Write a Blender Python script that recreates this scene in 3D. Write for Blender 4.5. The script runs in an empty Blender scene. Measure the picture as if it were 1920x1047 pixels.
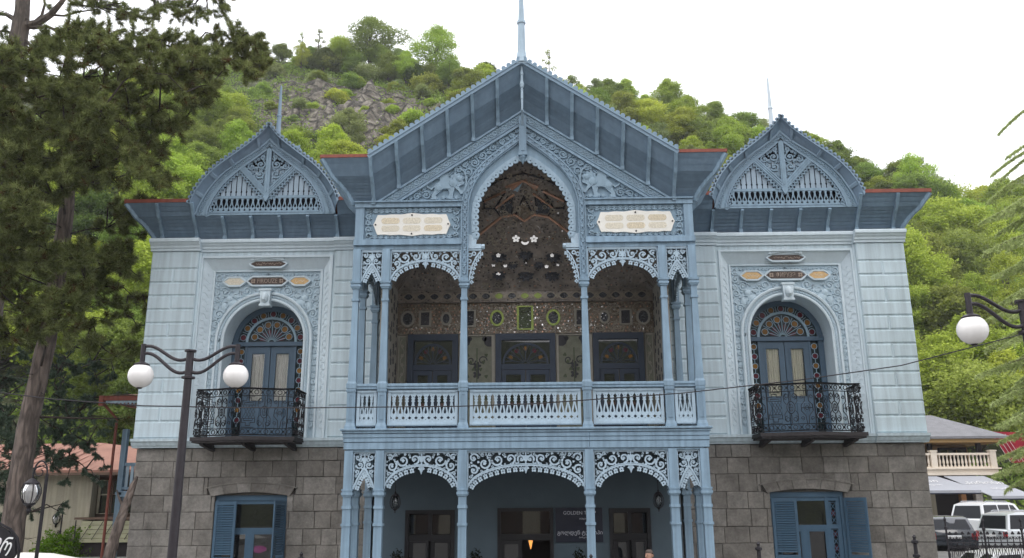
import bpy, math, random
from math import pi, sin, cos, sqrt, atan2, radians, floor, ceil, hypot
from mathutils import Vector, Matrix, noise as mnoise

random.seed(7)
scn = bpy.context.scene
COL = scn.collection

# ---------------------------------------------------------------- camera
YAW, PITCH, ROLL, FPX = -0.0224015, 0.2563127, -0.0061276, 1594.4
CAM = Vector((0.16446, -24.0, 2.7))
fwd = Vector((sin(YAW)*cos(PITCH), cos(YAW)*cos(PITCH), sin(PITCH)))
rgt = Vector((cos(YAW), -sin(YAW), 0))
upv = rgt.cross(fwd)
r2 = rgt*cos(ROLL) + upv*sin(ROLL)
u2 = -rgt*sin(ROLL) + upv*cos(ROLL)
cd = bpy.data.cameras.new('camera')
cam = bpy.data.objects.new('camera', cd)
COL.objects.link(cam)
M = Matrix((( r2.x, u2.x, -fwd.x, CAM.x), (r2.y, u2.y, -fwd.y, CAM.y), (r2.z, u2.z, -fwd.z, CAM.z), (0, 0, 0, 1)))
cam.matrix_world = M
cd.sensor_width = 36.0
cd.sensor_fit = 'HORIZONTAL'
cd.lens = 36.0*FPX/1920.0
cd.clip_start = 0.1
cd.clip_end = 2000
scn.camera = cam

def seen(p, margin=60):
    "is a point of the place inside the picture (used to leave out what the photograph does not show)"
    d = Vector(p) - CAM
    z = d.dot(fwd)
    if z < 0.5:
        return None
    x = 960 + FPX*d.dot(r2)/z
    y = 523.5 - FPX*d.dot(u2)/z
    return x, y

# ---------------------------------------------------------------- world, sun, exposure
SUN_EL, SUN_AZ = radians(70), radians(205)
w = bpy.data.worlds.new('World')
scn.world = w
w.use_nodes = True
nt = w.node_tree
nt.nodes.clear()
out = nt.nodes.new('ShaderNodeOutputWorld')
bg = nt.nodes.new('ShaderNodeBackground')
sky = nt.nodes.new('ShaderNodeTexSky')
sky.sky_type = 'NISHITA'
sky.sun_disc = False
sky.sun_elevation = SUN_EL
sky.sun_rotation = SUN_AZ
sky.dust_density = 3.0
# thin bright overcast in front of the sky
tc = nt.nodes.new('ShaderNodeTexCoord')
ns = nt.nodes.new('ShaderNodeTexNoise')
ns.inputs['Scale'].default_value = 1.6
ns.inputs['Detail'].default_value = 4
nt.links.new(tc.outputs['Generated'], ns.inputs['Vector'])
mr = nt.nodes.new('ShaderNodeMapRange')
mr.inputs[1].default_value = 0.3
mr.inputs[2].default_value = 0.7
mr.inputs[3].default_value = 0.86
mr.inputs[4].default_value = 0.96
nt.links.new(ns.outputs[0], mr.inputs[0])
mx = nt.nodes.new('ShaderNodeMixRGB')
mx.inputs[2].default_value = (14.3, 14.4, 15.0, 1)      # cloud veil, before the 0.1 strength
nt.links.new(mr.outputs[0], mx.inputs[0])
nt.links.new(sky.outputs[0], mx.inputs[1])
nt.links.new(mx.outputs[0], bg.inputs[0])
bg.inputs[1].default_value = 0.1
nt.links.new(bg.outputs[0], out.inputs[0])

sd = bpy.data.lights.new('sun', 'SUN')
sd.energy = 0.6
sd.angle = radians(25)
sd.color = (1.0, 0.96, 0.9)
so = bpy.data.objects.new('sun', sd)
COL.objects.link(so)
sdir = Vector((sin(SUN_AZ)*cos(SUN_EL), cos(SUN_AZ)*cos(SUN_EL), sin(SUN_EL)))
so.rotation_euler = sdir.to_track_quat('Z', 'Y').to_euler()
so.location = (0, -20, 60)

scn.view_settings.view_transform = 'Standard'
scn.view_settings.look = 'None'
scn.view_settings.exposure = 0.5
scn.view_settings.gamma = 1.0
scn.view_settings.use_curve_mapping = False
scn.render.engine = 'CYCLES'
scn.cycles.max_bounces = 7
scn.cycles.transparent_max_bounces = 8
scn.cycles.use_denoising = True

# ---------------------------------------------------------------- materials
def newmat(name):
    m = bpy.data.materials.new(name)
    m.use_nodes = True
    n = m.node_tree
    b = n.nodes['Principled BSDF']
    return m, n, b

def link(n, a, b):
    n.links.new(a, b)

def paint(name, col, rough=0.5, var=0.12, bump=0.1, scale=2.5, orand=0.06, metal=0.0, spec=0.35, streak=0.0, fine=40):
    m, n, b = newmat(name)
    tc = n.nodes.new('ShaderNodeTexCoord')
    nz = n.nodes.new('ShaderNodeTexNoise')
    nz.inputs['Scale'].default_value = scale
    nz.inputs['Detail'].default_value = 6
    nz.inputs['Roughness'].default_value = 0.65
    link(n, tc.outputs['Object'], nz.inputs['Vector'])
    oi = n.nodes.new('ShaderNodeObjectInfo')
    ma = n.nodes.new('ShaderNodeMapRange')
    ma.inputs[1].default_value = 0.25
    ma.inputs[2].default_value = 0.75
    ma.inputs[3].default_value = 1-var
    ma.inputs[4].default_value = 1+var
    link(n, nz.outputs[0], ma.inputs[0])
    mb_ = n.nodes.new('ShaderNodeMapRange')
    mb_.inputs[3].default_value = 1-orand
    mb_.inputs[4].default_value = 1+orand
    link(n, oi.outputs['Random'], mb_.inputs[0])
    mu = n.nodes.new('ShaderNodeMath'); mu.operation = 'MULTIPLY'
    link(n, ma.outputs[0], mu.inputs[0]); link(n, mb_.outputs[0], mu.inputs[1])
    fac = mu.outputs[0]
    if streak > 0:
        mp = n.nodes.new('ShaderNodeMapping')
        mp.inputs['Scale'].default_value = (6, 6, 0.35)
        link(n, tc.outputs['Object'], mp.inputs['Vector'])
        n2 = n.nodes.new('ShaderNodeTexNoise')
        n2.inputs['Scale'].default_value = 1.5
        n2.inputs['Detail'].default_value = 5
        link(n, mp.outputs[0], n2.inputs['Vector'])
        m2 = n.nodes.new('ShaderNodeMapRange')
        m2.inputs[1].default_value = 0.35
        m2.inputs[2].default_value = 0.62
        m2.inputs[3].default_value = 1-streak
        m2.inputs[4].default_value = 1.0
        link(n, n2.outputs[0], m2.inputs[0])
        mu2 = n.nodes.new('ShaderNodeMath'); mu2.operation = 'MULTIPLY'
        link(n, fac, mu2.inputs[0]); link(n, m2.outputs[0], mu2.inputs[1])
        fac = mu2.outputs[0]
    vm = n.nodes.new('ShaderNodeVectorMath'); vm.operation = 'SCALE'
    vm.inputs[0].default_value = col
    link(n, fac, vm.inputs['Scale'])
    link(n, vm.outputs[0], b.inputs['Base Color'])
    b.inputs['Roughness'].default_value = rough
    b.inputs['Metallic'].default_value = metal
    b.inputs['Specular IOR Level'].default_value = spec
    if bump > 0:
        nf = n.nodes.new('ShaderNodeTexNoise')
        nf.inputs['Scale'].default_value = fine
        nf.inputs['Detail'].default_value = 4
        link(n, tc.outputs['Object'], nf.inputs['Vector'])
        bp = n.nodes.new('ShaderNodeBump')
        bp.inputs['Strength'].default_value = bump
        bp.inputs['Distance'].default_value = 0.02
        link(n, nf.outputs[0], bp.inputs['Height'])
        link(n, bp.outputs[0], b.inputs['Normal'])
    return m

MT = {}
MT['facade'] = paint('pale_blue_stucco', (0.565, 0.67, 0.72), 0.75, 0.08, 0.08, 1.2, 0.025, streak=0.19)
MT['relief'] = paint('carved_pale_blue_plaster', (0.46, 0.57, 0.64), 0.75, 0.12, 0.25, 5, 0.02, fine=25)
MT['whitetrim'] = paint('white_blue_plaster', (0.60, 0.69, 0.74), 0.7, 0.07, 0.1, 3, 0.02, streak=0.05)
MT['porch'] = paint('porch_blue_paint', (0.24, 0.35, 0.45), 0.5, 0.12, 0.10, 2.0, 0.06, streak=0.26)
MT['fret'] = paint('pale_fretwork_paint', (0.40, 0.515, 0.605), 0.5, 0.10, 0.08, 3.0, 0.05, streak=0.14)
MT['edging'] = paint('arch_edging_paint', (0.31, 0.42, 0.51), 0.5, 0.10, 0.08, 3.0, 0.03, streak=0.12)
MT['gable'] = paint('gable_blue_paint', (0.22, 0.32, 0.405), 0.55, 0.12, 0.10, 3.0, 0.04, streak=0.14)
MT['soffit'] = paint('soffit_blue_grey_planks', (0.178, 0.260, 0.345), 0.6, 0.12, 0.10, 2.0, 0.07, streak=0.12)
MT['verge'] = paint('verge_blue_grey_sheet', (0.21, 0.30, 0.385), 0.55, 0.10, 0.05, 2.0, 0.03)
MT['redroof'] = paint('red_roof_sheet', (0.26, 0.075, 0.05), 0.55, 0.14, 0.05, 1.5, 0.03, streak=0.2)
MT['darkblue'] = paint('dark_blue_door_paint', (0.068, 0.112, 0.160), 0.45, 0.10, 0.05, 3, 0.06)
MT['shutter'] = paint('shutter_blue_paint', (0.056, 0.112, 0.172), 0.5, 0.10, 0.05, 3, 0.06)
MT['loggiadoor'] = paint('loggia_door_paint', (0.022, 0.034, 0.056), 0.5, 0.10, 0.05, 3, 0.05)
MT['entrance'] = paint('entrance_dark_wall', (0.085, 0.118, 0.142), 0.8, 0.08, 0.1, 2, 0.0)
MT['blackwood'] = paint('black_door_wood', (0.009, 0.008, 0.010), 0.45, 0.15, 0.05, 5, 0.05)
MT['iron'] = paint('black_iron', (0.022, 0.02, 0.024), 0.55, 0.3, 0.2, 8, 0.05, metal=0.2)
MT['lampiron'] = paint('lamp_iron', (0.035, 0.03, 0.035), 0.45, 0.2, 0.15, 10, 0.05, metal=0.2)
MT['rustiron'] = paint('dark_rust_iron', (0.032, 0.028, 0.029), 0.7, 0.3, 0.2, 8, 0.05)
MT['plaque'] = paint('white_plaque', (0.78, 0.76, 0.70), 0.6, 0.05, 0.05, 4, 0.02)
MT['plaquetan'] = paint('worn_gilt_script', (0.64, 0.56, 0.42), 0.7, 0.34, 0.25, 26, 0.06, fine=30)
MT['cream'] = paint('cream_script_stone', (0.66, 0.61, 0.50), 0.7, 0.28, 0.25, 26, 0.03, fine=30)
MT['amberstone'] = paint('amber_script_stone', (0.60, 0.40, 0.20), 0.7, 0.22, 0.25, 12, 0.03, fine=30)
MT['brownplate'] = paint('brown_name_plate', (0.085, 0.06, 0.05), 0.6, 0.25, 0.2, 9, 0.03)
MT['brownscript'] = paint('plate_lettering', (0.32, 0.25, 0.20), 0.6, 0.15, 0.1, 9, 0.0)
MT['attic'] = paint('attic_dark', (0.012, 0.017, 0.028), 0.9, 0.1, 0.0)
MT['attic_board'] = paint('attic_pale_boards', (0.29, 0.375, 0.45), 0.6, 0.10, 0.05, 4, 0.08)
MT['goldmetal'] = paint('copper_strip', (0.48, 0.27, 0.18), 0.3, 0.35, 0.1, 5, 0.2, metal=0.5)
MT['mirror'] = paint('mirror_flake', (0.55, 0.54, 0.52), 0.12, 0.05, 0.0, 3, 0.0, metal=1.0)
MT['oldmirror'] = paint('old_mirror_flower', (0.36, 0.35, 0.33), 0.2, 0.2, 0.0, 9, 0.1, metal=1.0)
MT['greenmirror'] = paint('green_mirror', (0.23, 0.28, 0.075), 0.4, 0.2, 0.0, 8, 0.0, metal=0.5)
MT['lionpaint'] = paint('lion_blue_grey_paint', (0.26, 0.365, 0.45), 0.55, 0.12, 0.10, 4.0, 0.04, streak=0.1)
MT['silverinlay'] = paint('silver_inlay', (0.25, 0.215, 0.165), 0.35, 0.25, 0.1, 9, 0.1, metal=0.3)
MT['lead'] = paint('window_came', (0.27, 0.38, 0.46), 0.5, 0.05, 0.0)
MT['red_glass'] = paint('red_glass', (0.085, 0.006, 0.014), 0.3, 0.3, 0.0, 6, 0.3, spec=0.2)
MT['amber_glass'] = paint('amber_glass', (0.19, 0.088, 0.012), 0.3, 0.3, 0.0, 6, 0.3, spec=0.2)
MT['green_glass'] = paint('green_glass', (0.010, 0.022, 0.026), 0.2, 0.3, 0.0, 6, 0.1, spec=0.2)
MT['curtain'] = paint('white_curtain', (0.92, 0.91, 0.88), 0.9, 0.08, 0.05, 4, 0.03)
MT['curtain_yellow'] = paint('pale_yellow_curtain', (0.90, 0.88, 0.76), 0.9, 0.08, 0.05, 4, 0.03)
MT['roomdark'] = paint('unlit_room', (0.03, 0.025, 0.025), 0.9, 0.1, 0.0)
MT['navy'] = paint('navy_sign_board', (0.010, 0.013, 0.030), 0.35, 0.1, 0.0)
MT['lettering'] = paint('sign_lettering', (0.55, 0.56, 0.62), 0.5, 0.03, 0.0)
MT['whitepaint'] = paint('white_paint', (0.8, 0.8, 0.8), 0.4, 0.03, 0.0)
MT['tanpanel'] = paint('painted_panel_ground', (0.15, 0.15, 0.11), 0.7, 0.25, 0.05, 6, 0.05)
MT['panelframe'] = paint('pale_stone_frame', (0.26, 0.24, 0.20), 0.7, 0.12, 0.05, 6, 0.05)
MT['darkpaint'] = paint('dark_panel_painting', (0.03, 0.028, 0.032), 0.6, 0.3, 0.0, 7, 0.2)
MT['greenpaint'] = paint('green_panel_painting', (0.06, 0.075, 0.035), 0.6, 0.3, 0.0, 7, 0.2)

def glassmat(name, tint=(0.02, 0.022, 0.025), rough=0.02, alpha=0.55):
    m, n, b = newmat(name)
    b.inputs['Base Color'].default_value = (*tint, 1)
    b.inputs['Roughness'].default_value = rough
    b.inputs['Specular IOR Level'].default_value = 0.5
    tr = n.nodes.new('ShaderNodeBsdfTransparent')
    gl = n.nodes.new('ShaderNodeBsdfGlossy')
    gl.inputs['Roughness'].default_value = rough
    gl.inputs['Color'].default_value = (0.95, 0.95, 0.95, 1)
    lw = n.nodes.new('ShaderNodeFresnel')
    lw.inputs['IOR'].default_value = 1.6
    mix = n.nodes.new('ShaderNodeMixShader')
    mix2 = n.nodes.new('ShaderNodeMixShader')
    mix2.inputs[0].default_value = alpha
    link(n, b.outputs[0], mix2.inputs[1]); link(n, tr.outputs[0], mix2.inputs[2])
    link(n, lw.outputs[0], mix.inputs[0])
    link(n, mix2.outputs[0], mix.inputs[1]); link(n, gl.outputs[0], mix.inputs[2])
    link(n, mix.outputs[0], n.nodes['Material Output'].inputs[0])
    return m
MT['glass'] = glassmat('window_glass', (.02,.022,.025), .02, .9)
MT['darkglass'] = glassmat('dark_window_glass', (0.008, 0.009, 0.01), 0.015, 0.25)
MT['carglass'] = paint('car_window_glass', (0.012, 0.014, 0.018), 0.08, 0.05, 0, spec=.22)

def stone_mat(name, c1, c2, c3):
    m, n, b = newmat(name)
    tc = n.nodes.new('ShaderNodeTexCoord')
    oi = n.nodes.new('ShaderNodeObjectInfo')
    n1 = n.nodes.new('ShaderNodeTexNoise'); n1.inputs['Scale'].default_value = 2.2; n1.inputs['Detail'].default_value = 8; n1.inputs['Roughness'].default_value = 0.7
    n2 = n.nodes.new('ShaderNodeTexNoise'); n2.inputs['Scale'].default_value = 14; n2.inputs['Detail'].default_value = 8; n2.inputs['Roughness'].default_value = 0.75
    link(n, tc.outputs['Object'], n1.inputs['Vector']); link(n, tc.outputs['Object'], n2.inputs['Vector'])
    cr = n.nodes.new('ShaderNodeValToRGB')
    cr.color_ramp.elements[0].position = 0.0; cr.color_ramp.elements[0].color = (*c1, 1)
    cr.color_ramp.elements[1].position = 1.0; cr.color_ramp.elements[1].color = (*c3, 1)
    e = cr.color_ramp.elements.new(0.5); e.color = (*c2, 1)
    link(n, oi.outputs['Random'], cr.inputs[0])
    ad = n.nodes.new('ShaderNodeMath'); ad.operation = 'MULTIPLY'
    mr1 = n.nodes.new('ShaderNodeMapRange'); mr1.inputs[1].default_value = .3; mr1.inputs[2].default_value = .7; mr1.inputs[3].default_value = .58; mr1.inputs[4].default_value = 1.38
    mr2 = n.nodes.new('ShaderNodeMapRange'); mr2.inputs[1].default_value = .3; mr2.inputs[2].default_value = .7; mr2.inputs[3].default_value = .78; mr2.inputs[4].default_value = 1.22
    link(n, n1.outputs[0], mr1.inputs[0]); link(n, n2.outputs[0], mr2.inputs[0])
    link(n, mr1.outputs[0], ad.inputs[0]); link(n, mr2.outputs[0], ad.inputs[1])
    vm = n.nodes.new('ShaderNodeVectorMath'); vm.operation = 'SCALE'
    link(n, cr.outputs[0], vm.inputs[0]); link(n, ad.outputs[0], vm.inputs['Scale'])
    link(n, vm.outputs[0], b.inputs['Base Color'])
    b.inputs['Roughness'].default_value = 0.9
    b.inputs['Specular IOR Level'].default_value = 0.2
    bp = n.nodes.new('ShaderNodeBump'); bp.inputs['Strength'].default_value = 0.5; bp.inputs['Distance'].default_value = 0.02
    link(n, n2.outputs[0], bp.inputs['Height']); link(n, bp.outputs[0], b.inputs['Normal'])
    return m
MT['stone'] = stone_mat('basalt_block', (0.165, 0.152, 0.136), (0.205, 0.190, 0.170), (0.235, 0.220, 0.200))
MT['mortar'] = paint('dark_mortar', (0.085, 0.078, 0.07), 0.95, 0.3, 0.3, 9)

def mosaic_mat(name, base, dark, scale):
    m, n, b = newmat(name)
    tc = n.nodes.new('ShaderNodeTexCoord')
    vo = n.nodes.new('ShaderNodeTexVoronoi'); vo.inputs['Scale'].default_value = scale
    vo2 = n.nodes.new('ShaderNodeTexVoronoi'); vo2.inputs['Scale'].default_value = scale*0.13
    nz = n.nodes.new('ShaderNodeTexNoise'); nz.inputs['Scale'].default_value = 3.5; nz.inputs['Detail'].default_value = 5
    for t in (vo, vo2, nz):
        link(n, tc.outputs['Object'], t.inputs['Vector'])
    cr = n.nodes.new('ShaderNodeValToRGB')
    cr.color_ramp.elements[0].position = 0.14; cr.color_ramp.elements[0].color = (*dark, 1)
    cr.color_ramp.elements[1].position = 0.30; cr.color_ramp.elements[1].color = (*base, 1)
    link(n, vo.outputs['Distance'], cr.inputs[0])
    mr1 = n.nodes.new('ShaderNodeMapRange'); mr1.inputs[1].default_value = .3; mr1.inputs[2].default_value = .7; mr1.inputs[3].default_value = .6; mr1.inputs[4].default_value = 1.35
    link(n, nz.outputs[0], mr1.inputs[0])
    vm = n.nodes.new('ShaderNodeVectorMath'); vm.operation = 'SCALE'
    link(n, cr.outputs[0], vm.inputs[0]); link(n, mr1.outputs[0], vm.inputs['Scale'])
    link(n, vm.outputs[0], b.inputs['Base Color'])
    b.inputs['Roughness'].default_value = 0.35
    bp = n.nodes.new('ShaderNodeBump'); bp.inputs['Strength'].default_value = 0.6; bp.inputs['Distance'].default_value = 0.03
    link(n, vo.outputs['Distance'], bp.inputs['Height']); link(n, bp.outputs[0], b.inputs['Normal'])
    return m
MT['vault'] = mosaic_mat('mirror_vault_plaster', (0.20, 0.165, 0.135), (0.025, 0.02, 0.018), 9)
MT['frieze'] = mosaic_mat('mirror_frieze_plaster', (0.14, 0.105, 0.070), (0.035, 0.025, 0.016), 14)
MT['vaultdark'] = mosaic_mat('dark_rosette_mirror', (0.028, 0.03, 0.036), (0.008, 0.008, 0.01), 16)

# ---------------------------------------------------------------- mesh helpers
class MB:
    def __init__(s):
        s.v = []; s.f = []
    def add(s, vs, fs):
        o = len(s.v)
        s.v += [tuple(p) for p in vs]
        s.f += [tuple(i+o for i in q) for q in fs]
        return s
    def box(s, x0, x1, y0, y1, z0, z1):
        return s.add([(x0,y0,z0),(x1,y0,z0),(x1,y1,z0),(x0,y1,z0),(x0,y0,z1),(x1,y0,z1),(x1,y1,z1),(x0,y1,z1)],
                     [(0,1,5,4),(1,2,6,5),(2,3,7,6),(3,0,4,7),(4,5,6,7),(3,2,1,0)])
    def bev(s, x0, x1, y0, y1, z0, z1, ch, cy=None):
        "block whose front (y0) edges are chamfered"
        if cy is None: cy = ch
        a = [(x0+ch,y0,z0+ch),(x1-ch,y0,z0+ch),(x1-ch,y0,z1-ch),(x0+ch,y0,z1-ch)]
        b = [(x0,y0+cy,z0),(x1,y0+cy,z0),(x1,y0+cy,z1),(x0,y0+cy,z1)]
        c = [(x0,y1,z0),(x1,y1,z0),(x1,y1,z1),(x0,y1,z1)]
        fs = [(0,1,2,3)]
        for i in range(4):
            j = (i+1) % 4
            fs.append((4+i,4+j,j,i)); fs.append((8+i,8+j,4+j,4+i))
        fs.append((11,10,9,8))
        return s.add(a+b+c, fs)
    def prism(s, poly, y0, y1, back=True):
        n = len(poly)
        vs = [(x,y0,z) for x,z in poly] + [(x,y1,z) for x,z in poly]
        fs = [tuple(range(n))]
        if back: fs.append(tuple(range(2*n-1, n-1, -1)))
        for i in range(n):
            j = (i+1) % n
            fs.append((i, n+i, n+j, j))
        return s.add(vs, fs)
    def prismx(s, poly, x0, x1):
        "poly in (y,z), extruded along x"
        n = len(poly)
        vs = [(x0,y,z) for y,z in poly] + [(x1,y,z) for y,z in poly]
        fs = [tuple(range(n)), tuple(range(2*n-1, n-1, -1))]
        for i in range(n):
            j = (i+1) % n
            fs.append((i, n+i, n+j, j))
        return s.add(vs, fs)
    def ribbon(s, pts, w, y0, y1, closed=False, cap=True):
        n = len(pts)
        L = []; R = []
        for i, p in enumerate(pts):
            if closed:
                a = pts[i-1]; b = pts[(i+1) % n]
            else:
                a = pts[max(i-1,0)]; b = pts[min(i+1,n-1)]
            tx, tz = b[0]-a[0], b[1]-a[1]
            l = hypot(tx, tz) or 1e-6
            nx, nz = -tz/l, tx/l
            hw = (w[i] if isinstance(w, (list, tuple)) else w)/2
            if 0 < i < n-1 or closed:
                c1 = (p[0]-a[0], p[1]-a[1]); l1 = hypot(*c1) or 1e-6
                dt = (c1[0]*tx+c1[1]*tz)/(l1*l)
                hw /= max(0.6, dt)
            L.append((p[0]+nx*hw, p[1]+nz*hw)); R.append((p[0]-nx*hw, p[1]-nz*hw))
        vs = [(x,y0,z) for x,z in L] + [(x,y0,z) for x,z in R] + [(x,y1,z) for x,z in L] + [(x,y1,z) for x,z in R]
        fs = []
        m = n if closed else n-1
        for i in range(m):
            j = (i+1) % n
            fs += [(i, n+i, n+j, j), (i, j, 2*n+j, 2*n+i), (n+j, n+i, 3*n+i, 3*n+j)]
        if cap and not closed:
            fs += [(0, 2*n, 3*n, n), (n-1, 2*n-1, 4*n-1, 3*n-1)]
        return s.add(vs, fs)
    def disc(s, cx, cz, r, y0, y1, n=10, rz=None, a0=0.0):
        rz = r if rz is None else rz
        return s.prism([(cx+r*cos(a0+2*pi*i/n), cz+rz*sin(a0+2*pi*i/n)) for i in range(n)], y0, y1, back=False)
    def ring(s, cx, cz, r, w, y0, y1, n=12, rz=None):
        rz = r if rz is None else rz
        return s.ribbon([(cx+r*cos(2*pi*i/n), cz+rz*sin(2*pi*i/n)) for i in range(n)], w, y0, y1, True)
    def flower(s, cx, cz, r, y0, y1, lobes=4, a0=0.0, hole=0.22):
        n = lobes*6
        vs = []; fs = []
        for i in range(n):
            a = 2*pi*i/n
            rr = r*(0.56+0.44*abs(cos(lobes*a/2)))
            x, z = cos(a+a0), sin(a+a0)
            vs += [(cx+rr*x, y0, cz+rr*z), (cx+hole*r*x, y0, cz+hole*r*z), (cx+rr*x, y1, cz+rr*z)]
        for i in range(n):
            j = (i+1) % n
            fs += [(3*i, 3*i+1, 3*j+1, 3*j), (3*i, 3*j, 3*j+2, 3*i+2)]
        return s.add(vs, fs)
    def tube(s, pts, r, n=6, cap=True):
        rings = []
        P = [Vector(p) for p in pts]
        m = len(P)
        ref = None
        for i in range(m):
            t = (P[min(i+1,m-1)] - P[max(i-1,0)])
            t = t.normalized() if t.length > 1e-9 else Vector((0,0,1))
            if ref is None:
                ref = t.orthogonal().normalized()
            else:
                ref = ref - t*ref.dot(t)
                ref = ref.normalized() if ref.length > 1e-6 else t.orthogonal().normalized()
            b = t.cross(ref)
            rr = r[i] if isinstance(r, (list, tuple)) else r
            rings.append([P[i] + (ref*cos(2*pi*k/n) + b*sin(2*pi*k/n))*rr for k in range(n)])
        vs = [p for q in rings for p in q]
        fs = []
        for i in range(m-1):
            for k in range(n):
                k2 = (k+1) % n
                fs.append((i*n+k, i*n+k2, (i+1)*n+k2, (i+1)*n+k))
        if cap:
            fs.append(tuple(range(n-1,-1,-1))); fs.append(tuple((m-1)*n+k for k in range(n)))
        return s.add(vs, fs)
    def lathe(s, cx, cy, prof, n=16):
        vs = []; fs = []
        for r, z in prof:
            vs += [(cx+r*cos(2*pi*k/n), cy+r*sin(2*pi*k/n), z) for k in range(n)]
        for i in range(len(prof)-1):
            for k in range(n):
                k2 = (k+1) % n
                fs.append((i*n+k, i*n+k2, (i+1)*n+k2, (i+1)*n+k))
        return s.add(vs, fs)
    def loft(s, rows, closed=False):
        n = len(rows[0])
        vs = [p for q in rows for p in q]
        fs = []
        for i in range(len(rows)-1):
            for k in range(n if closed else n-1):
                k2 = (k+1) % n
                fs.append((i*n+k, i*n+k2, (i+1)*n+k2, (i+1)*n+k))
        return s.add(vs, fs)
    def mapv(s, fn, start=0):
        s.v[start:] = [tuple(fn(*p)) for p in s.v[start:]]
        return s
    def mesh(s, name, mat, smooth=False):
        me = bpy.data.meshes.new(name)
        me.from_pydata(s.v, [], s.f)
        if mat is not None: me.materials.append(MT[mat] if isinstance(mat, str) else mat)
        if smooth:
            me.polygons.foreach_set('use_smooth', [True]*len(me.polygons))
            try: me.set_sharp_from_angle(angle=radians(38))
            except Exception: pass
        me.update()
        return me

def obj(name, mb, mat, parent=None, label=None, smooth=False, loc=None, rot=None, kind=None, cat=None, group=None):
    me = mb.mesh(name, mat, smooth) if isinstance(mb, MB) else mb
    o = bpy.data.objects.new(name, me)
    COL.objects.link(o)
    if parent is not None: o.parent = parent
    if loc is not None: o.location = loc
    if rot is not None: o.rotation_euler = rot
    if label: o['label'] = label
    if kind: o['kind'] = kind
    if cat: o['category'] = cat
    if group: o['group'] = group
    return o

def thing(name, label, cat, loc=(0,0,0), rot=(0,0,0), group=None):
    o = bpy.data.objects.new(name, None)
    o.empty_display_size = 0.3
    COL.objects.link(o)
    o.location = loc; o.rotation_euler = rot
    o['label'] = label; o['category'] = cat
    if group: o['group'] = group
    return o

def copy_tree(o, parent=None):
    c = o.copy(); COL.objects.link(c); c.parent = parent
    for ch in o.children:
        copy_tree(ch, c)
    return c

def text_mesh(body, size, extrude=0.004, align='CENTER'):
    cu = bpy.data.curves.new('lettering', 'FONT')
    cu.body = body; cu.size = size; cu.extrude = extrude
    cu.align_x = align; cu.align_y = 'CENTER'
    cu.resolution_u = 3
    o = bpy.data.objects.new('lettering', cu)
    COL.objects.link(o)
    bpy.context.view_layer.update()
    dg = bpy.context.evaluated_depsgraph_get()
    me = bpy.data.meshes.new_from_object(o.evaluated_get(dg))
    bpy.data.objects.remove(o)
    return me

def put_text(name, body, size, mat, parent, loc, rot=(pi/2,0,0), sx=1.0, align='CENTER', extrude=0.004, label=None):
    me = text_mesh(body, size, extrude, align)
    me.materials.clear(); me.materials.append(MT[mat])
    o = obj(name, me, None, parent, label=label, loc=loc, rot=rot)
    o.scale = (sx, 1, 1)
    return o

def arc(cx, cz, r, a0, a1, n, rz=None):
    rz = r if rz is None else rz
    return [(cx+r*cos(a0+(a1-a0)*i/n), cz+rz*sin(a0+(a1-a0)*i/n)) for i in range(n+1)]

def spiral(cx, cz, r, turns, a0, d=1, n=None, r1=0.3):
    n = n or max(8, int(turns*11))
    return [(cx + r*(1-(1-r1)*t/n)*cos(a0+d*2*pi*turns*t/n), cz + r*(1-(1-r1)*t/n)*sin(a0+d*2*pi*turns*t/n)) for t in range(n+1)]

def pack(dist, x0, x1, z0, z1, rmax, rmin, step):
    "greedy circle packing of a region; dist(x,z) = distance to its edge (negative outside)"
    cand = []
    nx = max(1, int((x1-x0)/step)); nz = max(1, int((z1-z0)/step))
    for i in range(nx+1):
        for j in range(nz+1):
            x = x0+(x1-x0)*i/nx; z = z0+(z1-z0)*j/nz
            d = min(rmax, dist(x, z))
            if d >= rmin: cand.append([d, x, z])
    outc = []
    while cand:
        b = max(cand, key=lambda c: c[0])
        r, x, z = b
        outc.append((x, z, r))
        nc = []
        for c in cand:
            dd = hypot(c[1]-x, c[2]-z) - r
            if dd < c[0]: c[0] = dd
            if c[0] >= rmin: nc.append(c)
        cand = nc
    return outc

def pdist(pts, x, z):
    "distance from a point to a polyline"
    best = 1e9
    for (ax, az), (bx, bz) in zip(pts, pts[1:]):
        dx, dz = bx-ax, bz-az
        l2 = dx*dx+dz*dz or 1e-9
        t = max(0, min(1, ((x-ax)*dx+(z-az)*dz)/l2))
        d = hypot(x-ax-t*dx, z-az-t*dz)
        if d < best: best = d
    return best

def scrolls(mb, circles, w, y0, y1, mirror=False, turns=1.2):
    for k, (x, z, r) in enumerate(circles):
        a0 = (k*2.399) % (2*pi)
        d = 1 if k % 2 else -1
        for sg in ((1, -1) if mirror else (1,)):
            ww = min(w, r*0.5)
            sp = spiral(x, z, r-ww*0.3, turns, a0, d, r1=0.36)
            if sg < 0: sp = [(-p, q) for p, q in sp]
            n = len(sp)
            mb.ribbon(sp, [ww*(1-0.35*i/n) for i in range(n)], y0, y1, cap=False)
            if r > 0.05:
                mb.flower(sg*x, z, r*0.30, y0, y1, 5 if k % 2 else 4, a0*sg, 0.0)
                # a leaf leaving the stem
                la = a0 + pi*0.6
                for dl, rl in ((0, .24), (2.2, .20), (4.1, .22)):
                    lx, lz = x+cos(la+dl)*r*0.98, z+sin(la+dl)*r*0.98
                    mb.flower(sg*lx, lz, r*rl, y0, y1, 3, (la+dl)*sg, 0.0)
# ================================================================ the mansion
mansion = thing('mansion', 'pale blue two storey mansion with carved wooden porch, pointed gable and dark stone ground floor', 'mansion', (0, 0, 0))
PF = -2.9                      # front plane of the porch
C1, C2, C3 = 4.31, 3.547, 1.53 # porch column lines

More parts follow.
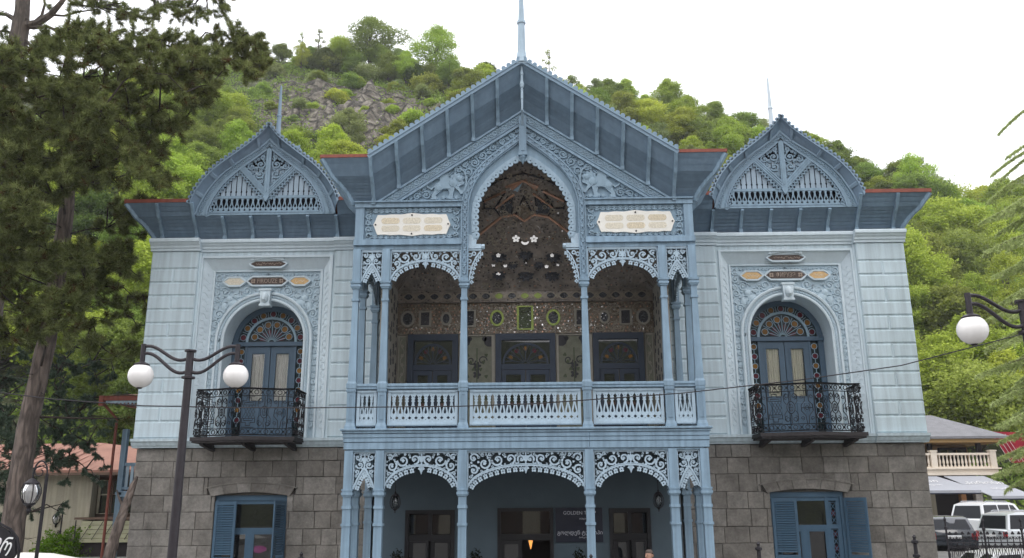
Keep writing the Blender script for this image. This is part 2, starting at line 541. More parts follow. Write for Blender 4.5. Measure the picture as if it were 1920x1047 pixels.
# ---- hidden body of the house (closed box so that the rooms are dark)
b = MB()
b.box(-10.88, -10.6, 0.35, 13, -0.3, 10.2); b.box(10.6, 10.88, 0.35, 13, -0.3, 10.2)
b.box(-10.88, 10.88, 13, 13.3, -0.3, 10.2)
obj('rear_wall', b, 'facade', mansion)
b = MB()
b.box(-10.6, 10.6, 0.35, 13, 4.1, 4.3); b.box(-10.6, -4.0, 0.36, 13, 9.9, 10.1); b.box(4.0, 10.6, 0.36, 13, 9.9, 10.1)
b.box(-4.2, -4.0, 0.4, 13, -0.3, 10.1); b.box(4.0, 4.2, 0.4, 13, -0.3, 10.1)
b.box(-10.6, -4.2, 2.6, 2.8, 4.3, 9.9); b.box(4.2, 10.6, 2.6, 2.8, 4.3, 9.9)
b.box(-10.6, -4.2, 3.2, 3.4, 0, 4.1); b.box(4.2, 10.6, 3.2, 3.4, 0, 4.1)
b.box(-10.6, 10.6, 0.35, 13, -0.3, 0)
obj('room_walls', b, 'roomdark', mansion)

# ---- ground floor: every dressed stone its own piece
COURSES = [4.2, 3.845, 3.405, 2.93, 2.48, 2.02, 1.59, 1.15, 0.70, 0.25, -0.25]
def voussoir_outer(x):    # relative to the window centre
    return 3.275 - 0.14*(abs(x)/1.2)**2
def voussoir_inner(x):
    return 3.0 - 0.09*(abs(x)/1.0)**2
def stone_side(s):
    rng = random.Random(11 if s < 0 else 23)
    wc = 7.6
    b = MB()
    # mortar bed behind the stones, leaving the window opening
    for x0, x1, z0, z1 in ((4.0, wc-1.0, -0.25, 4.2), (wc+1.0, 10.88, -0.25, 4.2), (wc-1.0, wc+1.0, 2.92, 4.2), (wc-1.0, wc+1.0, -0.25, 0.55)):
        b.box(min(s*x0, s*x1), max(s*x0, s*x1), 0.045, 0.40, z0, z1)
    wall = obj('stone_wall', b, 'mortar', mansion)
    def block(x0, x1, z0, z1):
        if x1-x0 < 0.06: return
        j = rng.uniform(0, 0.014)
        m = MB()
        g = rng.uniform(.003, .007)
        a, c = (s*x0, s*x1) if s > 0 else (s*x1, s*x0)
        m.bev(a+g, c-g, 0-j, 0.05, z0+g, z1-g, 0.012, 0.012)
        m.v = [(x+rng.uniform(-.004, .004), y+rng.uniform(-.004, .004) if y < .03 else y, z+rng.uniform(-.005, .005)) for x, y, z in m.v]
        obj('stone_block', m, 'stone', wall)
    for k in range(len(COURSES)-1):
        z1, z0 = COURSES[k], COURSES[k+1]
        x = 3.9; cuts = [x]
        while x < 10.9:
            x += rng.choice([rng.uniform(.40, .62), rng.uniform(.6, .95), rng.uniform(.5, .8)])
            if 10.92-x < 0.3: x = 10.92
            cuts.append(min(x, 10.92))
            if x >= 10.92: break
        for x0, x1 in zip(cuts, cuts[1:]):
            spans = [(x0, x1)]
            zone = None
            if z0 < 2.95 and z1 > 0.55: zone = (wc-1.0, wc+1.0)
            if 2.93 <= z0 < 3.4: zone = (wc-1.22, wc+1.22)
            if zone:
                ns_ = []
                for a, c in spans:
                    if a < zone[0]: ns_.append((a, min(c, zone[0])))
                    if c > zone[1]: ns_.append((max(a, zone[1]), c))
                spans = ns_
            for a, c in spans: block(a, c, z0, z1)
    # flat arch of voussoirs with a thin raised lip, and the filler over it
    n = 6
    for i in range(n):
        xa, xb = -1.21+2.42*i/n, -1.21+2.42*(i+1)/n
        tilt = 0.10
        m = MB()
        pts = []
        for t in (0, .5, 1):
            x = xa+(xb-xa)*t; xi = x*(1-tilt)
            pts.append((s*wc+xi+0.004*(1-2*t), voussoir_inner(xi)))
        for t in (1, .5, 0):
            x = xa+(xb-xa)*t
            pts.append((s*wc+x+0.004*(1-2*t), voussoir_outer(x)-0.02))
        m.prism(pts, -0.06-rng.uniform(0, .012), 0.30)
        obj('stone_block', m, 'stone', wall)
        m = MB()
        top = [(s*wc+(xa+(xb-xa)*t), voussoir_outer(xa+(xb-xa)*t)) for t in (0, .5, 1)]
        hi = 3.403 if i not in (0, 5) else 3.403
        m.prism(top + [(s*wc+xb, hi), (s*wc+xa, hi)], -rng.uniform(0, .012), 0.05)
        obj('stone_block', m, 'stone', wall)
    m = MB()
    m.ribbon([(s*wc-1.27+2.54*i/14, voussoir_outer(-1.27+2.54*i/14)-0.008) for i in range(15)], 0.03, -0.095, 0.0)
    obj('drip_moulding', m, 'stone', wall)
    # corner return on the outer side of the wing
    m = MB(); m.box(min(s*10.90, s*10.915), max(s*10.90, s*10.915), 0.06, 6, -0.25, 4.2)
    obj('side_wall', m, 'stone', wall)
    return wall
stone_side(-1); stone_side(1)

# ---- ground floor windows with louvred shutters
def louvre(parent, w_, h_, loc, rotz, label):
    fr = MB()
    fr.box(0, .07, -.02, .02, 0, h_); fr.box(w_-.07, w_, -.02, .02, 0, h_)
    fr.box(.07, w_-.07, -.02, .02, 0, .12); fr.box(.07, w_-.07, -.02, .02, h_-.10, h_); fr.box(.07, w_-.07, -.02, .02, h_*0.28, h_*0.28+.1)
    sh = obj('shutter', fr, 'shutter', parent, label=label, loc=loc, rot=(0, 0, rotz))
    sl = MB(); sl.add([(.07,-.022,0),(w_-.07,-.022,0),(w_-.07,.018,.042),(.07,.018,.042),(.07,-.022,.010),(w_-.07,-.022,.010),(w_-.07,.018,.052),(.07,.018,.052)],
                      [(0,1,5,4),(1,2,6,5),(2,3,7,6),(3,0,4,7),(4,5,6,7),(3,2,1,0)])
    me = sl.mesh('slat', 'shutter')
    z = h_-.10-.062
    while z > h_*.28+.11:
        obj('slat', me, None, sh, loc=(0, 0, z)); z -= .062
    z = h_*.28-.07
    while z > .125:
        obj('slat', me, None, sh, loc=(0, 0, z)); z -= .062
def ground_window(s):
    cx = s*7.6
    b = MB()
    # header board with segmental top, jambs, sill
    top = [(cx-.995+1.99*i/12, voussoir_inner(-.995+1.99*i/12)-.004) for i in range(13)]
    b.prism(top + [(cx+.995, 2.78), (cx-.995, 2.78)], 0.10, 0.22)
    b.box(cx-.995, cx-.90, .08, .24, .55, 2.78); b.box(cx+.90, cx+.995, .08, .24, .55, 2.78)
    b.box(cx-.9, cx+.9, .02, .24, .55, .65)
    win = obj('window', b, 'shutter', mansion)
    fm = MB()
    ox = -.15 if s < 0 else .0
    # mullions: a broad light with transom, casements under it
    L, R = cx-.90, cx+.90
    fm.box(L, R, .14, .20, 2.68, 2.779); fm.box(L, R, .13, .20, 1.95, 2.05); fm.box(L, R, .14, .20, .65, .78)
    fm.box(L, L+.09, .14, .20, .78, 1.95); fm.box(R-.09, R, .14, .20, .78, 1.95)
    fm.box(L, L+.09, .14, .20, 2.05, 2.68); fm.box(R-.09, R, .14, .20, 2.05, 2.68)
    if s < 0:
        fm.box(cx-.05, cx+.05, .125, .20, .78, 1.95)
        bays = [(L+.09, cx-.05), (cx+.05, R-.09)]
    else:
        fm.box(cx+.50, cx+.60, .125, .20, .65, 2.78)
        fm.box(cx-.16, cx-.06, .125, .20, .78, 1.95)
        bays = [(L+.09, cx-.16), (cx-.06, cx+.50)]
    obj('frame', fm, 'shutter', win)
    for a, c in bays:
        r = MB(); z0, z1 = .78, 1.95
        r.box(a, a+.07, .12, .17, z0, z1); r.box(c-.07, c, .12, .17, z0, z1); r.box(a+.07, c-.07, .12, .17, z1-.07, z1); r.box(a+.07, c-.07, .12, .17, z0, z0+.07)
        obj('casement', r, 'shutter', win)
        g = MB(); g.box(a+.07, c-.07, .150, .156, z0+.07, z1-.07)
        obj('pane', g, 'darkglass', win)
    g = MB(); g.box(L+.09, (R-.09) if s < 0 else cx+.50, .150, .156, 2.05, 2.68)
    obj('pane', g, 'darkglass', win)
    if s > 0:
        for z0, z1 in ((2.08, 2.62), (.80, 1.90)):
            lat = MB(); a, c = cx+.64, cx+.78
            lat.ribbon([(a-.02,z0-.02),(c+.02,z0-.02),(c+.02,z1+.02),(a-.02,z1+.02)], .04, .12, .17, True)
            n = max(2, round((z1-z0)/.18))
            h = (z1-z0)/n
            for i in range(n):
                lat.ribbon([(a, z0+h*i), (c, z0+h*(i+1))], .016, .128, .145); lat.ribbon([(c, z0+h*i), (a, z0+h*(i+1))], .016, .131, .147)
            obj('lattice', lat, 'shutter', win, kind='stuff')
            for i in range(n):
                g = MB(); zc = z0+h*(i+.5)
                g.prism([(a+.07, zc-h*.46), (c-.005, zc), (a+.07, zc+h*.46), (a+.005, zc)], .150, .156)
                obj('pane', g, 'red_glass' if i % 2 else 'green_glass', win)
    if s < 0:
        louvre(mansion, .62, 2.18, (cx-.975, .02, .58), radians(-7), 'louvred blue shutter standing nearly shut')
        louvre(mansion, .62, 2.18, (cx+.985, .02, .58), radians(180+76), 'louvred blue shutter swung out edge on')
    else:
        louvre(mansion, .66, 2.18, (cx-.975, .02, .58), radians(-9), 'louvred blue shutter standing nearly shut')
        louvre(mansion, .66, 2.18, (cx+.985, .02, .58), radians(-52), 'louvred blue shutter swung out against the stone')
ground_window(-1); ground_window(1)

# ---- mouldings helper: profile (y,z) extruded along x, stepping forward over pilasters
def cornice(name, segs, prof, mat, parent):
    b = MB()
    for x0, x1, dy in segs:
        b.prismx([(y-dy if y < 0.2 else y, z) for y, z in prof], x0, x1)
    return obj(name, b, mat, parent)

def wing(s):
    ax = s*7.61
    def X(a): return ax + a             # a measured from the wing axis, left is negative
    out_in = -1 if s < 0 else 1          # sign of the outer side
    # plain wall pieces around the recessed bay
    b = MB()
    oa, ob = sorted((s*10.98, s*9.53)); ia, ib = sorted((s*5.69, s*3.66))
    b.box(oa, ob, 0.0, .33, 4.46, 9.92); b.box(ia, ib, 0.0, .33, 4.46, 9.92)
    b.box(X(-1.92), X(1.92), 0.0, .33, 9.78, 9.92)
    b.box(min(s*10.97, s*10.6), max(s*10.97, s*10.6), .33, 6, 4.46, 9.92)
    wall = obj('wing_wall', b, 'facade', mansion)
    # rusticated corner blocks
    zz = [9.915, 9.375, 8.965, 8.57, 8.16, 7.755, 7.35, 6.95, 6.55, 6.146, 5.74, 5.34, 4.94, 4.463]
    g = .014
    for k in range(len(zz)-1):
        z1, z0 = zz[k]-g, zz[k+1]+g
        if k == 0: z1 = zz[0]
        xs = [(9.60, 10.99)] if k % 2 == 0 else [(9.60, 10.285), (10.315, 10.99)]
        for a, c in xs:
            lo, hi = sorted((s*a, s*c))
            m = MB(); m.bev(lo, hi, -.17, 0.0, z0, z1, .03, .035)
            obj('quoin_block', m, 'facade', wall)
        lo, hi = sorted((s*5.56, s*3.70))
        m = MB(); m.bev(lo, hi, -.10, 0.0, z0, z1, .03, .035)
        obj('quoin_block', m, 'facade', wall)
    b = MB()
    lo, hi = sorted((s*9.612, s*10.982)); b.box(lo, hi, -.135, -.002, 4.462, 9.913)
    lo, hi = sorted((s*9.54, s*9.611)); b.box(lo, hi, -.075, -.003, 4.462, 9.913)
    obj('pilaster', b, 'facade', wall)
    b = MB(); lo, hi = sorted((s*5.57, s*3.70)); b.box(lo, hi, -.065, -.002, 4.46, 9.915)
    obj('pilaster', b, 'facade', wall)
    # belt course and cornice
    prof = [(.2,4.215),(-.05,4.215),(-.06,4.25),(-.10,4.27),(-.13,4.33),(-.14,4.36),(-.20,4.38),(-.21,4.455),(.2,4.458)]
    segs = sorted([(min(s*9.57, s*11.0), max(s*9.57, s*11.0), .10), (min(s*3.9, s*9.57), max(s*3.9, s*9.57), 0.0)])
    cornice('belt_course', segs, prof, 'facade', mansion)
    prof = [(.2,9.917),(-.05,9.917),(-.05,9.99),(-.09,10.0),(-.10,10.06),(-.15,10.10),(-.17,10.14),(-.22,10.16),(-.22,10.225),(-.20,10.265),(.2,10.268)]
    segs = sorted([(min(s*9.55, s*11.02), max(s*9.55, s*11.02), .16), (min(s*5.6, s*9.55), max(s*5.6, s*9.55), 0.0), (min(s*3.7, s*5.6), max(s*3.7, s*5.6), .07)])
    cornice('cornice', segs, prof, 'whitetrim', mansion)
    # thin reddish flashing on cornice and on the outer plinth cap
    b = MB(); lo, hi = sorted((s*3.7, s*11.0)); b.box(lo, hi, -.10, .2, 10.271, 10.285)
    obj('flashing', b, 'redroof', mansion)
    # splayed frame of the recess
    zt, zi, zb = 9.76, 9.38, 4.46
    b = MB()
    P0 = [(-1.92, -.02), (-1.62, .22)]
    b.add([(X(-1.92),-.01,zb),(X(-1.62),.24,zb),(X(-1.62),.24,zi),(X(-1.92),-.01,zt),(X(1.62),.24,zi),(X(1.92),-.01,zt),(X(1.62),.24,zb),(X(1.92),-.01,zb)],
          [(0,1,2,3),(3,2,4,5),(5,4,6,7)])
    sp = obj('splayed_frame', b, 'whitetrim', wall)
    b = MB()
    b.ribbon([(X(-1.92), zb), (X(-1.92), zt), (X(1.92), zt), (X(1.92), zb)], .07, -.045, .01)
    b.ribbon([(X(-1.60), zb), (X(-1.60), zi), (X(1.60), zi), (X(1.60), zb)], .055, .185, .26)
    obj('frame_moulding', b, 'whitetrim', wall)
    # small leaves up the two splays
    b = MB()
    for sg in (-1, 1):
        st = len(b.v)
        z = zb+.3
        k = 0
        while z < zi-.05:
            b.flower(.06 if k % 2 else -.06, z, .065, -.016, .0, 3, pi/2+(k % 2)*pi, 0)
            z += .105; k += 1
        pts = [(.045*sin(i*pi/2), zb+.3+i*.05) for i in range(int((zi-zb-.3)/.05))]
        b.ribbon(pts, .022, -.013, .0)
        dx, dy = .30, .25
        L = hypot(dx, dy)
        def mp(x, y, z, sg=sg):
            t = x+.20   # along the splay from outer edge
            nx, ny = dy/L, -dx/L
            return (X(sg*(1.92 - t*dx/L - (-y)*nx)), -.01 + t*dy/L + (-y)*ny, z)
        b.mapv(mp, st)
    obj('splay_ornament', b, 'whitetrim', wall, kind='stuff')
    # back panel of the recess with the arched opening
    R, zs = 1.17, 7.30
    b = MB()
    b.box(X(-1.62), X(-R), .25, .40, 4.46, zs); b.box(X(R), X(1.62), .25, .40, 4.46, zs)
    n = 24
    A = [(X(R*cos(pi-pi*i/n)), .25, zs+R*sin(pi-pi*i/n)) for i in range(n+1)]
    def rectpt(a):
        c, q = cos(a), sin(a)
        t = min(1.62/abs(c) if abs(c) > 1e-6 else 9e9, (9.40-zs)/q if q > 1e-6 else 9e9)
        return (X(t*c), .25, zs+t*q)
    ang = [pi-pi*i/n for i in range(n+1)]
    ca = atan2(9.40-zs, 1.62)
    B = [rectpt(a) for a in ang]
    for i in range(n):
        a0, a1 = ang[i], ang[i+1]
        mid = None
        for cc in (ca, pi-ca):
            if a1 < cc < a0: mid = (X(1.62*(1 if cos(cc) > 0 else -1)), .25, 9.40)
        if mid: b.add([A[i], A[i+1], B[i+1], mid, B[i]], [(0,1,2,3,4)])
        else: b.add([A[i], A[i+1], B[i+1], B[i]], [(0,1,2,3)])
    panel = obj('carved_panel', b, 'relief', wall)
    # scroll carving in relief
    def dist(x, z):
        if z < zs: d = min(1.58-abs(x), abs(x)-1.40, z-4.75)
        else: d = min(1.58-abs(x), 9.34-z, hypot(x, z-zs)-1.42)
        if 8.78 < z < 9.34 and abs(x) < 1.45:
            d = min(d, max(abs(z-9.02)-.21, abs(x)-1.38))
        if abs(x) < .25 and z < 9.0: d = -1
        return d
    cs = pack(dist, 0.0, 1.6, 4.75, 9.34, .17, .028, .035)
    b = MB(); scrolls(b, cs, .040, .205, .25, True, 1.35)
    b.mapv(lambda x, y, z: (X(x), y, z))
    obj('scroll_relief', b, 'relief', wall, kind='stuff')
    # two reclining putti as soft relief in the spandrels
    for sg in (-1, 1):
        b = MB()
        for px_, pz_, rx, rz, ry in ((1.12,8.55,.11,.12,.07),(.98,8.40,.20,.12,.06),(.74,8.50,.20,.07,.05),(1.26,8.30,.10,.16,.05),(.90,8.62,.20,.05,.05)):
            rows = []
            for i in range(5):
                ph = pi/2*i/4
                rows.append([(X(sg*(px_+rx*cos(ph)*cos(t*pi/5))), .25-ry*sin(ph), pz_+rz*cos(ph)*sin(t*pi/5)) for t in range(10)])
            b.loft(rows, True)
        obj('putto_relief', b, 'relief', wall, smooth=True)
    # moulded surround of the opening: profile swept along jambs and arch
    prof = [(1.165,.26),(1.165,.15),(1.20,.13),(1.235,.15),(1.245,.20),(1.345,.20),(1.355,.13),(1.40,.115),(1.43,.15),(1.43,.26)]
    path = [(pi, 4.46)] + [(pi-pi*i/28, None) for i in range(29)] + [(0, 4.46)]
    rows = []
    for a, zz_ in path:
        rows.append([(X(r*cos(a)), y, (zs+r*sin(a)) if zz_ is None else zz_) for r, y in prof])
    b = MB(); b.loft(rows)
    obj('arch_surround', b, 'whitetrim', wall, smooth=True)
    b = MB()
    steps = []
    z = 4.75
    while z < zs: steps.append((pi, z)); z += .085
    na = int(pi*1.295/.085)
    steps += [(pi-pi*i/na, None) for i in range(na+1)]
    z = zs-.085
    while z > 4.75: steps.append((0, z)); z -= .085
    for a, zz_ in steps:
        cx_, cz_ = 1.295*cos(a), (zs+1.295*sin(a)) if zz_ is None else zz_
        t = a+radians(62)
        hw, hl = .017, .052
        q = [(cx_+cos(t)*u*hl-sin(t)*v*hw, cz_+sin(t)*u*hl+cos(t)*v*hw) for u, v in ((-1,-.3),(-.4,-1),(.4,-1),(1,.3),(.4,1),(-.4,1))]
        b.prism([(X(p), r_) for p, r_ in q], .155, .21, back=False)
    obj('rope_moulding', b, 'relief', wall, kind='stuff')
    # keystone with a carved head
    b = MB()
    b.prism([(X(-.13), 8.34), (X(.13), 8.34), (X(.16), 8.74), (X(-.16), 8.74)], .02, .26)
    b.box(X(-.19), X(.19), .0, .26, 8.74, 8.80); b.box(X(-.16), X(.16), .0, .26, 8.28, 8.34)
    for dx in (-.055, .055):
        b.lathe(X(dx), .02, [(0.0, 8.535), (.028, 8.55), (.028, 8.58), (0.0, 8.595)], 8)
    b.lathe(X(0), .015, [(0, 8.35), (.08, 8.40), (.11, 8.47), (.11, 8.56), (.085, 8.64), (0, 8.70)], 10)
    b.lathe(X(0), -.09, [(0, 8.42), (.04, 8.44), (.045, 8.48), (0.02, 8.54), (0, 8.55)], 8)
    obj('keystone', b, 'whitetrim', wall, smooth=True)
    # cartouches over the arch
    def cart(name, a0, a1, z0, z1, y, fm, pm, lab, text=None, point=.10):
        zc = (z0+z1)/2; h = (z1-z0)/2
        def octo(e):
            return [(X(a0-e-point*.2), zc), (X(a0+point*.5-e), zc+h*.5+e*.6), (X(a0+point+.02-e*.4), z1+e), (X(a1-point-.02+e*.4), z1+e), (X(a1-point*.5+e), zc+h*.5+e*.6),
                    (X(a1+e+point*.2), zc), (X(a1-point*.5+e), zc-h*.5-e*.6), (X(a1-point-.02+e*.4), z0-e), (X(a0+point+.02-e*.4), z0-e), (X(a0+point*.5-e), zc-h*.5-e*.6)]
        f = MB(); f.prism(octo(.055), y-.05, y+.02)
        f.ribbon(octo(.035), .035, y-.075, y-.04, True)
        c = obj('inscription_cartouche', f, 'whitetrim', mansion, label=lab)
        p = MB(); p.prism(octo(.0), y-.058, y-.04)
        obj('inscription_plate', p, pm, c)
        if text:
            put_text('lettering', text, .185, 'brownscript', c, (X((a0+a1)/2), y-.062, zc), sx=.82 if s < 0 else .74)
            for e in (a0+.13, a1-.13):
                q = MB(); q.flower(X(e), zc, .075, y-.068, y-.05, 4, pi/4, .3)
                obj('screw_rosette', q, 'brownscript', c)
        else:
            rr = random.Random(int(abs(a0)*100)+(5 if s > 0 else 2))
            q = MB(); x = a0+.14
            while x < a1-.14:
                zz2 = zc+rr.uniform(-.3, .3)*h
                pts = [(X(x+.02*i), zz2+h*.32*sin(i*1.5+rr.random()*3)) for i in range(5)]
                q.ribbon(pts, .014, y-.061, y-.055); x += .085
            obj('worn_script', q, 'plaquetan' if pm != 'brownplate' else 'brownscript', c, kind='stuff')
        return c
    cart('top', -.48, .52, 9.485, 9.635, .12, 'whitetrim', 'brownplate', 'dark narrow script plate above the arch', None)
    cart('mid', -.55, .55, 8.95, 9.16, .20, 'whitetrim', 'brownplate', 'dark name plate lettered FIROUZE' if s < 0 else 'dark name plate lettered in Cyrillic', 'FIROUZE' if s < 0 else 'ФИРУЗЭ')
    cart('l', -1.26, -.70, 8.95, 9.15, .21, 'whitetrim', 'cream' if s < 0 else 'amberstone', 'oblong script stone left of the name plate')
    cart('r', .70, 1.22, 8.95, 9.15, .21, 'whitetrim', 'amberstone', 'amber script stone right of the name plate')
    b = MB()   # crest over the upper plate
    for i in range(9):
        b.flower(X(-.44+.11*i), 9.72+.03*cos((i-4)*.6), .06, .0, .10, 3, pi/2, 0)
    b.flower(X(.0), 9.79, .10, -.02, .10, 5, pi/2, .2)
    obj('plate_crest', b, 'whitetrim', wall, kind='stuff')
    # deep reveal of the opening
    b = MB()
    rows = []
    for a, zz_ in path:
        rows.append([(X(1.166*cos(a)), y, (zs+1.166*sin(a)) if zz_ is None else zz_) for y in (.24, 1.05)])
    b.loft(rows)
    b.box(X(-1.166), X(1.166), .25, 1.2, 4.30, 4.462)
    obj('arch_reveal', b, 'whitetrim', wall, smooth=True)

    # ---- the glazed balcony door
    Yd = .95
    d = MB()
    ro, ri = 1.16, 1.00
    d.ribbon([(X((ro+ri)/2*cos(pi-pi*i/24)), zs+(ro+ri)/2*sin(pi-pi*i/24)) for i in range(25)], ro-ri, Yd-.06, Yd+.06)
    d.box(X(-ro), X(-ri), Yd-.06, Yd+.06, 4.46, zs); d.box(X(ri), X(ro), Yd-.06, Yd+.06, 4.46, zs)
    d.box(X(-ro), X(ro), Yd-.11, Yd+.06, zs-.06, zs+.06)
    d.box(X(-.77), X(-.71), Yd-.05, Yd+.05, 4.46, zs-.06); d.box(X(.71), X(.77), Yd-.05, Yd+.05, 4.46, zs-.06)
    door = obj('balcony_door', d, 'darkblue', mansion)
    f = MB()
    f.ribbon([(X(.735*cos(pi-pi*i/20)), zs+.06+.735*sin(pi-pi*i/20)) for i in range(21)], .07, Yd-.05, Yd+.03)
    obj('fan_ring', f, 'lead', door)
    f = MB()
    f.prism([(X(ri*cos(pi-pi*i/20)), zs+.05+(ri-.03)*sin(pi-pi*i/20)) for i in range(21)], Yd+.012, Yd+.03)
    f.box(X(-ri), X(-.77), Yd+.012, Yd+.03, 4.46, zs-.06); f.box(X(.77), X(ri), Yd+.012, Yd+.03, 4.46, zs-.06)
    obj('glazing', f, 'green_glass', door)
    lead = MB()
    def cpane(px_, pz_, r, mat):
        g = MB(); g.disc(px_, pz_, r, Yd-.004, Yd+.012, 8, a0=pi/8)
        obj('stained_pane', g, mat, door)
        lead.ring(px_, pz_, r+.008, .016, Yd-.018, Yd+.004, 8)
    for i in range(9):
        a = pi*(.06+.88*i/8)
        cpane(X(.875*cos(a)), zs+.05+.875*sin(a), .088, ('red_glass', 'amber_glass')[i % 2])
        if i < 8:
            am = a+pi*.055
            for rr_ in (.79, .96):
                lead.ribbon([(X(rr_*cos(am)), zs+.05+rr_*sin(am)), (X(.875*cos(am)), zs+.05+.875*sin(am))], .014, Yd-.015, Yd+.004)
    for i in range(6):
        a = pi*(.10+.80*i/5)
        cpane(X(.545*cos(a)), zs+.06+.545*sin(a), .092, 'amber_glass')
    for i in range(11):
        a = pi*(.10+.08*i)
        r0, r1 = .08, (.66 if i % 2 else .44)
        lead.ribbon([(X(r0*cos(a)), zs+.06+r0*sin(a)), (X(r1*cos(a)), zs+.06+r1*sin(a))], .016, Yd-.015, Yd+.008)
    for i in range(6):
        a = pi*(.10+.80*i/5); g = MB()
        g.prism([(X(.10*cos(a)), zs+.06+.10*sin(a)), (X(.36*cos(a-.13)), zs+.06+.36*sin(a-.13)), (X(.44*cos(a)), zs+.06+.44*sin(a)), (X(.36*cos(a+.13)), zs+.06+.36*sin(a+.13))], Yd+.0, Yd+.012, back=False)
        obj('stained_pane', g, 'red_glass', door)
    for sg in (-1, 1):
        z = zs-.22; k = 0
        while z > 4.9:
            cpane(X(sg*.885), z, .080, ('amber_glass', 'red_glass')[k % 2])
            lead.ribbon([(X(sg*.885), z-.10), (X(sg*.885), z-.19)], .016, Yd-.015, Yd+.006)
            z -= .288; k += 1
    obj('came', lead, 'lead', door, kind='stuff')
    for sg in (-1, 1):
        a, c = sorted((sg*.01, sg*.71))
        l = MB(); z0, z1 = 4.50, zs-.07
        gw = .19; gc = (a+c)/2
        l.box(X(a), X(gc-gw), Yd-.03, Yd+.03, z0, z1); l.box(X(gc+gw), X(c), Yd-.03, Yd+.03, z0, z1)
        l.box(X(gc-gw), X(gc+gw), Yd-.03, Yd+.03, z1-.22, z1); l.box(X(gc-gw), X(gc+gw), Yd-.03, Yd+.03, z0, 5.62)
        l.bev(X(gc-gw+.04), X(gc+gw-.04), Yd-.055, Yd-.03, 4.65, 5.45, .025)
        l.ribbon([(X(gc-gw-.02), 5.62-.02), (X(gc+gw+.02), 5.62-.02), (X(gc+gw+.02), z1-.20), (X(gc-gw-.02), z1-.20)], .035, Yd-.045, Yd-.028, True)
        lf = obj('door_leaf', l, 'darkblue', door)
        g = MB(); g.box(X(gc-gw), X(gc+gw), Yd+.0, Yd+.006, 5.62, z1-.22)
        obj('pane', g, 'glass', door)
    # curtains hanging behind the panes (things of their own)
    for sg in (-1, 1):
        gc = sg*.36
        n = 40; rows = []
        rr = random.Random(3*sg+(7 if s > 0 else 0))
        ph = rr.random()*6
        for z in (7.12, 6.6, 6.1, 5.5):
            rows.append([(X(gc-.20+.40*i/n*(1-.06*(7.12-z)) ), Yd+.05+.020*sin(i*.85+ph+.3*z)+.014*sin(i*.37+ph), z) for i in range(n+1)])
        c = MB(); c.loft(rows)
        which = ('left' if sg < 0 else 'right')
        obj('curtain', c, 'curtain' if s < 0 else 'curtain_yellow', smooth=True, cat='curtain',
            label=('white' if s < 0 else 'creamy yellow')+' curtain behind the '+which+' door leaf of the '+('left' if s < 0 else 'right')+' iron balcony')

    # ---- iron balcony with a serpentine front
    bal = MB()
    def front(u):                     # u 0..1 along the front
        x = -1.36+2.72*u
        t = (1-cos(2*pi*min(max((u-.10)/.80, 0), 1)))/2
        return x, -1.02-.30*t
    def rail_path(s_):                # distance parameter over side, front, side
        return None
    n = 28
    fl = [(-1.42, .1)] + [(front(i/n)[0]*1.04, front(i/n)[1]-.05) for i in range(n+1)] + [(1.42, .1)]
    for z0, z1, k_ in ((4.33, 4.43, 1.0), (4.28, 4.33, .97)):
        o_ = len(bal.v); m_ = len(fl)
        vs = [(X(x*k_), y*k_, z1) for x, y in fl] + [(X(x*k_), y*k_, z0) for x, y in fl]
        fs = [tuple(range(m_)), tuple(range(2*m_-1, m_-1, -1))] + [(i, m_+i, m_+i+1, i+1) for i in range(m_-1)]
        bal.add(vs, fs)
    bc = obj('balcony', bal, 'rustiron', mansion, label='black wrought iron balcony with bowed front')
    br = MB()
    for a in (-1.15, 0, 1.15):
        br = MB(); br.prismx([(.05, 4.28), (-.95, 4.28), (-.90, 4.22), (.05, 4.10)], X(a-.05), X(a+.05))
        obj('bracket', br, 'rustiron', bc)
    # path of the railing as a polyline with arc length
    pth = [(-1.36, .0), (-1.36, -.5)] + [front(i/n) for i in range(n+1)] + [(1.36, -.5), (1.36, .0)]
    cum = [0]
    for p, q in zip(pth, pth[1:]): cum.append(cum[-1]+hypot(q[0]-p[0], q[1]-p[1]))
    TL = cum[-1]
    def at(sv):
        sv = min(max(sv, 0), TL)
        for i in range(len(cum)-1):
            if sv <= cum[i+1]:
                t = (sv-cum[i])/(cum[i+1]-cum[i] or 1)
                p, q = pth[i], pth[i+1]
                dx, dy = q[0]-p[0], q[1]-p[1]; l = hypot(dx, dy)
                return p[0]+dx*t, p[1]+dy*t, dy/l, -dx/l
        return (*pth[-1], 1, 0)
    def mp(x, y, z):
        px_, py_, nx, ny = at(x)
        return X(px_ + nx*y), py_ + ny*y, z
    z0, z1 = 4.45, 5.70
    ir = MB()
    m = 56
    pts = [(TL*i/m) for i in range(m+1)]
    for zz_, hh, th in ((z1, .045, .03), (z1-.19, .02, .012), (z0+.19, .02, .012), (z0+.02, .03, .014)):
        ir.ribbon([(p, zz_) for p in pts], hh, -th, th)
    obj('handrail', MB().add(ir.v, ir.f).mapv(mp), 'iron', bc)
    ir = MB()
    rr = random.Random(9)
    unit = .40
    nu = int(round(TL/unit)); unit = TL/nu
    T_ = .009
    for k in range(nu+1):
        x = k*unit
        if k in (0, nu) or k % 3 == 0:
            ir.ribbon([(x, z0), (x, z1)], .022, -.012, .012)
    nb = int(TL/.15)
    for k in range(nb):
        x = (k+.5)*TL/nb
        for zc in (z1-.095, z0+.105):
            if k % 2 == 0: ir.ring(x, zc, .055, .016, -T_, T_, 10)
            else:
                ir.ribbon([(x-.065, zc-.07), (x+.065, zc+.07)], .013, -T_, T_); ir.ribbon([(x-.065, zc+.07), (x+.065, zc-.07)], .013, -T_, T_)
                ir.ring(x, zc, .025, .012, -T_, T_, 8)
    zm0, zm1 = z0+.20, z1-.20
    H = zm1-zm0; zc = (zm0+zm1)/2
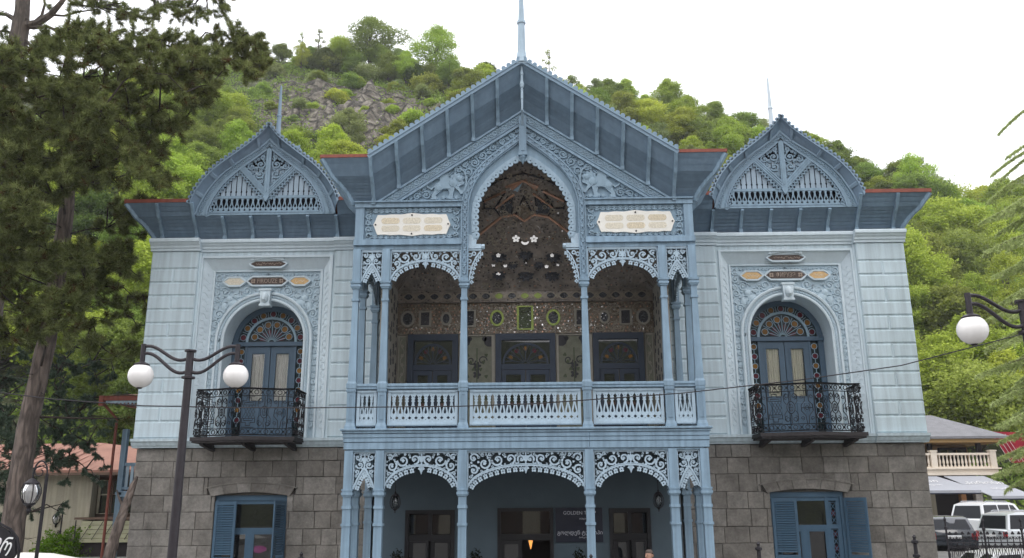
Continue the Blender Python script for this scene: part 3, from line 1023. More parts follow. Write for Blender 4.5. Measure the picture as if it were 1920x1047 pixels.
    for k in range(nu):
        xa, xb = k*unit, (k+1)*unit; xm = (xa+xb)/2; hw = unit/2
        kind = k % 3
        if kind == 0:    # meander steps with a lattice field
            for t in (-1, 1):
                base = zc+t*H*.22
                pp = [(xa+.03, base), (xa+.03, base+t*.10), (xm-.06, base+t*.10), (xm-.06, base+t*.18), (xm+.06, base+t*.18), (xm+.06, base+t*.10), (xb-.03, base+t*.10), (xb-.03, base)]
                ir.ribbon(pp, .016, -T_, T_)
                ir.ribbon([(xa+.09, base), (xa+.09, base+t*.05), (xb-.09, base+t*.05), (xb-.09, base)], .014, -T_, T_)
                ir.ribbon([(xa+.05, zc+t*H*.48), (xb-.05, zc+t*H*.48)], .014, -T_, T_)
            for i in range(5):
                u = xa+.05+(unit-.1)*i/4
                ir.ribbon([(u, zc-.17), (min(u+.17, xb-.03), zc-.17+min(.17, xb-.03-u)*2)], .009, -.006, .006)
                ir.ribbon([(u, zc+.17), (min(u+.17, xb-.03), zc+.17-min(.17, xb-.03-u)*2)], .009, -.006, .006)
            ir.ribbon([(xa+.03, zc-.18), (xb-.03, zc-.18)], .014, -T_, T_); ir.ribbon([(xa+.03, zc+.18), (xb-.03, zc+.18)], .014, -T_, T_)
        elif kind == 1:  # oval medallion with scrolls
            ir.ring(xm, zc, .105, .018, -T_, T_, 14, .16)
            ir.ring(xm, zc, .055, .012, -T_, T_, 10, .10)
            ir.ribbon([(xm, zc-.1), (xm, zc+.1)], .014, -T_, T_); ir.ribbon([(xm-.06, zc), (xm+.06, zc)], .012, -T_, T_)
            for sx_ in (-1, 1):
                for sz_ in (-1, 1):
                    sp_ = spiral(xm+sx_*.10, zc+sz_*.30, .085, 1.3, -sz_*pi/2, sx_*sz_)
                    ir.ribbon(sp_, .014, -T_, T_)
                    ir.ribbon([(xm+sx_*.11, zc+sz_*.08), (xm+sx_*.17, zc+sz_*.17), (xm+sx_*.17, zc+sz_*.28), (xm+sx_*.10, zc+sz_*.385)], .014, -T_, T_)
                    ir.ribbon([(xm, zc+sz_*.16), (xm+sx_*.02, zc+sz_*.30), (xm, zc+sz_*H*.5)], .012, -T_, T_)
        else:            # lyre
            for sx_ in (-1, 1):
                pp = [(xm+sx_*.02, zm0), (xm+sx_*.05, zc-.22), (xm+sx_*.15, zc-.10), (xm+sx_*.14, zc+.06), (xm+sx_*.05, zc+.16), (xm+sx_*.05, zm1)]
                ir.ribbon(pp, .016, -T_, T_)
                ir.ribbon([(xm+sx_*.05, zc-.12), (xm+sx_*.08, zc), (xm+sx_*.05, zc+.10)], .012, -T_, T_)
                ir.ribbon(spiral(xm+sx_*.13, zc+.27, .055, 1.2, pi*.5, sx_), .013, -T_, T_)
                ir.ribbon(spiral(xm+sx_*.13, zc-.29, .055, 1.2, -pi*.5, -sx_), .013, -T_, T_)
            ir.ribbon([(xm-.15, zc-.02), (xm+.15, zc-.02)], .014, -T_, T_)
            ir.ring(xm, zc-.02, .05, .014, -T_, T_, 10)
    ir.mapv(mp)
    obj('ironwork', ir, 'iron', bc, kind='stuff')

    # ---- coved eaves of the wing
    e1, z1_, e2, z2_ = .45, 10.90, .69, 11.27
    zw = 10.285
    xo, xi = 10.99, 4.30       # wall corner outside, meets the porch inside
    def rowp(t):
        # t 0..1 from wall to fold, 1..2 fold to eave ; gentle cove
        if t <= 1:
            a = t; return e1*(a*.55+.45*a*a), zw+(z1_-zw)*(a*1.12-.12*a*a)
        a = t-1; return e1+(e2-e1)*a, z1_+(z2_-z1_)*a
    def cove_row(t):
        e, z = rowp(t)
        return [(s*xi, -e, z), (s*(xo+e), -e, z), (s*(xo+e), 8.0, z)]
    def upper_rows(t):
        e, z = rowp(t)
        og_ = 2.14
        return [[(X(out_in*og_), -e, z), (s*(xo+e), -e, z), (s*(xo+e), 8.0, z)], [(s*4.9, -e, z), (X(-out_in*og_), -e, z)]]
    sb = MB(); sb.loft([[(x, y+.03, z) for x, y, z in cove_row(t)] for t in (0, .5, 1)])
    for k in (0, 1): sb.loft([[(x, y+.03, z) for x, y, z in upper_rows(t)[k]] for t in (1, 1.5, 2)])
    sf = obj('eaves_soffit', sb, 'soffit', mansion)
    ts = [i/7 for i in range(8)] + [1+i/3 for i in range(1, 4)]
    for a, c in zip(ts, ts[1:]):
        for k in ((None,) if c <= 1.0001 else (0, 1)):
            r0, r1_ = (cove_row(a+.012), cove_row(c-.012)) if k is None else (upper_rows(a+.02)[k], upper_rows(c-.02)[k])
            m = MB()
            lap = [(x, y-.022 if i < 2 else y, z) for i, (x, y, z) in enumerate(r1_)]
            m.loft([r0, lap]); m.loft([lap, [(x, y+.04 if i < 2 else y, z+.004) for i, (x, y, z) in enumerate(r1_)]])
            obj('plank', m, 'soffit', sf)
    # curved brackets
    def brk(x, full, w_=.085):
        ts2 = [0, .25, .5, .75, 1] + ([1.25, 1.5, 1.95] if full else [])
        ot = [rowp(t) for t in ts2]
        poly = [(-e, z+.01) for e, z in ot]
        inner = []
        for i, (e, z) in enumerate(ot):
            p = ot[max(i-1, 0)]; q = ot[min(i+1, len(ot)-1)]
            dx, dz = q[0]-p[0], q[1]-p[1]; l = hypot(dx, dz)
            inner.append((-(e+.085*dz/l), z-.085*dx/l))
        m = MB(); m.prismx(poly+inner[::-1], x-w_/2, x+w_/2)
        m.box(x-w_/2-.012, x+w_/2+.012, -.16, .0, zw-.02, zw+.10)
        obj('bracket', m, 'porch', mansion)
    for k in range(6):
        x = -2.11+.84*k
        brk(X(x), (k == 0 and s < 0) or (k == 5 and s > 0))
    brk(s*10.76, True)
    if True:
        # hip bracket on the corner
        ts2 = [0, .25, .5, .75, 1, 1.4, 1.95]
        ot = [rowp(t) for t in ts2]
        m = MB(); rows = []
        for i, (e, z) in enumerate(ot):
            p = ot[max(i-1, 0)]; q = ot[min(i+1, len(ot)-1)]
            dx, dz = q[0]-p[0], q[1]-p[1]; l = hypot(dx, dz)
            rows.append([(s*(xo+e-.06), -e, z+.01), (s*(xo+e), -e+.06, z+.01), (s*(xo+e+.085*dz/l), -e+.06-.085*dz/l, z-.085*dx/l), (s*(xo+e-.06+.085*dz/l), -e-.085*dz/l, z-.085*dx/l)])
        m.loft(rows, True)
        obj('bracket', m, 'porch', mansion)
    # eave edge: red sheet at the two straight ends, roof behind
    rf = MB()
    og = 2.18
    oa_, ob_ = (X(og) if s > 0 else s*(xo+e2+.05)), 0
    lo, hi = sorted((s*(xo+e2+.04), X(out_in*og)))
    rf.box(lo, hi, -e2-.035, -e2+.02, z2_-.02, z2_+.085)
    obj('eave_sheet', rf, 'redroof', mansion, label='red painted sheet along the eave edge'); rf = MB()
    lo2, hi2 = sorted((X(-out_in*og), s*4.9))
    rf.box(lo2, hi2, -e2-.035, -e2+.02, z2_-.02, z2_+.085)
    obj('eave_sheet', rf, 'redroof', mansion, label='red painted sheet along the eave edge'); rf = MB()
    q1, q2 = s*(xo+e2+.04), s*(xo+e2-.015)
    rf.box(min(q1, q2), max(q1, q2), -e2+.021, 8, z2_-.02, z2_+.085)
    obj('eave_sheet', rf, 'redroof', mansion, label='red painted sheet along the eave edge')
    rf = MB()
    E = xo+e2
    def zr(y): return z2_+.08+(13.2-z2_-.08)*(y+e2)/(6+e2)
    xa_, xb_ = X(out_in*2.15), X(-out_in*2.15)
    rf.add([(s*E,-e2,zr(-e2)),(xa_,-e2,zr(-e2)),(xa_,.5,zr(.5)),(s*(E-1.18),.5,zr(.5))], [(0,1,2,3)])
    rf.add([(xb_,-e2,zr(-e2)),(s*4.7,-e2,zr(-e2)),(s*4.7,.5,zr(.5)),(xb_,.5,zr(.5))], [(0,1,2,3)])
    rf.add([(s*(E-1.18),.5,zr(.5)),(s*4.3,.5,zr(.5)),(s*4.3,6,13.2),(s*(E-6),6,13.2),(s*E,14,z2_+.08),(s*4.3,14,z2_+.08),(s*E,-e2,z2_+.08)], [(0,1,2,3),(0,3,4,6),(3,2,5,4)])
    obj('roof', rf, 'redroof', mansion)
    # ---- ogee gable standing on the eave
    VO = [(0,13.66),(.12,13.50),(.30,13.28),(.55,13.06),(.82,12.84),(1.10,12.62),(1.38,12.40),(1.62,12.17),(1.84,11.90),(2.02,11.60),(2.12,11.36),(2.17,11.17)]
    FO = [(0,13.29),(.12,13.16),(.30,13.0),(.52,12.83),(.77,12.66),(1.02,12.47),(1.26,12.28),(1.47,12.07),(1.67,11.80),(1.84,11.50),(1.98,11.20),(2.06,10.93)]
    FI = [(0,13.06),(.12,12.92),(.28,12.79),(.48,12.63),(.70,12.46),(.92,12.28),(1.13,12.08),(1.31,11.88),(1.47,11.64),(1.61,11.38),(1.70,11.14),(1.74,10.93)]
    def full(P): return [(-x, z) for x, z in P[::-1]] + P[1:]
    ov, of, oi_ = full(VO), full(FO), full(FI)
    Yf = -.46
    g = MB()
    g.loft([[(X(x), -e2-.03, z) for x, z in ov], [(X(x*.97), -.62, z-.05) for x, z in ov], [(X(x), Yf, z) for x, z in of]])
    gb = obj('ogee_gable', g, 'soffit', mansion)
    g = MB()
    g.loft([[(X(x), -e2-.06, z+.0) for x, z in ov], [(X(x*1.02), -e2-.06, z+.075) for x, z in ov], [(X(x*1.02), 4.0, z+.075) for x, z in ov]])
    g.loft([[(X(x), -e2-.06, z+.0) for x, z in ov], [(X(x), -e2+.02, z-.01) for x, z in ov]])
    obj('ogee_roof', g, 'verge', gb)
    # toothed crest along the verge
    def along(P, step):
        o_ = []; acc = 0
        for (ax_, az_), (bx_, bz_) in zip(P, P[1:]):
            l = hypot(bx_-ax_, bz_-az_)
            while acc <= l:
                t = acc/l; o_.append((ax_+(bx_-ax_)*t, az_+(bz_-az_)*t, atan2(bz_-az_, bx_-ax_))); acc += step
            acc -= l
        return o_
    for x, z, a in along([(x*1.02, z+.09) for x, z in ov], .145):
        g = MB(); g.prism([(X(x)+.055*cos(2*pi*i/8), z+.055*sin(2*pi*i/8)) for i in range(8)], -e2-.06, -e2-.03)
        obj('crest_tooth', g, 'verge', gb)
    # short ribs under the verge
    for P, Q, sgn in ((VO, FO, 1), (VO, FO, -1)):
        for k in (2, 5, 7, 9):
            (ax_, az_), (bx_, bz_) = P[k], Q[k]
            m = MB()
            w_ = .045
            dx, dz = P[k+1][0]-P[k-1][0], P[k+1][1]-P[k-1][1]; l = hypot(dx, dz); tx, tz = dx/l*w_, dz/l*w_
            rows = []
            for (cx_, cz_, cy_) in ((ax_, az_, -e2), (bx_, bz_, Yf)):
                rows.append([(X(sgn*(cx_-tx)), cy_, cz_-tz), (X(sgn*(cx_+tx)), cy_, cz_+tz), (X(sgn*(cx_+tx)), cy_-.04, cz_+tz-.05), (X(sgn*(cx_-tx)), cy_-.04, cz_-tz-.05)])
            m.loft(rows, True)
            obj('rib', m, 'verge', gb)
    # moulded band
    g = MB()
    rows = [[(X(x), Yf+dy, z) for x, z in P] for P, dy in ((of, .10), (of, -.02), ([(.55*a[0]+.45*b_[0], .55*a[1]+.45*b_[1]) for a, b_ in zip(of, oi_)], -.045), (oi_, -.02), (oi_, .10))]
    g.loft(rows)
    obj('ogee_moulding', g, 'gable', gb)
    for P, w_, pr in ((of, .05, .075), (oi_, .04, .06)):
        g = MB(); g.ribbon([(X(x), z) for x, z in P], w_, Yf-pr, Yf+.02); obj('moulding_strip', g, 'verge', gb)
    mid = [(.6*a[0]+.4*b_[0], .6*a[1]+.4*b_[1]) for a, b_ in zip(of, oi_)]
    g = MB()
    for x, z, a in along(mid, .11):
        g.ring(X(x), z, .038, .018, Yf-.065, Yf-.03, 8)
    obj('guilloche', g, 'gable', gb, kind='stuff')
    def scallop(P, name, inward):
        g = MB()
        for x, z, a in along(P, .118):
            nx, nz = -sin(a)*inward, cos(a)*inward
            g.ring(X(x+nx*.02), z+nz*.02, .05, .03, Yf-.04, Yf, 9)
            g.disc(X(x+nx*.085), z+nz*.085, .03, Yf-.03, Yf, 6)
        obj(name, g, 'gable', gb, kind='stuff')
    low = [p for p in oi_ if p[1] < 12.40]
    left = [p for p in low if p[0] < 0]; right = [p for p in low if p[0] > 0]
    scallop(left, 'scalloped_trim', -1); scallop(right, 'scalloped_trim', -1)
    # king post and V braces
    m = MB(); m.box(X(-.075), X(.075), Yf-.06, Yf+.05, 11.45, 13.08); m.ribbon([(X(-.02), 11.6), (X(-.02), 12.95)], .04, Yf-.075, Yf-.05)
    m.prism([(X(-.09), 11.46), (X(.09), 11.46), (X(.05), 11.36), (X(0), 11.30), (X(-.05), 11.36)], Yf-.09, Yf+.02)
    obj('king_post', m, 'gable', gb)
    for sg in (-1, 1):
        p, q = (sg*.80, 12.40), (sg*.02, 11.56)
        m = MB(); m.ribbon([(X(p[0]), p[1]), (X(q[0]), q[1])], .19, Yf-.045, Yf+.05)
        for dd in (-.06, .0, .06):
            dx, dz = q[0]-p[0], q[1]-p[1]; l = hypot(dx, dz)
            m.ribbon([(X(p[0]-dz/l*dd), p[1]+dx/l*dd), (X(q[0]-dz/l*dd), q[1]+dx/l*dd)], .03, Yf-.062, Yf-.04)
        obj('brace', m, 'gable', gb)
        sc = [(p[0]-sg*.02, p[1]-.13), (q[0]+sg*.05, q[1]-.12)]
        scallop(sc if sg > 0 else sc, 'scalloped_trim', 1 if sg > 0 else -1)
    # fretted diamond
    def dist(x, z):
        if x < .085: return -1
        t = pdist([(.80,12.40),(.02,11.56)], x, z)-.10
        inside = z > 11.56+(x-.02)*(12.40-11.56)/.78
        if not inside: return -1
        return min(x-.08, t, pdist(FI, x, z)-.0 if z < 13 else -1)
    cs = pack(dist, .08, .85, 11.6, 12.95, .15, .03, .03)
    m = MB(); scrolls(m, cs, .045, Yf-.02, Yf+.02, True, 1.15)
    m.mapv(lambda x, y, z: (X(x), y, z))
    obj('fretwork_panel', m, 'gable', gb, kind='stuff')
    # boards behind, rail and slatted grille
    m = MB(); m.box(X(-1.58), X(1.58), Yf-.012, Yf+.05, 11.43, 11.51); m.box(X(-2.04), X(2.04), Yf-.03, Yf+.05, 10.905, 10.965)
    obj('cross_rail', m, 'gable', gb)
    def fi_x(z):
        for (ax_, az_), (bx_, bz_) in zip(FI, FI[1:]):
            if bz_ <= z <= az_: return ax_+(bx_-ax_)*(az_-z)/(az_-bz_)
        return 1.74
    def fi_z(x):
        x = abs(x)
        for (ax_, az_), (bx_, bz_) in zip(FI, FI[1:]):
            if ax_ <= x <= bx_: return az_+(bz_-az_)*(x-ax_)/(bx_-ax_)
        return 10.93
    k = -9
    while k <= 9:
        x0 = k*.155+.014; x1 = (k+1)*.155-.014
        if k == -10: pass
        xm = max(abs(x0), abs(x1))
        zt_ = fi_z(xm) if xm < 1.5 else 11.5
        zt_ = min(zt_, 12.45)
        if zt_ > 11.56:
            m = MB()
            h_ = (11.52+zt_)/2
            m.prism([(X(x0),11.52),(X(x1),11.52),(X(x1),11.62),(X(x1-.02),11.65),(X(x1),11.68),(X(x1),zt_),(X(x0),zt_),(X(x0),11.68),(X(x0+.02),11.65),(X(x0),11.62)], Yf+.03, Yf+.05)
            obj('board', m, 'attic_board', gb)
        k += 1
    k = -11
    while k <= 10:
        xc = (k+.5)*.157
        lim = fi_x(11.3)
        if abs(xc) < 1.66:
            m = MB()
            z0, h = 10.985, .435 if abs(xc) < 1.50 else .25
            def L(f): return z0+h*f
            hw = .0785
            outer = [(.0,hw),(.12,hw),(.19,.036),(.26,hw*.9),(.34,hw*.92),(.62,.036),(.80,.022),(.92,.03),(1.0,.05)]
            innr = [(1.0,.0),(.74,.0),(.60,.006),(.42,.042),(.36,.020),(.33,.0),(0,.0)]
            for sg in (-1, 1):
                poly = [(X(xc+sg*w_), L(f)) for f, w_ in outer] + [(X(xc+sg*w_), L(f)) for f, w_ in innr]
                m.prism(poly, Yf-.01, Yf+.015, back=False)
            obj('slat', m, 'gable', gb)
        k += 1
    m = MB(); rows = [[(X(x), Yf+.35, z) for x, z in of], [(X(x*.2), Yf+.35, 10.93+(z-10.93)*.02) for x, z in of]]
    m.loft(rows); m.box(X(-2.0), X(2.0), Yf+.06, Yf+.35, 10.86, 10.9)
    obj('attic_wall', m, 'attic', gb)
    # pinnacle on the ridge
    m = MB()
    lx = 0.0
    m.lathe(X(lx), .20, [(.10,13.55),(.10,13.75),(.075,13.80),(.068,14.35),(.085,14.36),(.085,14.40),(.06,14.42),(.048,14.9),(.034,15.38),(.0,15.46)], 8)
    obj('pinnacle', m, 'verge' if s < 0 else 'whitetrim', gb)
wing(-1); wing(1)
# ================================================================ the carved porch
# ---- columns
def column_mesh(levels):
    m = MB()
    for z0, z1, h0, h1 in levels:
        m.loft([[(-h0,-h0,z0),(h0,-h0,z0),(h0,h0,z0),(-h0,h0,z0)], [(-h1,-h1,z1),(h1,-h1,z1),(h1,h1,z1),(-h1,h1,z1)]], True)
        o = len(m.v)
        m.f.append((o-8, o-7, o-6, o-5)[::-1]); m.f.append((o-4, o-3, o-2, o-1))
    return m
up_shaft = column_mesh([(5.62,7.68,.098,.072)]).mesh('shaft', 'porch')
up_cap = column_mesh([(7.68,7.74,.095,.095),(7.74,8.0,.074,.074),(8.0,8.05,.10,.115),(8.05,8.10,.13,.13),(8.10,8.14,.11,.11),(8.14,8.19,.135,.14)]).mesh('capital', 'porch')
up_base = column_mesh([(4.452,4.52,.135,.13),(4.52,4.60,.125,.105),(4.60,5.36,.102,.102),(5.36,5.40,.12,.125),(5.40,5.45,.115,.115),(5.45,5.565,.128,.128),(5.565,5.62,.12,.098)]).mesh('pedestal', 'porch')
up_post = column_mesh([(8.19,9.06,.098,.098)]).mesh('post', 'porch')
lo_shaft = column_mesh([(0.35,2.16,.102,.098)]).mesh('shaft', 'porch')
lo_cap = column_mesh([(2.16,2.22,.12,.12),(2.22,2.56,.098,.098),(2.56,2.63,.118,.112),(2.63,2.84,.095,.095),(2.84,2.88,.115,.13),(2.88,2.94,.138,.138),(2.94,2.98,.12,.12),(2.98,3.02,.135,.135)]).mesh('capital', 'porch')
lo_base = column_mesh([(0.0,0.25,.15,.15),(0.25,0.35,.14,.11)]).mesh('pedestal', 'porch')
lo_post = column_mesh([(3.02,3.93,.102,.102)]).mesh('post', 'porch')
spots = []
for s in (-1, 1):
    spots += [(s*C1, PF, 1), (s*C2, PF, 1), (s*C3, PF, 0), (s*C1, PF+.93, 1), (s*C1, -.14, 1)]
fl = MB(); fl.ribbon([(-.05,4.68),(.05,4.68),(.05,5.28),(-.05,5.28)], .018, -.116, -.10, True)
ped_panel = fl.mesh('pedestal_panel', 'porch')
for x, y, hp in spots:
    c = obj('column', up_shaft, None, mansion, loc=(x, y, 0))
    obj('capital', up_cap, None, c); pd_ = obj('pedestal', up_base, None, c)
    if hp: obj('post', up_post, None, c)
    obj('pedestal_panel', ped_panel, None, c)
    c = obj('column', lo_shaft, None, mansion, loc=(x, y, 0))
    obj('capital', lo_cap, None, c); obj('pedestal', lo_base, None, c); obj('post', lo_post, None, c)

# ---- fretwork arches between the posts
def fret_mesh(W, zt, zs, zc, drop, pointed=False, grid=.026, pend=True):
    m = MB()
    y0, y1 = -.022, .022
    m.box(-W, W, -.03, .03, zt-.035, zt)
    for sg in (-1, 1):
        a, c = sorted((sg*W, sg*(W-.03))); m.box(a, c, -.028, .028, zs, zt-.035)
    def az(x):
        u = min(1, abs(x)/(W-.01))
        if pointed: return zs + (zc-zs)*(1-u**1.25)**.85 if u < 1 else zs
        return zs + (zc-zs)*sqrt(max(0, 1-u**2.0))
    N = 40 if W > .5 else 20
    arch = []
    for i in range(N+1):
        if pointed: x = (W-.02)*(-1+2*i/N)
        else: x = -(W-.02)*cos(pi*i/N)
        arch.append((x, az(x)))
    m.ribbon(arch, .034, -.038, .03)
    m.ribbon([(x, z+.035) for x, z in arch], .018, -.028, .02)
    def dist(x, z):
        if z < az(x): return -1
        return min(W-.03-x, zt-.03-z, pdist(arch, x, z)-.03, (x if x > .04 else -1) if W < .5 else (x+.0 if x > .03 else -1))
    cs = pack(dist, .03, W-.03, zs, zt-.03, .16 if W > .5 else .10, .022, grid)
    scrolls(m, cs, .046 if W > .5 else .036, y0, y1, True, 1.0)
    # palmette at the centre over the crown
    hh = zt-.035-zc
    m.ribbon([(0, zc+.02), (0, zt-.03)], .03, y0, y1); m.flower(0, zc+hh*.55, min(.085, hh*.36), y0-.004, y1, 3, -pi/2, 0)
    # little four petalled flowers hanging in a row under the arch
    acc = 0; last = arch[0]; step = .155 if W > .5 else .13; nxt = .06
    for p, q in zip(arch, arch[1:]):
        l = hypot(q[0]-p[0], q[1]-p[1])
        while nxt <= acc+l:
            t = (nxt-acc)/l
            x, z = p[0]+(q[0]-p[0])*t, p[1]+(q[1]-p[1])*t
            a = atan2(q[1]-p[1], q[0]-p[0])
            nx, nz = sin(a), -cos(a)
            if not (pend and abs(x) < .11 and W > .5):
                fx, fz = x+nx*drop, z+nz*drop
                m.flower(fx, fz, .066, y0, y1, 4, a+pi/4, .22)
                m.ribbon([(x, z), (fx-nx*.03, fz-nz*.03)], .034, y0, y1)
                k = .5*step
                m.disc(x+cos(a)*k+nx*.026, z+sin(a)*k+nz*.026, .026, y0, y1, 7)
            nxt += step
        acc += l
    if pend and W > .5:
        m.prism([(-.10, zc+.0), (-.055, zc-.03), (-.085, zc-.08), (-.04, zc-.10), (0, zc-.205), (.04, zc-.10), (.085, zc-.08), (.055, zc-.03), (.10, zc)], y0, y1)
        m.ribbon([(0, zc), (0, zc-.15)], .018, y0-.012, y0)
    return m
fret_lo_wide = fret_mesh((C2-C3)/2-.105, 3.90, 2.98, 3.56, .098).mesh('fretwork_panel', 'fret')
fret_lo_mid = fret_mesh(C3-.105, 3.90, 2.98, 3.56, .098).mesh('fretwork_panel', 'fret')
fret_lo_thin = fret_mesh((C1-C2)/2-.105, 3.90, 2.98, 3.50, .085, True, .02).mesh('fretwork_panel', 'fret')
fret_up_wide = fret_mesh((C2-C3)/2-.10, 9.02, 8.16, 8.73, .092).mesh('fretwork_panel', 'fret')
fret_up_thin = fret_mesh((C1-C2)/2-.10, 9.02, 8.16, 8.66, .085, True, .02).mesh('fretwork_panel', 'fret')
fret_up_side = fret_mesh((2.9-.93-.14)/2-.10, 9.02, 8.16, 8.73, .092).mesh('fretwork_panel', 'fret')
fret_lo_side = fret_mesh((2.9-.93-.14)/2-.105, 3.90, 2.98, 3.56, .098).mesh('fretwork_panel', 'fret')
fret_up_thin2 = fret_mesh(.93/2-.10, 9.02, 8.16, 8.66, .085, True, .022).mesh('fretwork_panel', 'fret')
fret_lo_thin2 = fret_mesh(.93/2-.105, 3.90, 2.98, 3.50, .085, True, .022).mesh('fretwork_panel', 'fret')
obj('fretwork_panel', fret_lo_mid, None, mansion, loc=(0, PF, 0))
for s in (-1, 1):
    obj('fretwork_panel', fret_lo_wide, None, mansion, loc=(s*(C2+C3)/2, PF, 0))
    obj('fretwork_panel', fret_up_wide, None, mansion, loc=(s*(C2+C3)/2, PF, 0))
    obj('fretwork_panel', fret_lo_thin, None, mansion, loc=(s*(C1+C2)/2, PF, 0))
    obj('fretwork_panel', fret_up_thin, None, mansion, loc=(s*(C1+C2)/2, PF, 0))
    for me, yy in ((fret_up_thin2, PF+.465), (fret_lo_thin2, PF+.465), (fret_up_side, (PF+.93-.14)/2), (fret_lo_side, (PF+.93-.14)/2)):
        obj('fretwork_panel', me, None, mansion, loc=(s*C1, yy, 0), rot=(0, 0, pi/2))
# half brackets of the wide middle bay
def half_bracket():
    m = MB()
    arch = [(0.03, 8.10), (.05, 8.35), (.11, 8.6), (.21, 8.82), (.33, 8.98)]
    m.ribbon(arch, .035, -.035, .03)
    def dist(x, z):
        t = None
        for (ax_, az_), (bx_, bz_) in zip(arch, arch[1:]):
            if az_ <= z <= bz_: t = ax_+(bx_-ax_)*(z-az_)/(bz_-az_)
        if t is None: return -1
        return min(x+.01, t-.02-x, 9.0-z)
    for x, z in ((.035, 8.72), (.05, 8.88), (.15, 8.92), (.03, 8.55)):
        m.ring(x, z, .045, .03, -.02, .02, 9)
    for (ax_, az_), (bx_, bz_) in zip(arch, arch[1:]):
        for t in (.25, .75):
            x, z = ax_+(bx_-ax_)*t, az_+(bz_-az_)*t
            a = atan2(bz_-az_, bx_-ax_)
            m.flower(x+sin(a)*.06, z-cos(a)*.06, .055, -.022, .022, 4, a, .24)
    m.box(0, .35, -.03, .03, 9.0, 9.03)
    return m
for s in (-1, 1):
    m = half_bracket(); m.mapv(lambda x, y, z: (s*(C3-.09-x), PF+y, z))
    obj('fretwork_panel', m, 'fret', mansion, label='half bracket of pierced scrollwork beside the tall arch')

# ---- balustrade of the loggia
def baluster_mesh(pitch, h):
    m = MB(); hw = pitch/2
    outer = [(0,hw),(.10,hw),(.155,hw*.42),(.21,hw*.98),(.28,hw*.98),(.42,hw*.80),(.58,hw*.45),(.68,hw*.30),(.72,hw*.62),(.76,hw*.36),(.82,hw*.62),(.86,hw*.42),(.90,hw*.75),(.94,hw*.98),(1,hw)]
    inner = [(1,0),(.90,0),(.88,hw*.16),(.86,hw*.05),(.845,0),(.60,0),(.48,hw*.16),(.35,hw*.42),(.31,hw*.30),(.29,0),(.12,0),(.10,hw*.14),(.08,0),(0,0)]
    for sg in (-1, 1):
        m.prism([(sg*w_, h*f) for f, w_ in outer]+[(sg*w_, h*f) for f, w_ in inner], -.014, .014)
    return m
def rail_panel(W, loc, rotz, n):
    "framed panel of n fretted balusters, W = half width"
    z0, z1 = 4.52, 5.405
    m = MB()
    m.box(-W, W, -.035, .03, z1-.075, z1); m.box(-W, W, -.035, .03, z0, z0+.085)
    m.box(-W, -W+.075, -.03, .03, z0+.085, z1-.075); m.box(W-.075, W, -.03, .03, z0+.085, z1-.075)
    m.box(-W+.01, W-.01, -.05, -.036, z1-.055, z1-.02); m.box(-W+.01, W-.01, -.05, -.036, z0+.02, z0+.055)
    p = obj('railing_panel', m, 'fret', mansion, loc=loc, rot=(0, 0, rotz))
    inner_w = 2*(W-.075)
    pitch = inner_w/n
    key = (round(pitch, 4))
    if key not in rail_panel.cache:
        rail_panel.cache[key] = baluster_mesh(pitch, z1-.075-z0-.085).mesh('baluster', 'fret')
    for i in range(n):
        obj('baluster', rail_panel.cache[key], None, p, loc=(-W+.075+pitch*(i+.5), 0, z0+.085))
    return p
rail_panel.cache = {}
rail_panel(C3-.16, (0, PF, 0), 0, 16)
for s in (-1, 1):
    rail_panel((C2-C3)/2-.14, (s*(C2+C3)/2, PF, 0), 0, 10)
    rail_panel((C1-C2)/2-.135, (s*(C1+C2)/2, PF, 0), 0, 3)
    rail_panel(.93/2-.14, (s*C1, PF+.465, 0), s*pi/2, 4)
    rail_panel((2.9-.93-.14)/2-.14, (s*C1, (PF+.93-.14)/2, 0), s*pi/2, 10)
m = MB()
prof = [(-.085,5.42),(-.10,5.44),(-.085,5.47),(-.115,5.50),(-.115,5.545),(-.09,5.56),(.09,5.56),(.10,5.42)]
m.prismx([(PF+y, z) for y, z in prof], -C1, C1)
for s in (-1, 1):
    st = len(m.v); m.prismx([(y, z) for y, z in prof], .10, 2.72)
    m.mapv(lambda x, y, z: (s*(C1-y), PF+x, z), st)
obj('handrail', m, 'porch', mansion)

# ---- floor beam of overlapping boards
fb = MB(); X0 = 4.44
fb.box(-X0+.02, X0-.02, PF-.08, 0.0, 4.10, 4.40)
beam = obj('floor_beam', fb, 'porch', mansion)
for (z0, z1, pr) in ((3.955, 4.12, .12), (4.128, 4.225, .135), (4.233, 4.33, .145), (4.338, 4.395, .17), (4.40, 4.452, .21)):
    cuts = [-X0-pr+.12, 1.55 if z0 < 4.3 else X0+pr-.12, X0+pr-.12]
    for a, c in zip(cuts, cuts[1:]):
        if c-a < .1: continue
        m = MB(); m.bev(a+.002, c-.002, PF-pr, PF+.02, z0, z1, .008, .01)
        obj('board', m, 'porch', beam)
    for s in (-1, 1):
        m = MB(); xo_ = s*(X0+pr-.12)
        m.box(min(xo_, xo_-s*.05), max(xo_, xo_-s*.05), PF+.021, -.005, z0, z1)
        obj('board', m, 'porch', beam)
m = MB(); m.box(-4.4, 4.4, PF+.02, 0.0, 4.40, 4.45); m.box(-3.7, 3.7, 0.0, .5, 4.40, 4.45)
obj('loggia_floor', m, 'verge', mansion)
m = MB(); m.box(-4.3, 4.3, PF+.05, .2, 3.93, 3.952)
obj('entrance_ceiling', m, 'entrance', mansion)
m = MB()
m.prism([(-C1-.05, 3.955), (-C1+.5, 3.955), (-C1+.45, 3.935), (-C1-.05, 3.935)], PF-.06, PF+.06)
m.box(-C1, C1, PF-.07, PF+.05, 3.902, 3.953)
obj('arch_lintel', m, 'porch', mansion)

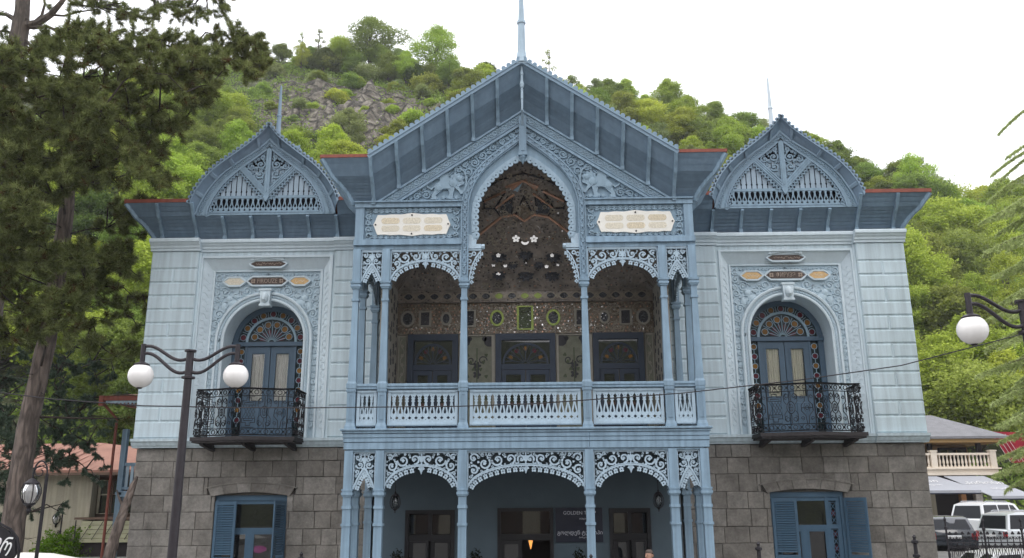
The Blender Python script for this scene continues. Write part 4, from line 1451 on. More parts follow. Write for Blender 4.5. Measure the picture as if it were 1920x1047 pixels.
# ================================================================ frieze and gable of the porch
AO = [(0,11.56),(.18,11.50),(.40,11.36),(.62,11.18),(.84,10.96),(1.02,10.72),(1.15,10.48),(1.23,10.24),(1.25,10.0),(1.25,9.7),(1.24,9.45),(1.18,9.30)]     # opening, right half
BAND = [(0,12.20),(.25,11.99),(.5,11.80),(.75,11.60),(1.0,11.37),(1.2,11.13),(1.36,10.87),(1.46,10.60),(1.52,10.33)]
def lerpx(P, z):
    for (ax_, az_), (bx_, bz_) in zip(P, P[1:]):
        if min(az_, bz_) <= z <= max(az_, bz_) and az_ != bz_: return ax_+(bx_-ax_)*(z-az_)/(bz_-az_)
    return P[-1][0]
def resample(P, n):
    cu = [0]
    for p, q in zip(P, P[1:]): cu.append(cu[-1]+hypot(q[0]-p[0], q[1]-p[1]))
    o_ = []
    for k in range(n+1):
        t = cu[-1]*k/n
        for i in range(len(P)-1):
            if t <= cu[i+1]+1e-9:
                f = (t-cu[i])/(cu[i+1]-cu[i] or 1)
                o_.append((P[i][0]+(P[i+1][0]-P[i][0])*f, P[i][1]+(P[i+1][1]-P[i][1])*f)); break
    return o_
ARCH = resample(AO, 34)
GW = [(-4.47, 10.30), (-3.95, 10.30), (0, 12.93), (3.95, 10.30), (4.47, 10.30)]
YW = PF+.02
gw = MB()
for s in (-1, 1):
    # wall sheet between the opening and the rake
    q = [(s*x, z) for x, z in AO if z >= 10.30] + [(s*1.25, 10.30)]
    poly = q + [(s*3.95, 10.30), (0, 12.93)]
    gw.prism(poly, YW, YW+.08)
    gw.box(min(s*1.25, s*4.36), max(s*1.25, s*4.36), YW, YW+.08, 9.07, 10.30)
gable = obj('gable_wall', gw, 'gable', mansion)
# frieze panels with plaques
for s in (-1, 1):
    def dist(x, z):
        d = min(x-1.66, 4.14-x, z-9.345, 10.195-z)
        if 1.80 < x < 4.0: return -1
        inpl = max(abs(x-2.915)-1.03, abs(z-9.722)-.325)
        return min(d, inpl)
    cs = pack(dist, 1.66, 4.14, 9.345, 10.195, .10, .024, .022)
    m = MB(); scrolls(m, cs, .036, YW-.045, YW+.0, False, 1.15)
    for zz_, amp in ((10.12, .05), (9.405, .04)):
        for ph in (0, pi):
            m.ribbon([(1.70+2.40*i/96, zz_+amp*sin(2*pi*i/12+ph)) for i in range(97)], .024, YW-.045, YW)
        for i in range(16): m.flower(1.775+.15*i, zz_, .035, YW-.045, YW, 4, i, 0)
    if s < 0: m.mapv(lambda x, y, z: (-x, y, z))
    obj('scroll_relief', m, 'lionpaint', gable, kind='stuff')
    m = MB()
    lo, hi = sorted((s*1.60, s*4.42))
    m.box(lo, hi, YW-.10, YW+.02, 10.20, 10.325); m.box(lo, hi, YW-.16, YW+.02, 10.325, 10.36)
    m.box(lo, hi, YW-.12, YW+.02, 9.18, 9.30); m.box(lo, hi, YW-.08, YW+.02, 9.30, 9.335); m.box(lo, hi, YW-.15, YW+.02, 9.155, 9.18)
    m.box(lo, hi, YW-.07, YW+.03, 9.045, 9.155)
    lo, hi = sorted((s*4.17, s*4.40)); m.box(lo, hi, YW-.07, YW+.02, 9.335, 10.20)
    obj('frieze_rail', m, 'porch', gable)
    # hanging shaped strip under the frieze
    m = MB()
    for a, c in ((1.66, 3.44), (3.65, 4.2)):
        pts = [(s*a, 9.045), (s*c, 9.045), (s*(c-.04), 9.00), (s*(c-.25), 9.02), (s*(c-.34), 9.0), (s*(a+.34), 9.0), (s*(a+.25), 9.02), (s*(a+.04), 9.0)] if c-a > 1 else [(s*a, 9.045), (s*c, 9.045), (s*c, 9.01), (s*(a+c)/2, 9.03), (s*a, 9.01)]
        m.prism(pts, YW-.055, YW+.0)
    obj('shaped_strip', m, 'fret', gable)
    # white plaque with six gilt fields
    cx = s*2.915; zc = 9.722
    hw, hh = .985, .275
    top_ = [(-.93,.20),(-.90,.27),(-.70,.265),(-.55,.285),(-.30,.275),(-.12,.30),(0,.315),(.12,.30),(.30,.275),(.55,.285),(.70,.265),(.90,.27),(.93,.20),(.96,.11),(1.01,.0)]
    out_ = top_ + [(x, -z) for x, z in top_[-2::-1]] + [(-.96,-.11),(-1.01,0),(-.96,.11)]
    m = MB(); m.prism([(cx+x, zc+z) for x, z in out_], YW-.075, YW+.0)
    p = obj('plaque', m, 'plaque', mansion, label='white inscription plaque '+('left' if s < 0 else 'right')+' of the tall porch arch')
    for i in range(3):
        for j in range(2):
            m = MB(); fx, fz = cx-.56+.56*i, zc+.105-.21*j
            hw_, hh_ = .245, .082
            m.prism([(fx-hw_,fz),(fx-hw_+.03,fz+hh_*.8),(fx-hw_+.08,fz+hh_),(fx+hw_-.08,fz+hh_),(fx+hw_-.03,fz+hh_*.8),(fx+hw_,fz),(fx+hw_-.03,fz-hh_*.8),(fx+hw_-.08,fz-hh_),(fx-hw_+.08,fz-hh_),(fx-hw_+.03,fz-hh_*.8)], YW-.079, YW-.07)
            obj('script_field', m, 'cream' if (i+j+(s > 0)) % 3 else 'plaquetan', p)
    m = MB()
    for x, z in ((-.95,0),(.95,0),(0,.255),(0,-.255)): m.disc(cx+x, zc+z, .024, YW-.09, YW-.07, 8)
    obj('screw', m, 'rustiron', p, kind='stuff')

# pilaster bands beside the tall arch that bend into the pointed archivolt
band_l = [(C3, 8.16)] + [(C3, 10.1)] + BAND[::-1]
for s in (-1, 1):
    pts = [(s*C3, 8.19), (s*C3, 10.10)] + [(s*x, z) for x, z in BAND[::-1]]
    m = MB()
    m.ribbon(pts, .20, YW-.075, YW+.05)
    ar = obj('archivolt', m, 'porch', gable)
    m = MB()
    P = resample([(s*C3, 8.3), (s*C3, 10.10)] + [(s*x, z) for x, z in BAND[::-1]], 44)
    for i, (x, z) in enumerate(P[1:-1]):
        if i % 2: m.ring(x, z, .042, .022, YW-.105, YW-.07, 10, .07)
        else:
            m.flower(x, z, .05, YW-.10, YW-.07, 4, 0, 0)
    m.ribbon([(x-s*.085, z) for x, z in P], .026, YW-.11, YW-.07); m.ribbon([(x+s*.085, z) for x, z in P], .026, YW-.11, YW-.07)
    obj('guilloche', m, 'porch', ar, kind='stuff')
    # smooth chamfer and scalloped edging of the opening
    inner_b = resample([(s*(x), z) for x, z in BAND] + [(s*C3, 10.1), (s*C3, 9.3)], 34)
    op = [(s*x, z) for x, z in ARCH]
    m = MB()
    mid_ = [(.45*a[0]+.55*b_[0], .45*a[1]+.55*b_[1]) for a, b_ in zip(op, inner_b)]
    m.loft([[(x, YW-.03, z) for x, z in inner_b], [(x, YW+.05, z) for x, z in mid_], [(x, YW-.02, z) for x, z in op], [(x, YW+.06, z) for x, z in op]])
    obj('arch_chamfer', m, 'edging', gable)
    m = MB()
    cu = 0; nxt = .05
    for p, q in zip(op, op[1:]):
        l = hypot(q[0]-p[0], q[1]-p[1])
        while nxt <= cu+l:
            f = (nxt-cu)/l; x, z = p[0]+(q[0]-p[0])*f, p[1]+(q[1]-p[1])*f
            a = atan2(q[1]-p[1], q[0]-p[0])
            n_ = (-sin(a), cos(a)); sg = 1 if (n_[0]*-s) > 0 or (abs(n_[0]) < .05 and n_[1] < 0) else -1
            nx, nz = n_[0]*sg, n_[1]*sg
            m.ring(x+nx*.005, z+nz*.005, .052, .060, YW-.045, YW+.0, 10)
            m.ribbon([(x-nx*.06-cos(a)*.085, z-nz*.06-sin(a)*.085), (x-nx*.06+cos(a)*.085, z-nz*.06+sin(a)*.085)], .10, YW-.035, YW)
            m.disc(x+cos(a)*.082, z+sin(a)*.082, .032, YW-.035, YW, 6)
            for d_ in (-.045, .045):
                m.disc(x+nx*.035+cos(a)*d_, z+nz*.035+sin(a)*d_, .022, YW-.035, YW, 6)
            nxt += .165
        cu += l
    obj('scalloped_trim', m, 'edging', gable, kind='stuff')
    # corbel at the foot of the opening
    m = MB()
    lo, hi = sorted((s*1.10, s*1.45)); m.box(lo, hi, YW-.06, YW+.05, 9.05, 9.17)
    m.lathe(0, 0, [(0,-.17),(.03,-.10),(.055,-.06),(.05,-.02),(.075,.02),(.075,.08),(.06,.10)], 8)
    m.mapv(lambda x, y, z: (s*(1.10-z*.9), YW-.0+y, 9.11+x), len(m.v)-56)
    m.prism([(s*1.24, 9.17), (s*1.44, 9.17), (s*1.44, 9.45), (s*1.30, 9.42), (s*1.22, 9.30)], YW-.03, YW+.05)
    obj('corbel', m, 'fret', gable)
    # rake moulding, carved
    dx, dz = -s*3.95, 2.63; L = hypot(dx, dz); ux, uz = dx/L, dz/L
    nx, nz = (uz*s, -ux*s)      # pointing inwards/down
    if nz > 0: nx, nz = -nx, -nz
    def P_(t, d): return (s*3.95+ux*t+nx*d, 10.30+uz*t+nz*d)
    m = MB()
    m.prism([P_(0, 0), P_(L, 0), (0, 12.93-.40), P_(.62, .335)], YW-.05, YW+.01)
    rk = obj('rake_moulding', m, 'gable', gable)
    m = MB()
    m.ribbon([P_(.05, .025), P_(L, .025)], .05, YW-.10, YW-.04); m.ribbon([P_(.40, .245), P_(L-.2, .245)], .03, YW-.075, YW-.04); m.ribbon([P_(.60, .325), P_(L-.25, .325)], .06, YW-.10, YW-.04)
    obj('moulding_strip', m, 'porch', rk)
    m = MB(); t = .34; k = 0
    while t < L-.18:
        if k % 2 == 0: m.ring(*P_(t, .145), .058, .022, YW-.072, YW-.045, 10)
        else:
            for o_ in (-.065, .065):
                m.ribbon([P_(t+o_, .07), P_(t, .145), P_(t+o_, .22)], .02, YW-.072, YW-.045); m.ribbon([P_(t+o_*.2, .07), P_(t+o_*1.2, .145), P_(t+o_*.2, .22)], .015, YW-.07, YW-.045)
        t += .155; k += 1
    obj('guilloche', m, 'lionpaint', rk, kind='stuff')
    # scroll carving between the rake and the archivolt
    arch_pts = [(x, z) for x, z in BAND] + [(C3, 10.3)]
    rake_in = [(0, 12.93-.42), (3.95-.62, 10.33)]
    def dist(x, z):
        if z < 10.40: return -1
        if z > rake_in[0][1]+(rake_in[1][1]-rake_in[0][1])*x/rake_in[1][0]: return -1
        d1 = pdist(rake_in, x, z)
        bx = lerpx(BAND, z) if z > 10.33 else C3
        if z < 12.2 and x < bx+.10: return -1
        d2 = pdist(arch_pts, x, z)-.11
        dl = hypot((x-2.0)/.50, (z-10.80)/.42)-1
        d = min(d1, d2, z-10.39, x-.09)
        if dl < 0: return -1
        return min(d, dl*.5)
    cs = pack(dist, .08, 3.4, 10.4, 12.5, .13, .026, .035)
    m = MB(); scrolls(m, cs, .042, YW-.05, YW+.0, False, 1.3)
    if s < 0: m.mapv(lambda x, y, z: (-x, y, z))
    obj('scroll_relief', m, 'gable', gable, kind='stuff')
    # lion with the sun on its back, sword raised, facing the arch
    m = MB()
    lion = [(2.44,10.41),(2.30,10.41),(2.28,10.47),(2.31,10.52),(2.20,10.62),(2.10,10.70),(1.98,10.69),(1.94,10.58),(1.98,10.47),(1.94,10.41),(1.82,10.41),(1.86,10.48),(1.84,10.60),(1.80,10.72),(1.72,10.66),(1.64,10.54),(1.58,10.57),
            (1.57,10.63),(1.64,10.66),(1.70,10.76),(1.64,10.80),(1.57,10.82),(1.55,10.87),(1.60,10.92),(1.58,10.98),(1.61,11.08),(1.66,11.05),(1.69,11.16),(1.75,11.10),(1.81,11.17),(1.84,11.09),(1.92,11.09),(1.91,11.0),
            (2.02,10.97),(2.16,10.94),(2.28,10.86),(2.34,10.74),(2.35,10.62),(2.42,10.53),(2.40,10.47)]
    m.prism([(s*x, z) for x, z in lion], YW-.07, YW+.0, back=False)
    m.ribbon([(s*x, z) for x, z in ((2.32,10.80),(2.42,10.70),(2.52,10.76),(2.55,10.90),(2.48,10.99),(2.41,10.94),(2.44,10.88))], .036, YW-.06, YW)
    m.disc(s*2.08, 11.0, .13, YW-.05, YW+.0, 14)
    for i in range(11):
        a = pi*(.0+.80*i/10)
        c_, q_ = cos(a), sin(a)
        bx, bz = 2.08+.135*c_, 11.0+.135*q_; tx_, tz_ = 2.08+.30*c_, 11.0+.30*q_
        m.prism([(s*(bx-q_*.016), bz+c_*.016), (s*(bx+q_*.016), bz-c_*.016), (s*tx_, tz_)], YW-.045, YW+.0, back=False)
    m.ribbon([(s*x, z) for x, z in ((1.60,10.60),(1.53,10.72),(1.50,10.88),(1.51,11.06),(1.57,11.20),(1.68,11.28),(1.80,11.27))], [.05,.045,.04,.035,.03,.026,.012], YW-.06, YW)
    for x, z, r_, k_ in ((2.24,10.74,.11,.02), (1.84,10.86,.12,.02), (1.68,10.98,.085,.028)):
        rows = []
        for i in range(4):
            ph = pi/2*i/3
            rows.append([(s*(x+r_*cos(ph)*cos(t*pi/6)), YW-.07-k_*1.6*sin(ph), z+r_*cos(ph)*sin(t*pi/6)) for t in range(12)])
        m.loft(rows, True)
    m.ribbon([(s*x, z) for x, z in ((2.30,10.60),(2.18,10.68),(2.04,10.72),(1.92,10.70))], .018, YW-.085, YW-.06); m.ribbon([(s*x, z) for x, z in ((1.86,11.06),(1.90,10.94),(1.86,10.80),(1.78,10.72))], .02, YW-.09, YW-.06)
    for x, z in ((1.60,11.0),(1.63,10.88),(1.72,10.92),(1.76,11.06),(1.70,10.80)):
        m.ring(s*x, z, .035, .02, YW-.075, YW-.06, 7)
    for x, z in ((1.98,10.47),(1.76,10.47),(2.30,10.44),(2.10,10.47)):
        m.flower(s*x, z, .06, YW-.05, YW, 5, 0, 0)
    obj('lion_relief', m, 'lionpaint', gable, label='carved lion with a rayed sun on its back')
# king post with pendant and the turned rod under the apex
m = MB()
m.box(-.10, .10, YW-.14, YW+.02, 11.66, 12.70); m.box(-.12, .12, YW-.16, YW+.02, 11.60, 11.67); m.box(-.045, .045, YW-.155, YW-.14, 11.72, 12.62)
m.lathe(0, YW-.06, [(0,11.36),(.03,11.42),(.06,11.50),(.10,11.55),(.085,11.60)], 8)
obj('king_post', m, 'porch', gable)
Ye, z_e = -.73, 0
m = MB()
m.lathe(0, PF-.66, [(0,12.62),(.022,12.66),(.03,12.9),(.022,12.93),(.035,12.97),(.03,13.2),(.042,13.22),(.02,13.25),(.05,13.30),(.06,13.38),(.035,13.48),(.03,13.62),(.045,13.66),(.03,13.8),(.03,13.95)], 8)
m.tube([(0, PF-.66, 12.66), (0, PF-.3, 12.55), (0, PF-.10, 12.45)], .03, 6)
obj('turned_rod', m, 'fret', gable)

# ---- coved soffit under the gable and along its short eaves
E1, Z1, E2, Z2 = .48, .62, .73, 1.05
def prof(t):
    if t <= 1:
        a = t; return E1*(a*.55+.45*a*a), Z1*(a*1.12-.12*a*a)
    a = t-1; return E1+(E2-E1)*a, Z1+(Z2-Z1)*a
def g_row(t, lift=0.0, dy=0.0):
    e, z = prof(t)
    w0 = 4.47+e
    ap = 12.93
    ys = PF-e+dy
    return [(-w0, 1.0, 10.30+z+lift), (-w0, ys, 10.30+z+lift), (-3.95, ys, 10.30+z+lift), (0, ys, ap+z+lift), (3.95, ys, 10.30+z+lift), (w0, ys, 10.30+z+lift), (w0, 1.0, 10.30+z+lift)]
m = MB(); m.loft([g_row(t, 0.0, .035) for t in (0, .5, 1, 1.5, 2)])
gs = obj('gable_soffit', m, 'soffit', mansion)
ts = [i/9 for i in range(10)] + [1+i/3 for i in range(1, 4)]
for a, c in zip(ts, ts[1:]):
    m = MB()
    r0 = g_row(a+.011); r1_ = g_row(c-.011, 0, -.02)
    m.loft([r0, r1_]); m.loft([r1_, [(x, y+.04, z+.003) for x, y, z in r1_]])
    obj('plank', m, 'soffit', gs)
def g_brk(x, base):
    ts2 = [0, .25, .5, .75, 1, 1.25, 1.5, 1.96]
    ot = [prof(t) for t in ts2]
    inner = []
    for i, (e, z) in enumerate(ot):
        p = ot[max(i-1, 0)]; q = ot[min(i+1, len(ot)-1)]
        dx, dz = q[0]-p[0], q[1]-p[1]; l = hypot(dx, dz)
        inner.append((e+.085*dz/l, z-.085*dx/l))
    m = MB()
    m.prismx([(PF-e, base+z+.01) for e, z in ot] + [(PF-e, base+z) for e, z in inner[::-1]], x-.043, x+.043)
    m.box(x-.052, x+.052, PF-.12, PF+.02, base-.04, base+.09)
    obj('bracket', m, 'porch', mansion)
for s in (-1, 1):
    for k in range(1, 7):
        x = .655*k
        g_brk(s*x, 12.93-(2.63/3.95)*x + (.0 if k < 6 else 0))
    # corner hip bracket and two along the side
    ts2 = [0, .25, .5, .75, 1, 1.4, 1.95]
    ot = [prof(t) for t in ts2]
    m = MB(); rows = []
    for i, (e, z) in enumerate(ot):
        p = ot[max(i-1, 0)]; q = ot[min(i+1, len(ot)-1)]
        dx, dz = q[0]-p[0], q[1]-p[1]; l = hypot(dx, dz); zz_ = 10.30+z
        rows.append([(s*(4.47+e-.06), PF-e, zz_+.01), (s*(4.47+e), PF-e+.06, zz_+.01), (s*(4.47+e+.085*dz/l), PF-e+.06-.085*dz/l, zz_-.085*dx/l), (s*(4.47+e-.06+.085*dz/l), PF-e-.085*dz/l, zz_-.085*dx/l)])
    m.loft(rows, True)
    obj('bracket', m, 'porch', mansion)
    for yy in (-2.0, -1.0):
        inner = [(e+.085, z-.03) for e, z in ot]
        m = MB(); m.prismx([(e, 10.30+z+.01) for e, z in ot]+[(e, 10.30+z) for e, z in inner[::-1]], -.043, .043)
        m.mapv(lambda x, y, z: (s*(4.47+y), yy+x, z))
        obj('bracket', m, 'porch', mansion)
    # red eave sheet of the short straight eaves
    m = MB(); lo, hi = sorted((s*3.97, s*(4.47+E2+.04)))
    m.box(lo, hi, PF-E2-.03, PF-E2+.02, 11.335, 11.42)
    lo, hi = sorted((s*(4.47+E2-.015), s*(4.47+E2+.04))); m.box(lo, hi, PF-E2+.02, 1.0, 11.335, 11.42)
    obj('eave_sheet', m, 'redroof', mansion, label='red painted sheet along the eave edge')
    # verge board and toothed crest
    a, c = (s*3.99, 11.325), (0, 13.985)
    m = MB()
    m.ribbon([(a[0], a[1]+.01), (c[0], c[1]+.01)], .10, PF-E2-.05, PF-E2+.01)
    m.ribbon([(a[0], a[1]+.075), (c[0], c[1]+.075)], .05, PF-E2-.075, PF-E2+.05)
    vb = obj('verge_board', m, 'verge', mansion)
    n = 30
    for i in range(n):
        t = (i+.4)/n; px_, pz_ = a[0]+(c[0]-a[0])*t, a[1]+(c[1]-a[1])*t+.125
        m = MB(); m.prism([(px_+.064*cos(2*pi*k/8), pz_+.064*sin(2*pi*k/8)) for k in range(8)], PF-E2-.07, PF-E2-.035)
        obj('crest_tooth', m, 'verge', vb)
    # roof slopes
    m = MB()
    m.add([(s*3.97, PF-E2, 11.42), (0, PF-E2, 14.07), (0, 9, 14.07), (s*3.97, 9, 11.42), (s*(4.47+E2), 9, 11.40), (s*(4.47+E2), PF-E2, 11.40)], [(0,1,2,3),(0,3,4,5)])
    obj('roof', m, 'redroof', mansion)
m = MB()
m.box(-.13, .13, PF-E2-.06, PF-E2+.2, 13.93, 14.03)
m.lathe(0, PF-E2+.06, [(.16,13.98),(.145,14.10),(.11,14.35),(.092,15.15),(.12,15.16),(.12,15.23),(.085,15.25),(.055,16.2),(.02,17.3),(0,17.5)], 10)
obj('spire', m, 'fret', mansion)
# closing walls of the porch sides above the columns
for s in (-1, 1):
    m = MB(); lo, hi = sorted((s*4.33, s*4.42)); m.box(lo, hi, YW+.08, .0, 9.06, 10.30)
    obj('porch_side_wall', m, 'porch', mansion)

# ================================================================ loggia behind the porch
YB, XS, ZC = -.28, 3.64, 8.55
m = MB()
m.box(-XS-.1, XS+.1, YB, YB+.25, 4.45, 7.30)
lw = obj('loggia_wall', m, 'panelframe', mansion)
for s in (-1, 1):
    m = MB(); lo, hi = sorted((s*XS, s*(XS+.09))); m.box(lo, hi, -2.55, YB, 4.45, 9.04)
    w_ = obj('loggia_side_wall', m, 'panelframe', mansion)
    m = MB(); rr = random.Random(5+s)
    z = 4.6
    while z < 8.3:
        for y in (-2.3, -1.85, -1.4, -.95, -.5):
            r = rr.uniform(.06, .12)
            st = len(m.v); m.flower(y+rr.uniform(-.1, .1), z+rr.uniform(-.08, .08), r, -.012, 0, 5, rr.random(), .1)
            m.mapv(lambda x, y_, z_: (s*(XS+y_), x, z_), st)
        z += .26
    obj('painted_scroll', m, 'darkpaint', w_, kind='stuff')
# mosaic frieze, cornice band with diamonds
m = MB(); m.box(-XS, XS, YB-.03, YB+.2, 7.305, 8.22)
fz = obj('mosaic_frieze', m, 'frieze', mansion)
m = MB(); m.box(-XS, XS, YB-.10, YB+.2, 8.24, 8.54); m.box(-XS, XS, YB-.13, YB, 8.215, 8.24); m.box(-XS, XS, YB-.13, YB, 8.54, 8.565)
cb = obj('mirror_cornice', m, 'vault', mansion)
for k in range(-9, 10):
    m = MB(); x = k*.37
    mat = 'greenmirror' if k in (-2, 0, 1) else 'vaultdark'
    m.prism([(x-.13,8.39),(x-.06,8.45),(x,8.475),(x+.06,8.45),(x+.13,8.39),(x+.06,8.33),(x,8.305),(x-.06,8.33)], YB-.115, YB-.10)
    dq = obj('diamond_mirror', m, mat, cb)
    m = MB(); m.ribbon([(x-.16,8.39),(x-.07,8.475),(x,8.50),(x+.07,8.475),(x+.16,8.39),(x+.07,8.305),(x,8.28),(x-.07,8.305)], .025, YB-.12, YB-.10, True)
    m.flower(x+.185, 8.39, .075, YB-.118, YB-.10, 4, 0, .2)
    obj('star_inlay', m, 'silverinlay', cb, kind='stuff')
# framed pictures and ovals in the frieze
def pic(kind, x, mat, fm, w_, h_):
    m = MB(); zc = 7.76
    if kind == 'r':
        m.ribbon([(x-w_, zc-h_), (x+w_, zc-h_), (x+w_, zc+h_), (x-w_, zc+h_)], .05, YB-.07, YB-.03, True)
    else: m.ring(x, zc, w_, .06, YB-.07, YB-.03, 18, h_)
    f = obj('picture_frame' if kind == 'r' else 'oval_mirror_frame', m, fm, fz)
    m = MB()
    if kind == 'r': m.box(x-w_+.02, x+w_-.02, YB-.045, YB-.03, zc-h_+.02, zc+h_-.02)
    else: m.disc(x, zc, w_-.03, YB-.045, YB-.03, 18, h_-.03)
    obj('picture', m, mat, f)
pic('r', 0, 'greenpaint', 'greenmirror', .205, .33)
for s in (-1, 1):
    pic('o', s*.80, 'vaultdark', 'greenmirror', .17, .21)
    pic('r', s*1.60, 'darkpaint', 'panelframe', .17, .23)
    pic('o', s*2.25, 'vaultdark', 'panelframe', .13, .17)
    pic('r', s*2.85, 'darkpaint', 'panelframe', .15, .21)
    pic('o', s*3.35, 'vaultdark', 'panelframe', .17, .21)
m = MB(); rr = random.Random(4)
for k in range(60):
    x = rr.uniform(-3.5, 3.5); z = rr.choice([7.42, 7.5, 8.0, 8.08])+rr.uniform(-.05, .05)
    r = rr.uniform(.10, .19); m.ring(x, z, r, .018, YB-.045, YB-.03, 14, r*.8)
obj('plaster_ring', m, 'silverinlay', fz, kind='stuff')
# bits of mirror that catch the sky, each set at its own angle
def flakes(n, place, size, seed, parent, name='mirror_flake'):
    rr = random.Random(seed); m = MB()
    for k in range(n):
        p, nrm = place(rr)
        t = Vector(nrm).normalized()
        t = (t + Vector((rr.uniform(-.45,.45), rr.uniform(-.2,.2), rr.uniform(-.15,.55)))).normalized()
        a = t.orthogonal().normalized(); b_ = t.cross(a)
        an = rr.uniform(0, 6.28); a, b_ = a*cos(an)+b_*sin(an), -a*sin(an)+b_*cos(an)
        q = size*rr.uniform(.6, 1.5); P = Vector(p)
        if rr.random() < .5: m.add([P-a*q*.5, P+a*q*.5+b_*q*.12, P+a*q*.5-b_*q*.12], [(0,1,2)])
        else: m.add([P-a*q*.3, P+b_*q*.3, P+a*q*.3, P-b_*q*.3], [(0,1,2,3)])
    return obj(name, m, 'mirror', parent, kind='stuff')
flakes(1100, lambda rr: ((rr.uniform(-3.55, 3.55), YB-.055, rr.uniform(7.33, 8.2)), (0, -1, 0)), .034, 8, fz)
# vault: sloping up from the cornice on three sides to the apex behind the arch
YV0, YV1, ZT = YB-.10, PF+.12, 11.75
def vault_z(x, y):
    a = (y-YV0)/(YV1-YV0)
    b_ = (XS-abs(x))/XS
    fa = 1-(1-min(1, max(0, a)))**1.35
    fb_ = 1-(1-min(1, b_*1.25))**1.2
    return ZC + (ZT-ZC)*min(fa, fb_)
m = MB(); nx_, ny_ = 44, 26
rows = []
for j in range(ny_+1):
    y = YV0+(YV1-YV0)*j/ny_
    rows.append([(-XS+2*XS*i/nx_, y, vault_z(-XS+2*XS*i/nx_, y)) for i in range(nx_+1)])
m.loft(rows)
vt = obj('vault', m, 'vault', mansion)
def on_vault(x, a, off=.03):
    y = YV0+(YV1-YV0)*a
    return (x, y-off*.5, vault_z(x, y)-off)
def hit(px, py):
    "where a line of sight through the picture meets the vault (used once to read the rib pattern off the photograph)"
    d = fwd*FPX + r2*(px-960) - u2*(py-523.5)
    for i in range(900):
        P = CAM + d*((20.2+i*.004)/d.y)
        if P.y > YV0: break
        if abs(P.x) < XS and P.y > YV1 and P.z >= vault_z(P.x, P.y): return P
    return None
def vrib(pts, r, mat, name):
    P = [hit(*p) for p in pts]
    if any(q is None for q in P): return
    path = []
    for p, q in zip(P, P[1:]):
        for i in range(6):
            t = i/6; x, y = p.x+(q.x-p.x)*t, p.y+(q.y-p.y)*t
            path.append((x, y-.02, vault_z(x, y)-.03))
    q = P[-1]; path.append((q.x, q.y-.02, vault_z(q.x, q.y)-.03))
    m = MB(); m.tube(path, r*1.3, 5)
    obj(name, m, mat, vt)
K = 5.512
def c6(x, y): return (860+x/K, 290+y/K)
for pts, mt_ in (
    ([(665,265),(485,330)], 'goldmetal'), ([(665,265),(820,325)], 'goldmetal'), ([(490,370),(265,475)], 'goldmetal'), ([(870,370),(1090,475)], 'goldmetal'),
    ([(575,405),(385,545)], 'goldmetal'), ([(765,395),(975,545)], 'goldmetal'), ([(185,845),(440,640),(580,615),(680,680),(780,615),(930,640),(1150,805)], 'goldmetal'),
    ([(265,475),(265,550),(370,550),(480,385)], 'blackwood'), ([(1090,475),(1085,545),(980,548),(880,385)], 'blackwood'),
    ([(370,550),(430,625)], 'blackwood'), ([(980,548),(925,625)], 'blackwood'), ([(550,440),(550,605)], 'blackwood'), ([(790,430),(810,605)], 'blackwood'),
    ([(670,430),(590,610)], 'blackwood'), ([(670,430),(770,610)], 'blackwood'), ([(190,475),(265,475)], 'blackwood'), ([(1090,475),(1150,475)], 'blackwood'),
    ([(220,390),(420,260),(665,185),(900,250),(1110,370)], 'blackwood')):
    vrib([c6(*p) for p in pts], .028 if mt_ == 'goldmetal' else .018, mt_, 'vault_rib')
for (x, y), mt_ in (((590,330),'goldmetal'), ((745,325),'goldmetal')):
    pass
# glossy facets under the star boss
def facet(pts, mat):
    P = [hit(*c6(*p)) for p in pts]
    if any(p is None for p in P): return
    m = MB(); vs = [(p.x, p.y-.03, vault_z(p.x, p.y)-.045) for p in P]
    m.add(vs+[(x, y+.02, z+.035) for x, y, z in vs], [tuple(range(len(vs)))]+[(i, (i+1) % len(vs), len(vs)+(i+1) % len(vs), len(vs)+i) for i in range(len(vs))])
    obj('star_facet', m, mat, vt)
facet([(660,275),(520,330),(560,358)], 'goldmetal'); facet([(685,275),(825,325),(790,358)], 'goldmetal'); facet([(655,285),(565,360),(610,375)], 'lead')
facet([(430,530),(550,450),(545,590),(440,600)], 'vaultdark'); facet([(805,445),(945,540),(920,600),(815,590)], 'vaultdark')
facet([(665,460),(605,600),(680,655),(755,600)], 'frieze')
# white mirror flowers and dark rosettes
def vflower(px, py, r, lobes, mat, name, hole=.2, tilt=0.0):
    P = hit(px, py)
    if P is None: return
    m = MB(); m.flower(0, 0, r, 0, .02, lobes, pi/2, hole)
    o_ = obj(name, m, mat, vt, loc=(P.x, P.y-.07, vault_z(P.x, P.y)-.07), rot=(radians(tilt), 0, 0))
for x, y in ((593,852), (777,855)): vflower(*c6(x, y), .115, 5, 'oldmirror', 'mirror_flower', .18, -5)
m = MB(); m.ribbon(arc(0, .03, .10, pi*1.1, pi*1.9, 8), [.03,.05,.06,.07,.07,.07,.06,.05,.03], 0, .02)
P = hit(*c6(686, 880)); obj('mirror_crescent', m, 'oldmirror', vt, loc=(P.x, P.y-.06, P.z-.07), rot=(radians(-5), 0, 0))
K2 = 3.879
for x, y, r in ((255,70,.20), (450,55,.19), (650,70,.20), (255,200,.18), (450,205,.20), (640,205,.19), (355,130,.13), (545,130,.13)):
    vflower(870+x/K2, 460+y/K2, r*1.15, 9, 'vaultdark', 'dark_rosette', .12, -25)
for x, y, r in ((250,65,.07), (640,65,.06), (250,205,.07), (215,135,.06), (680,130,.06), (445,110,.07), (300,140,.06), (600,145,.06)):
    vflower(870+x/K2, 460+y/K2-1, r, 5, 'oldmirror', 'mirror_flower', .1, -5)
m = MB(); rr = random.Random(12)
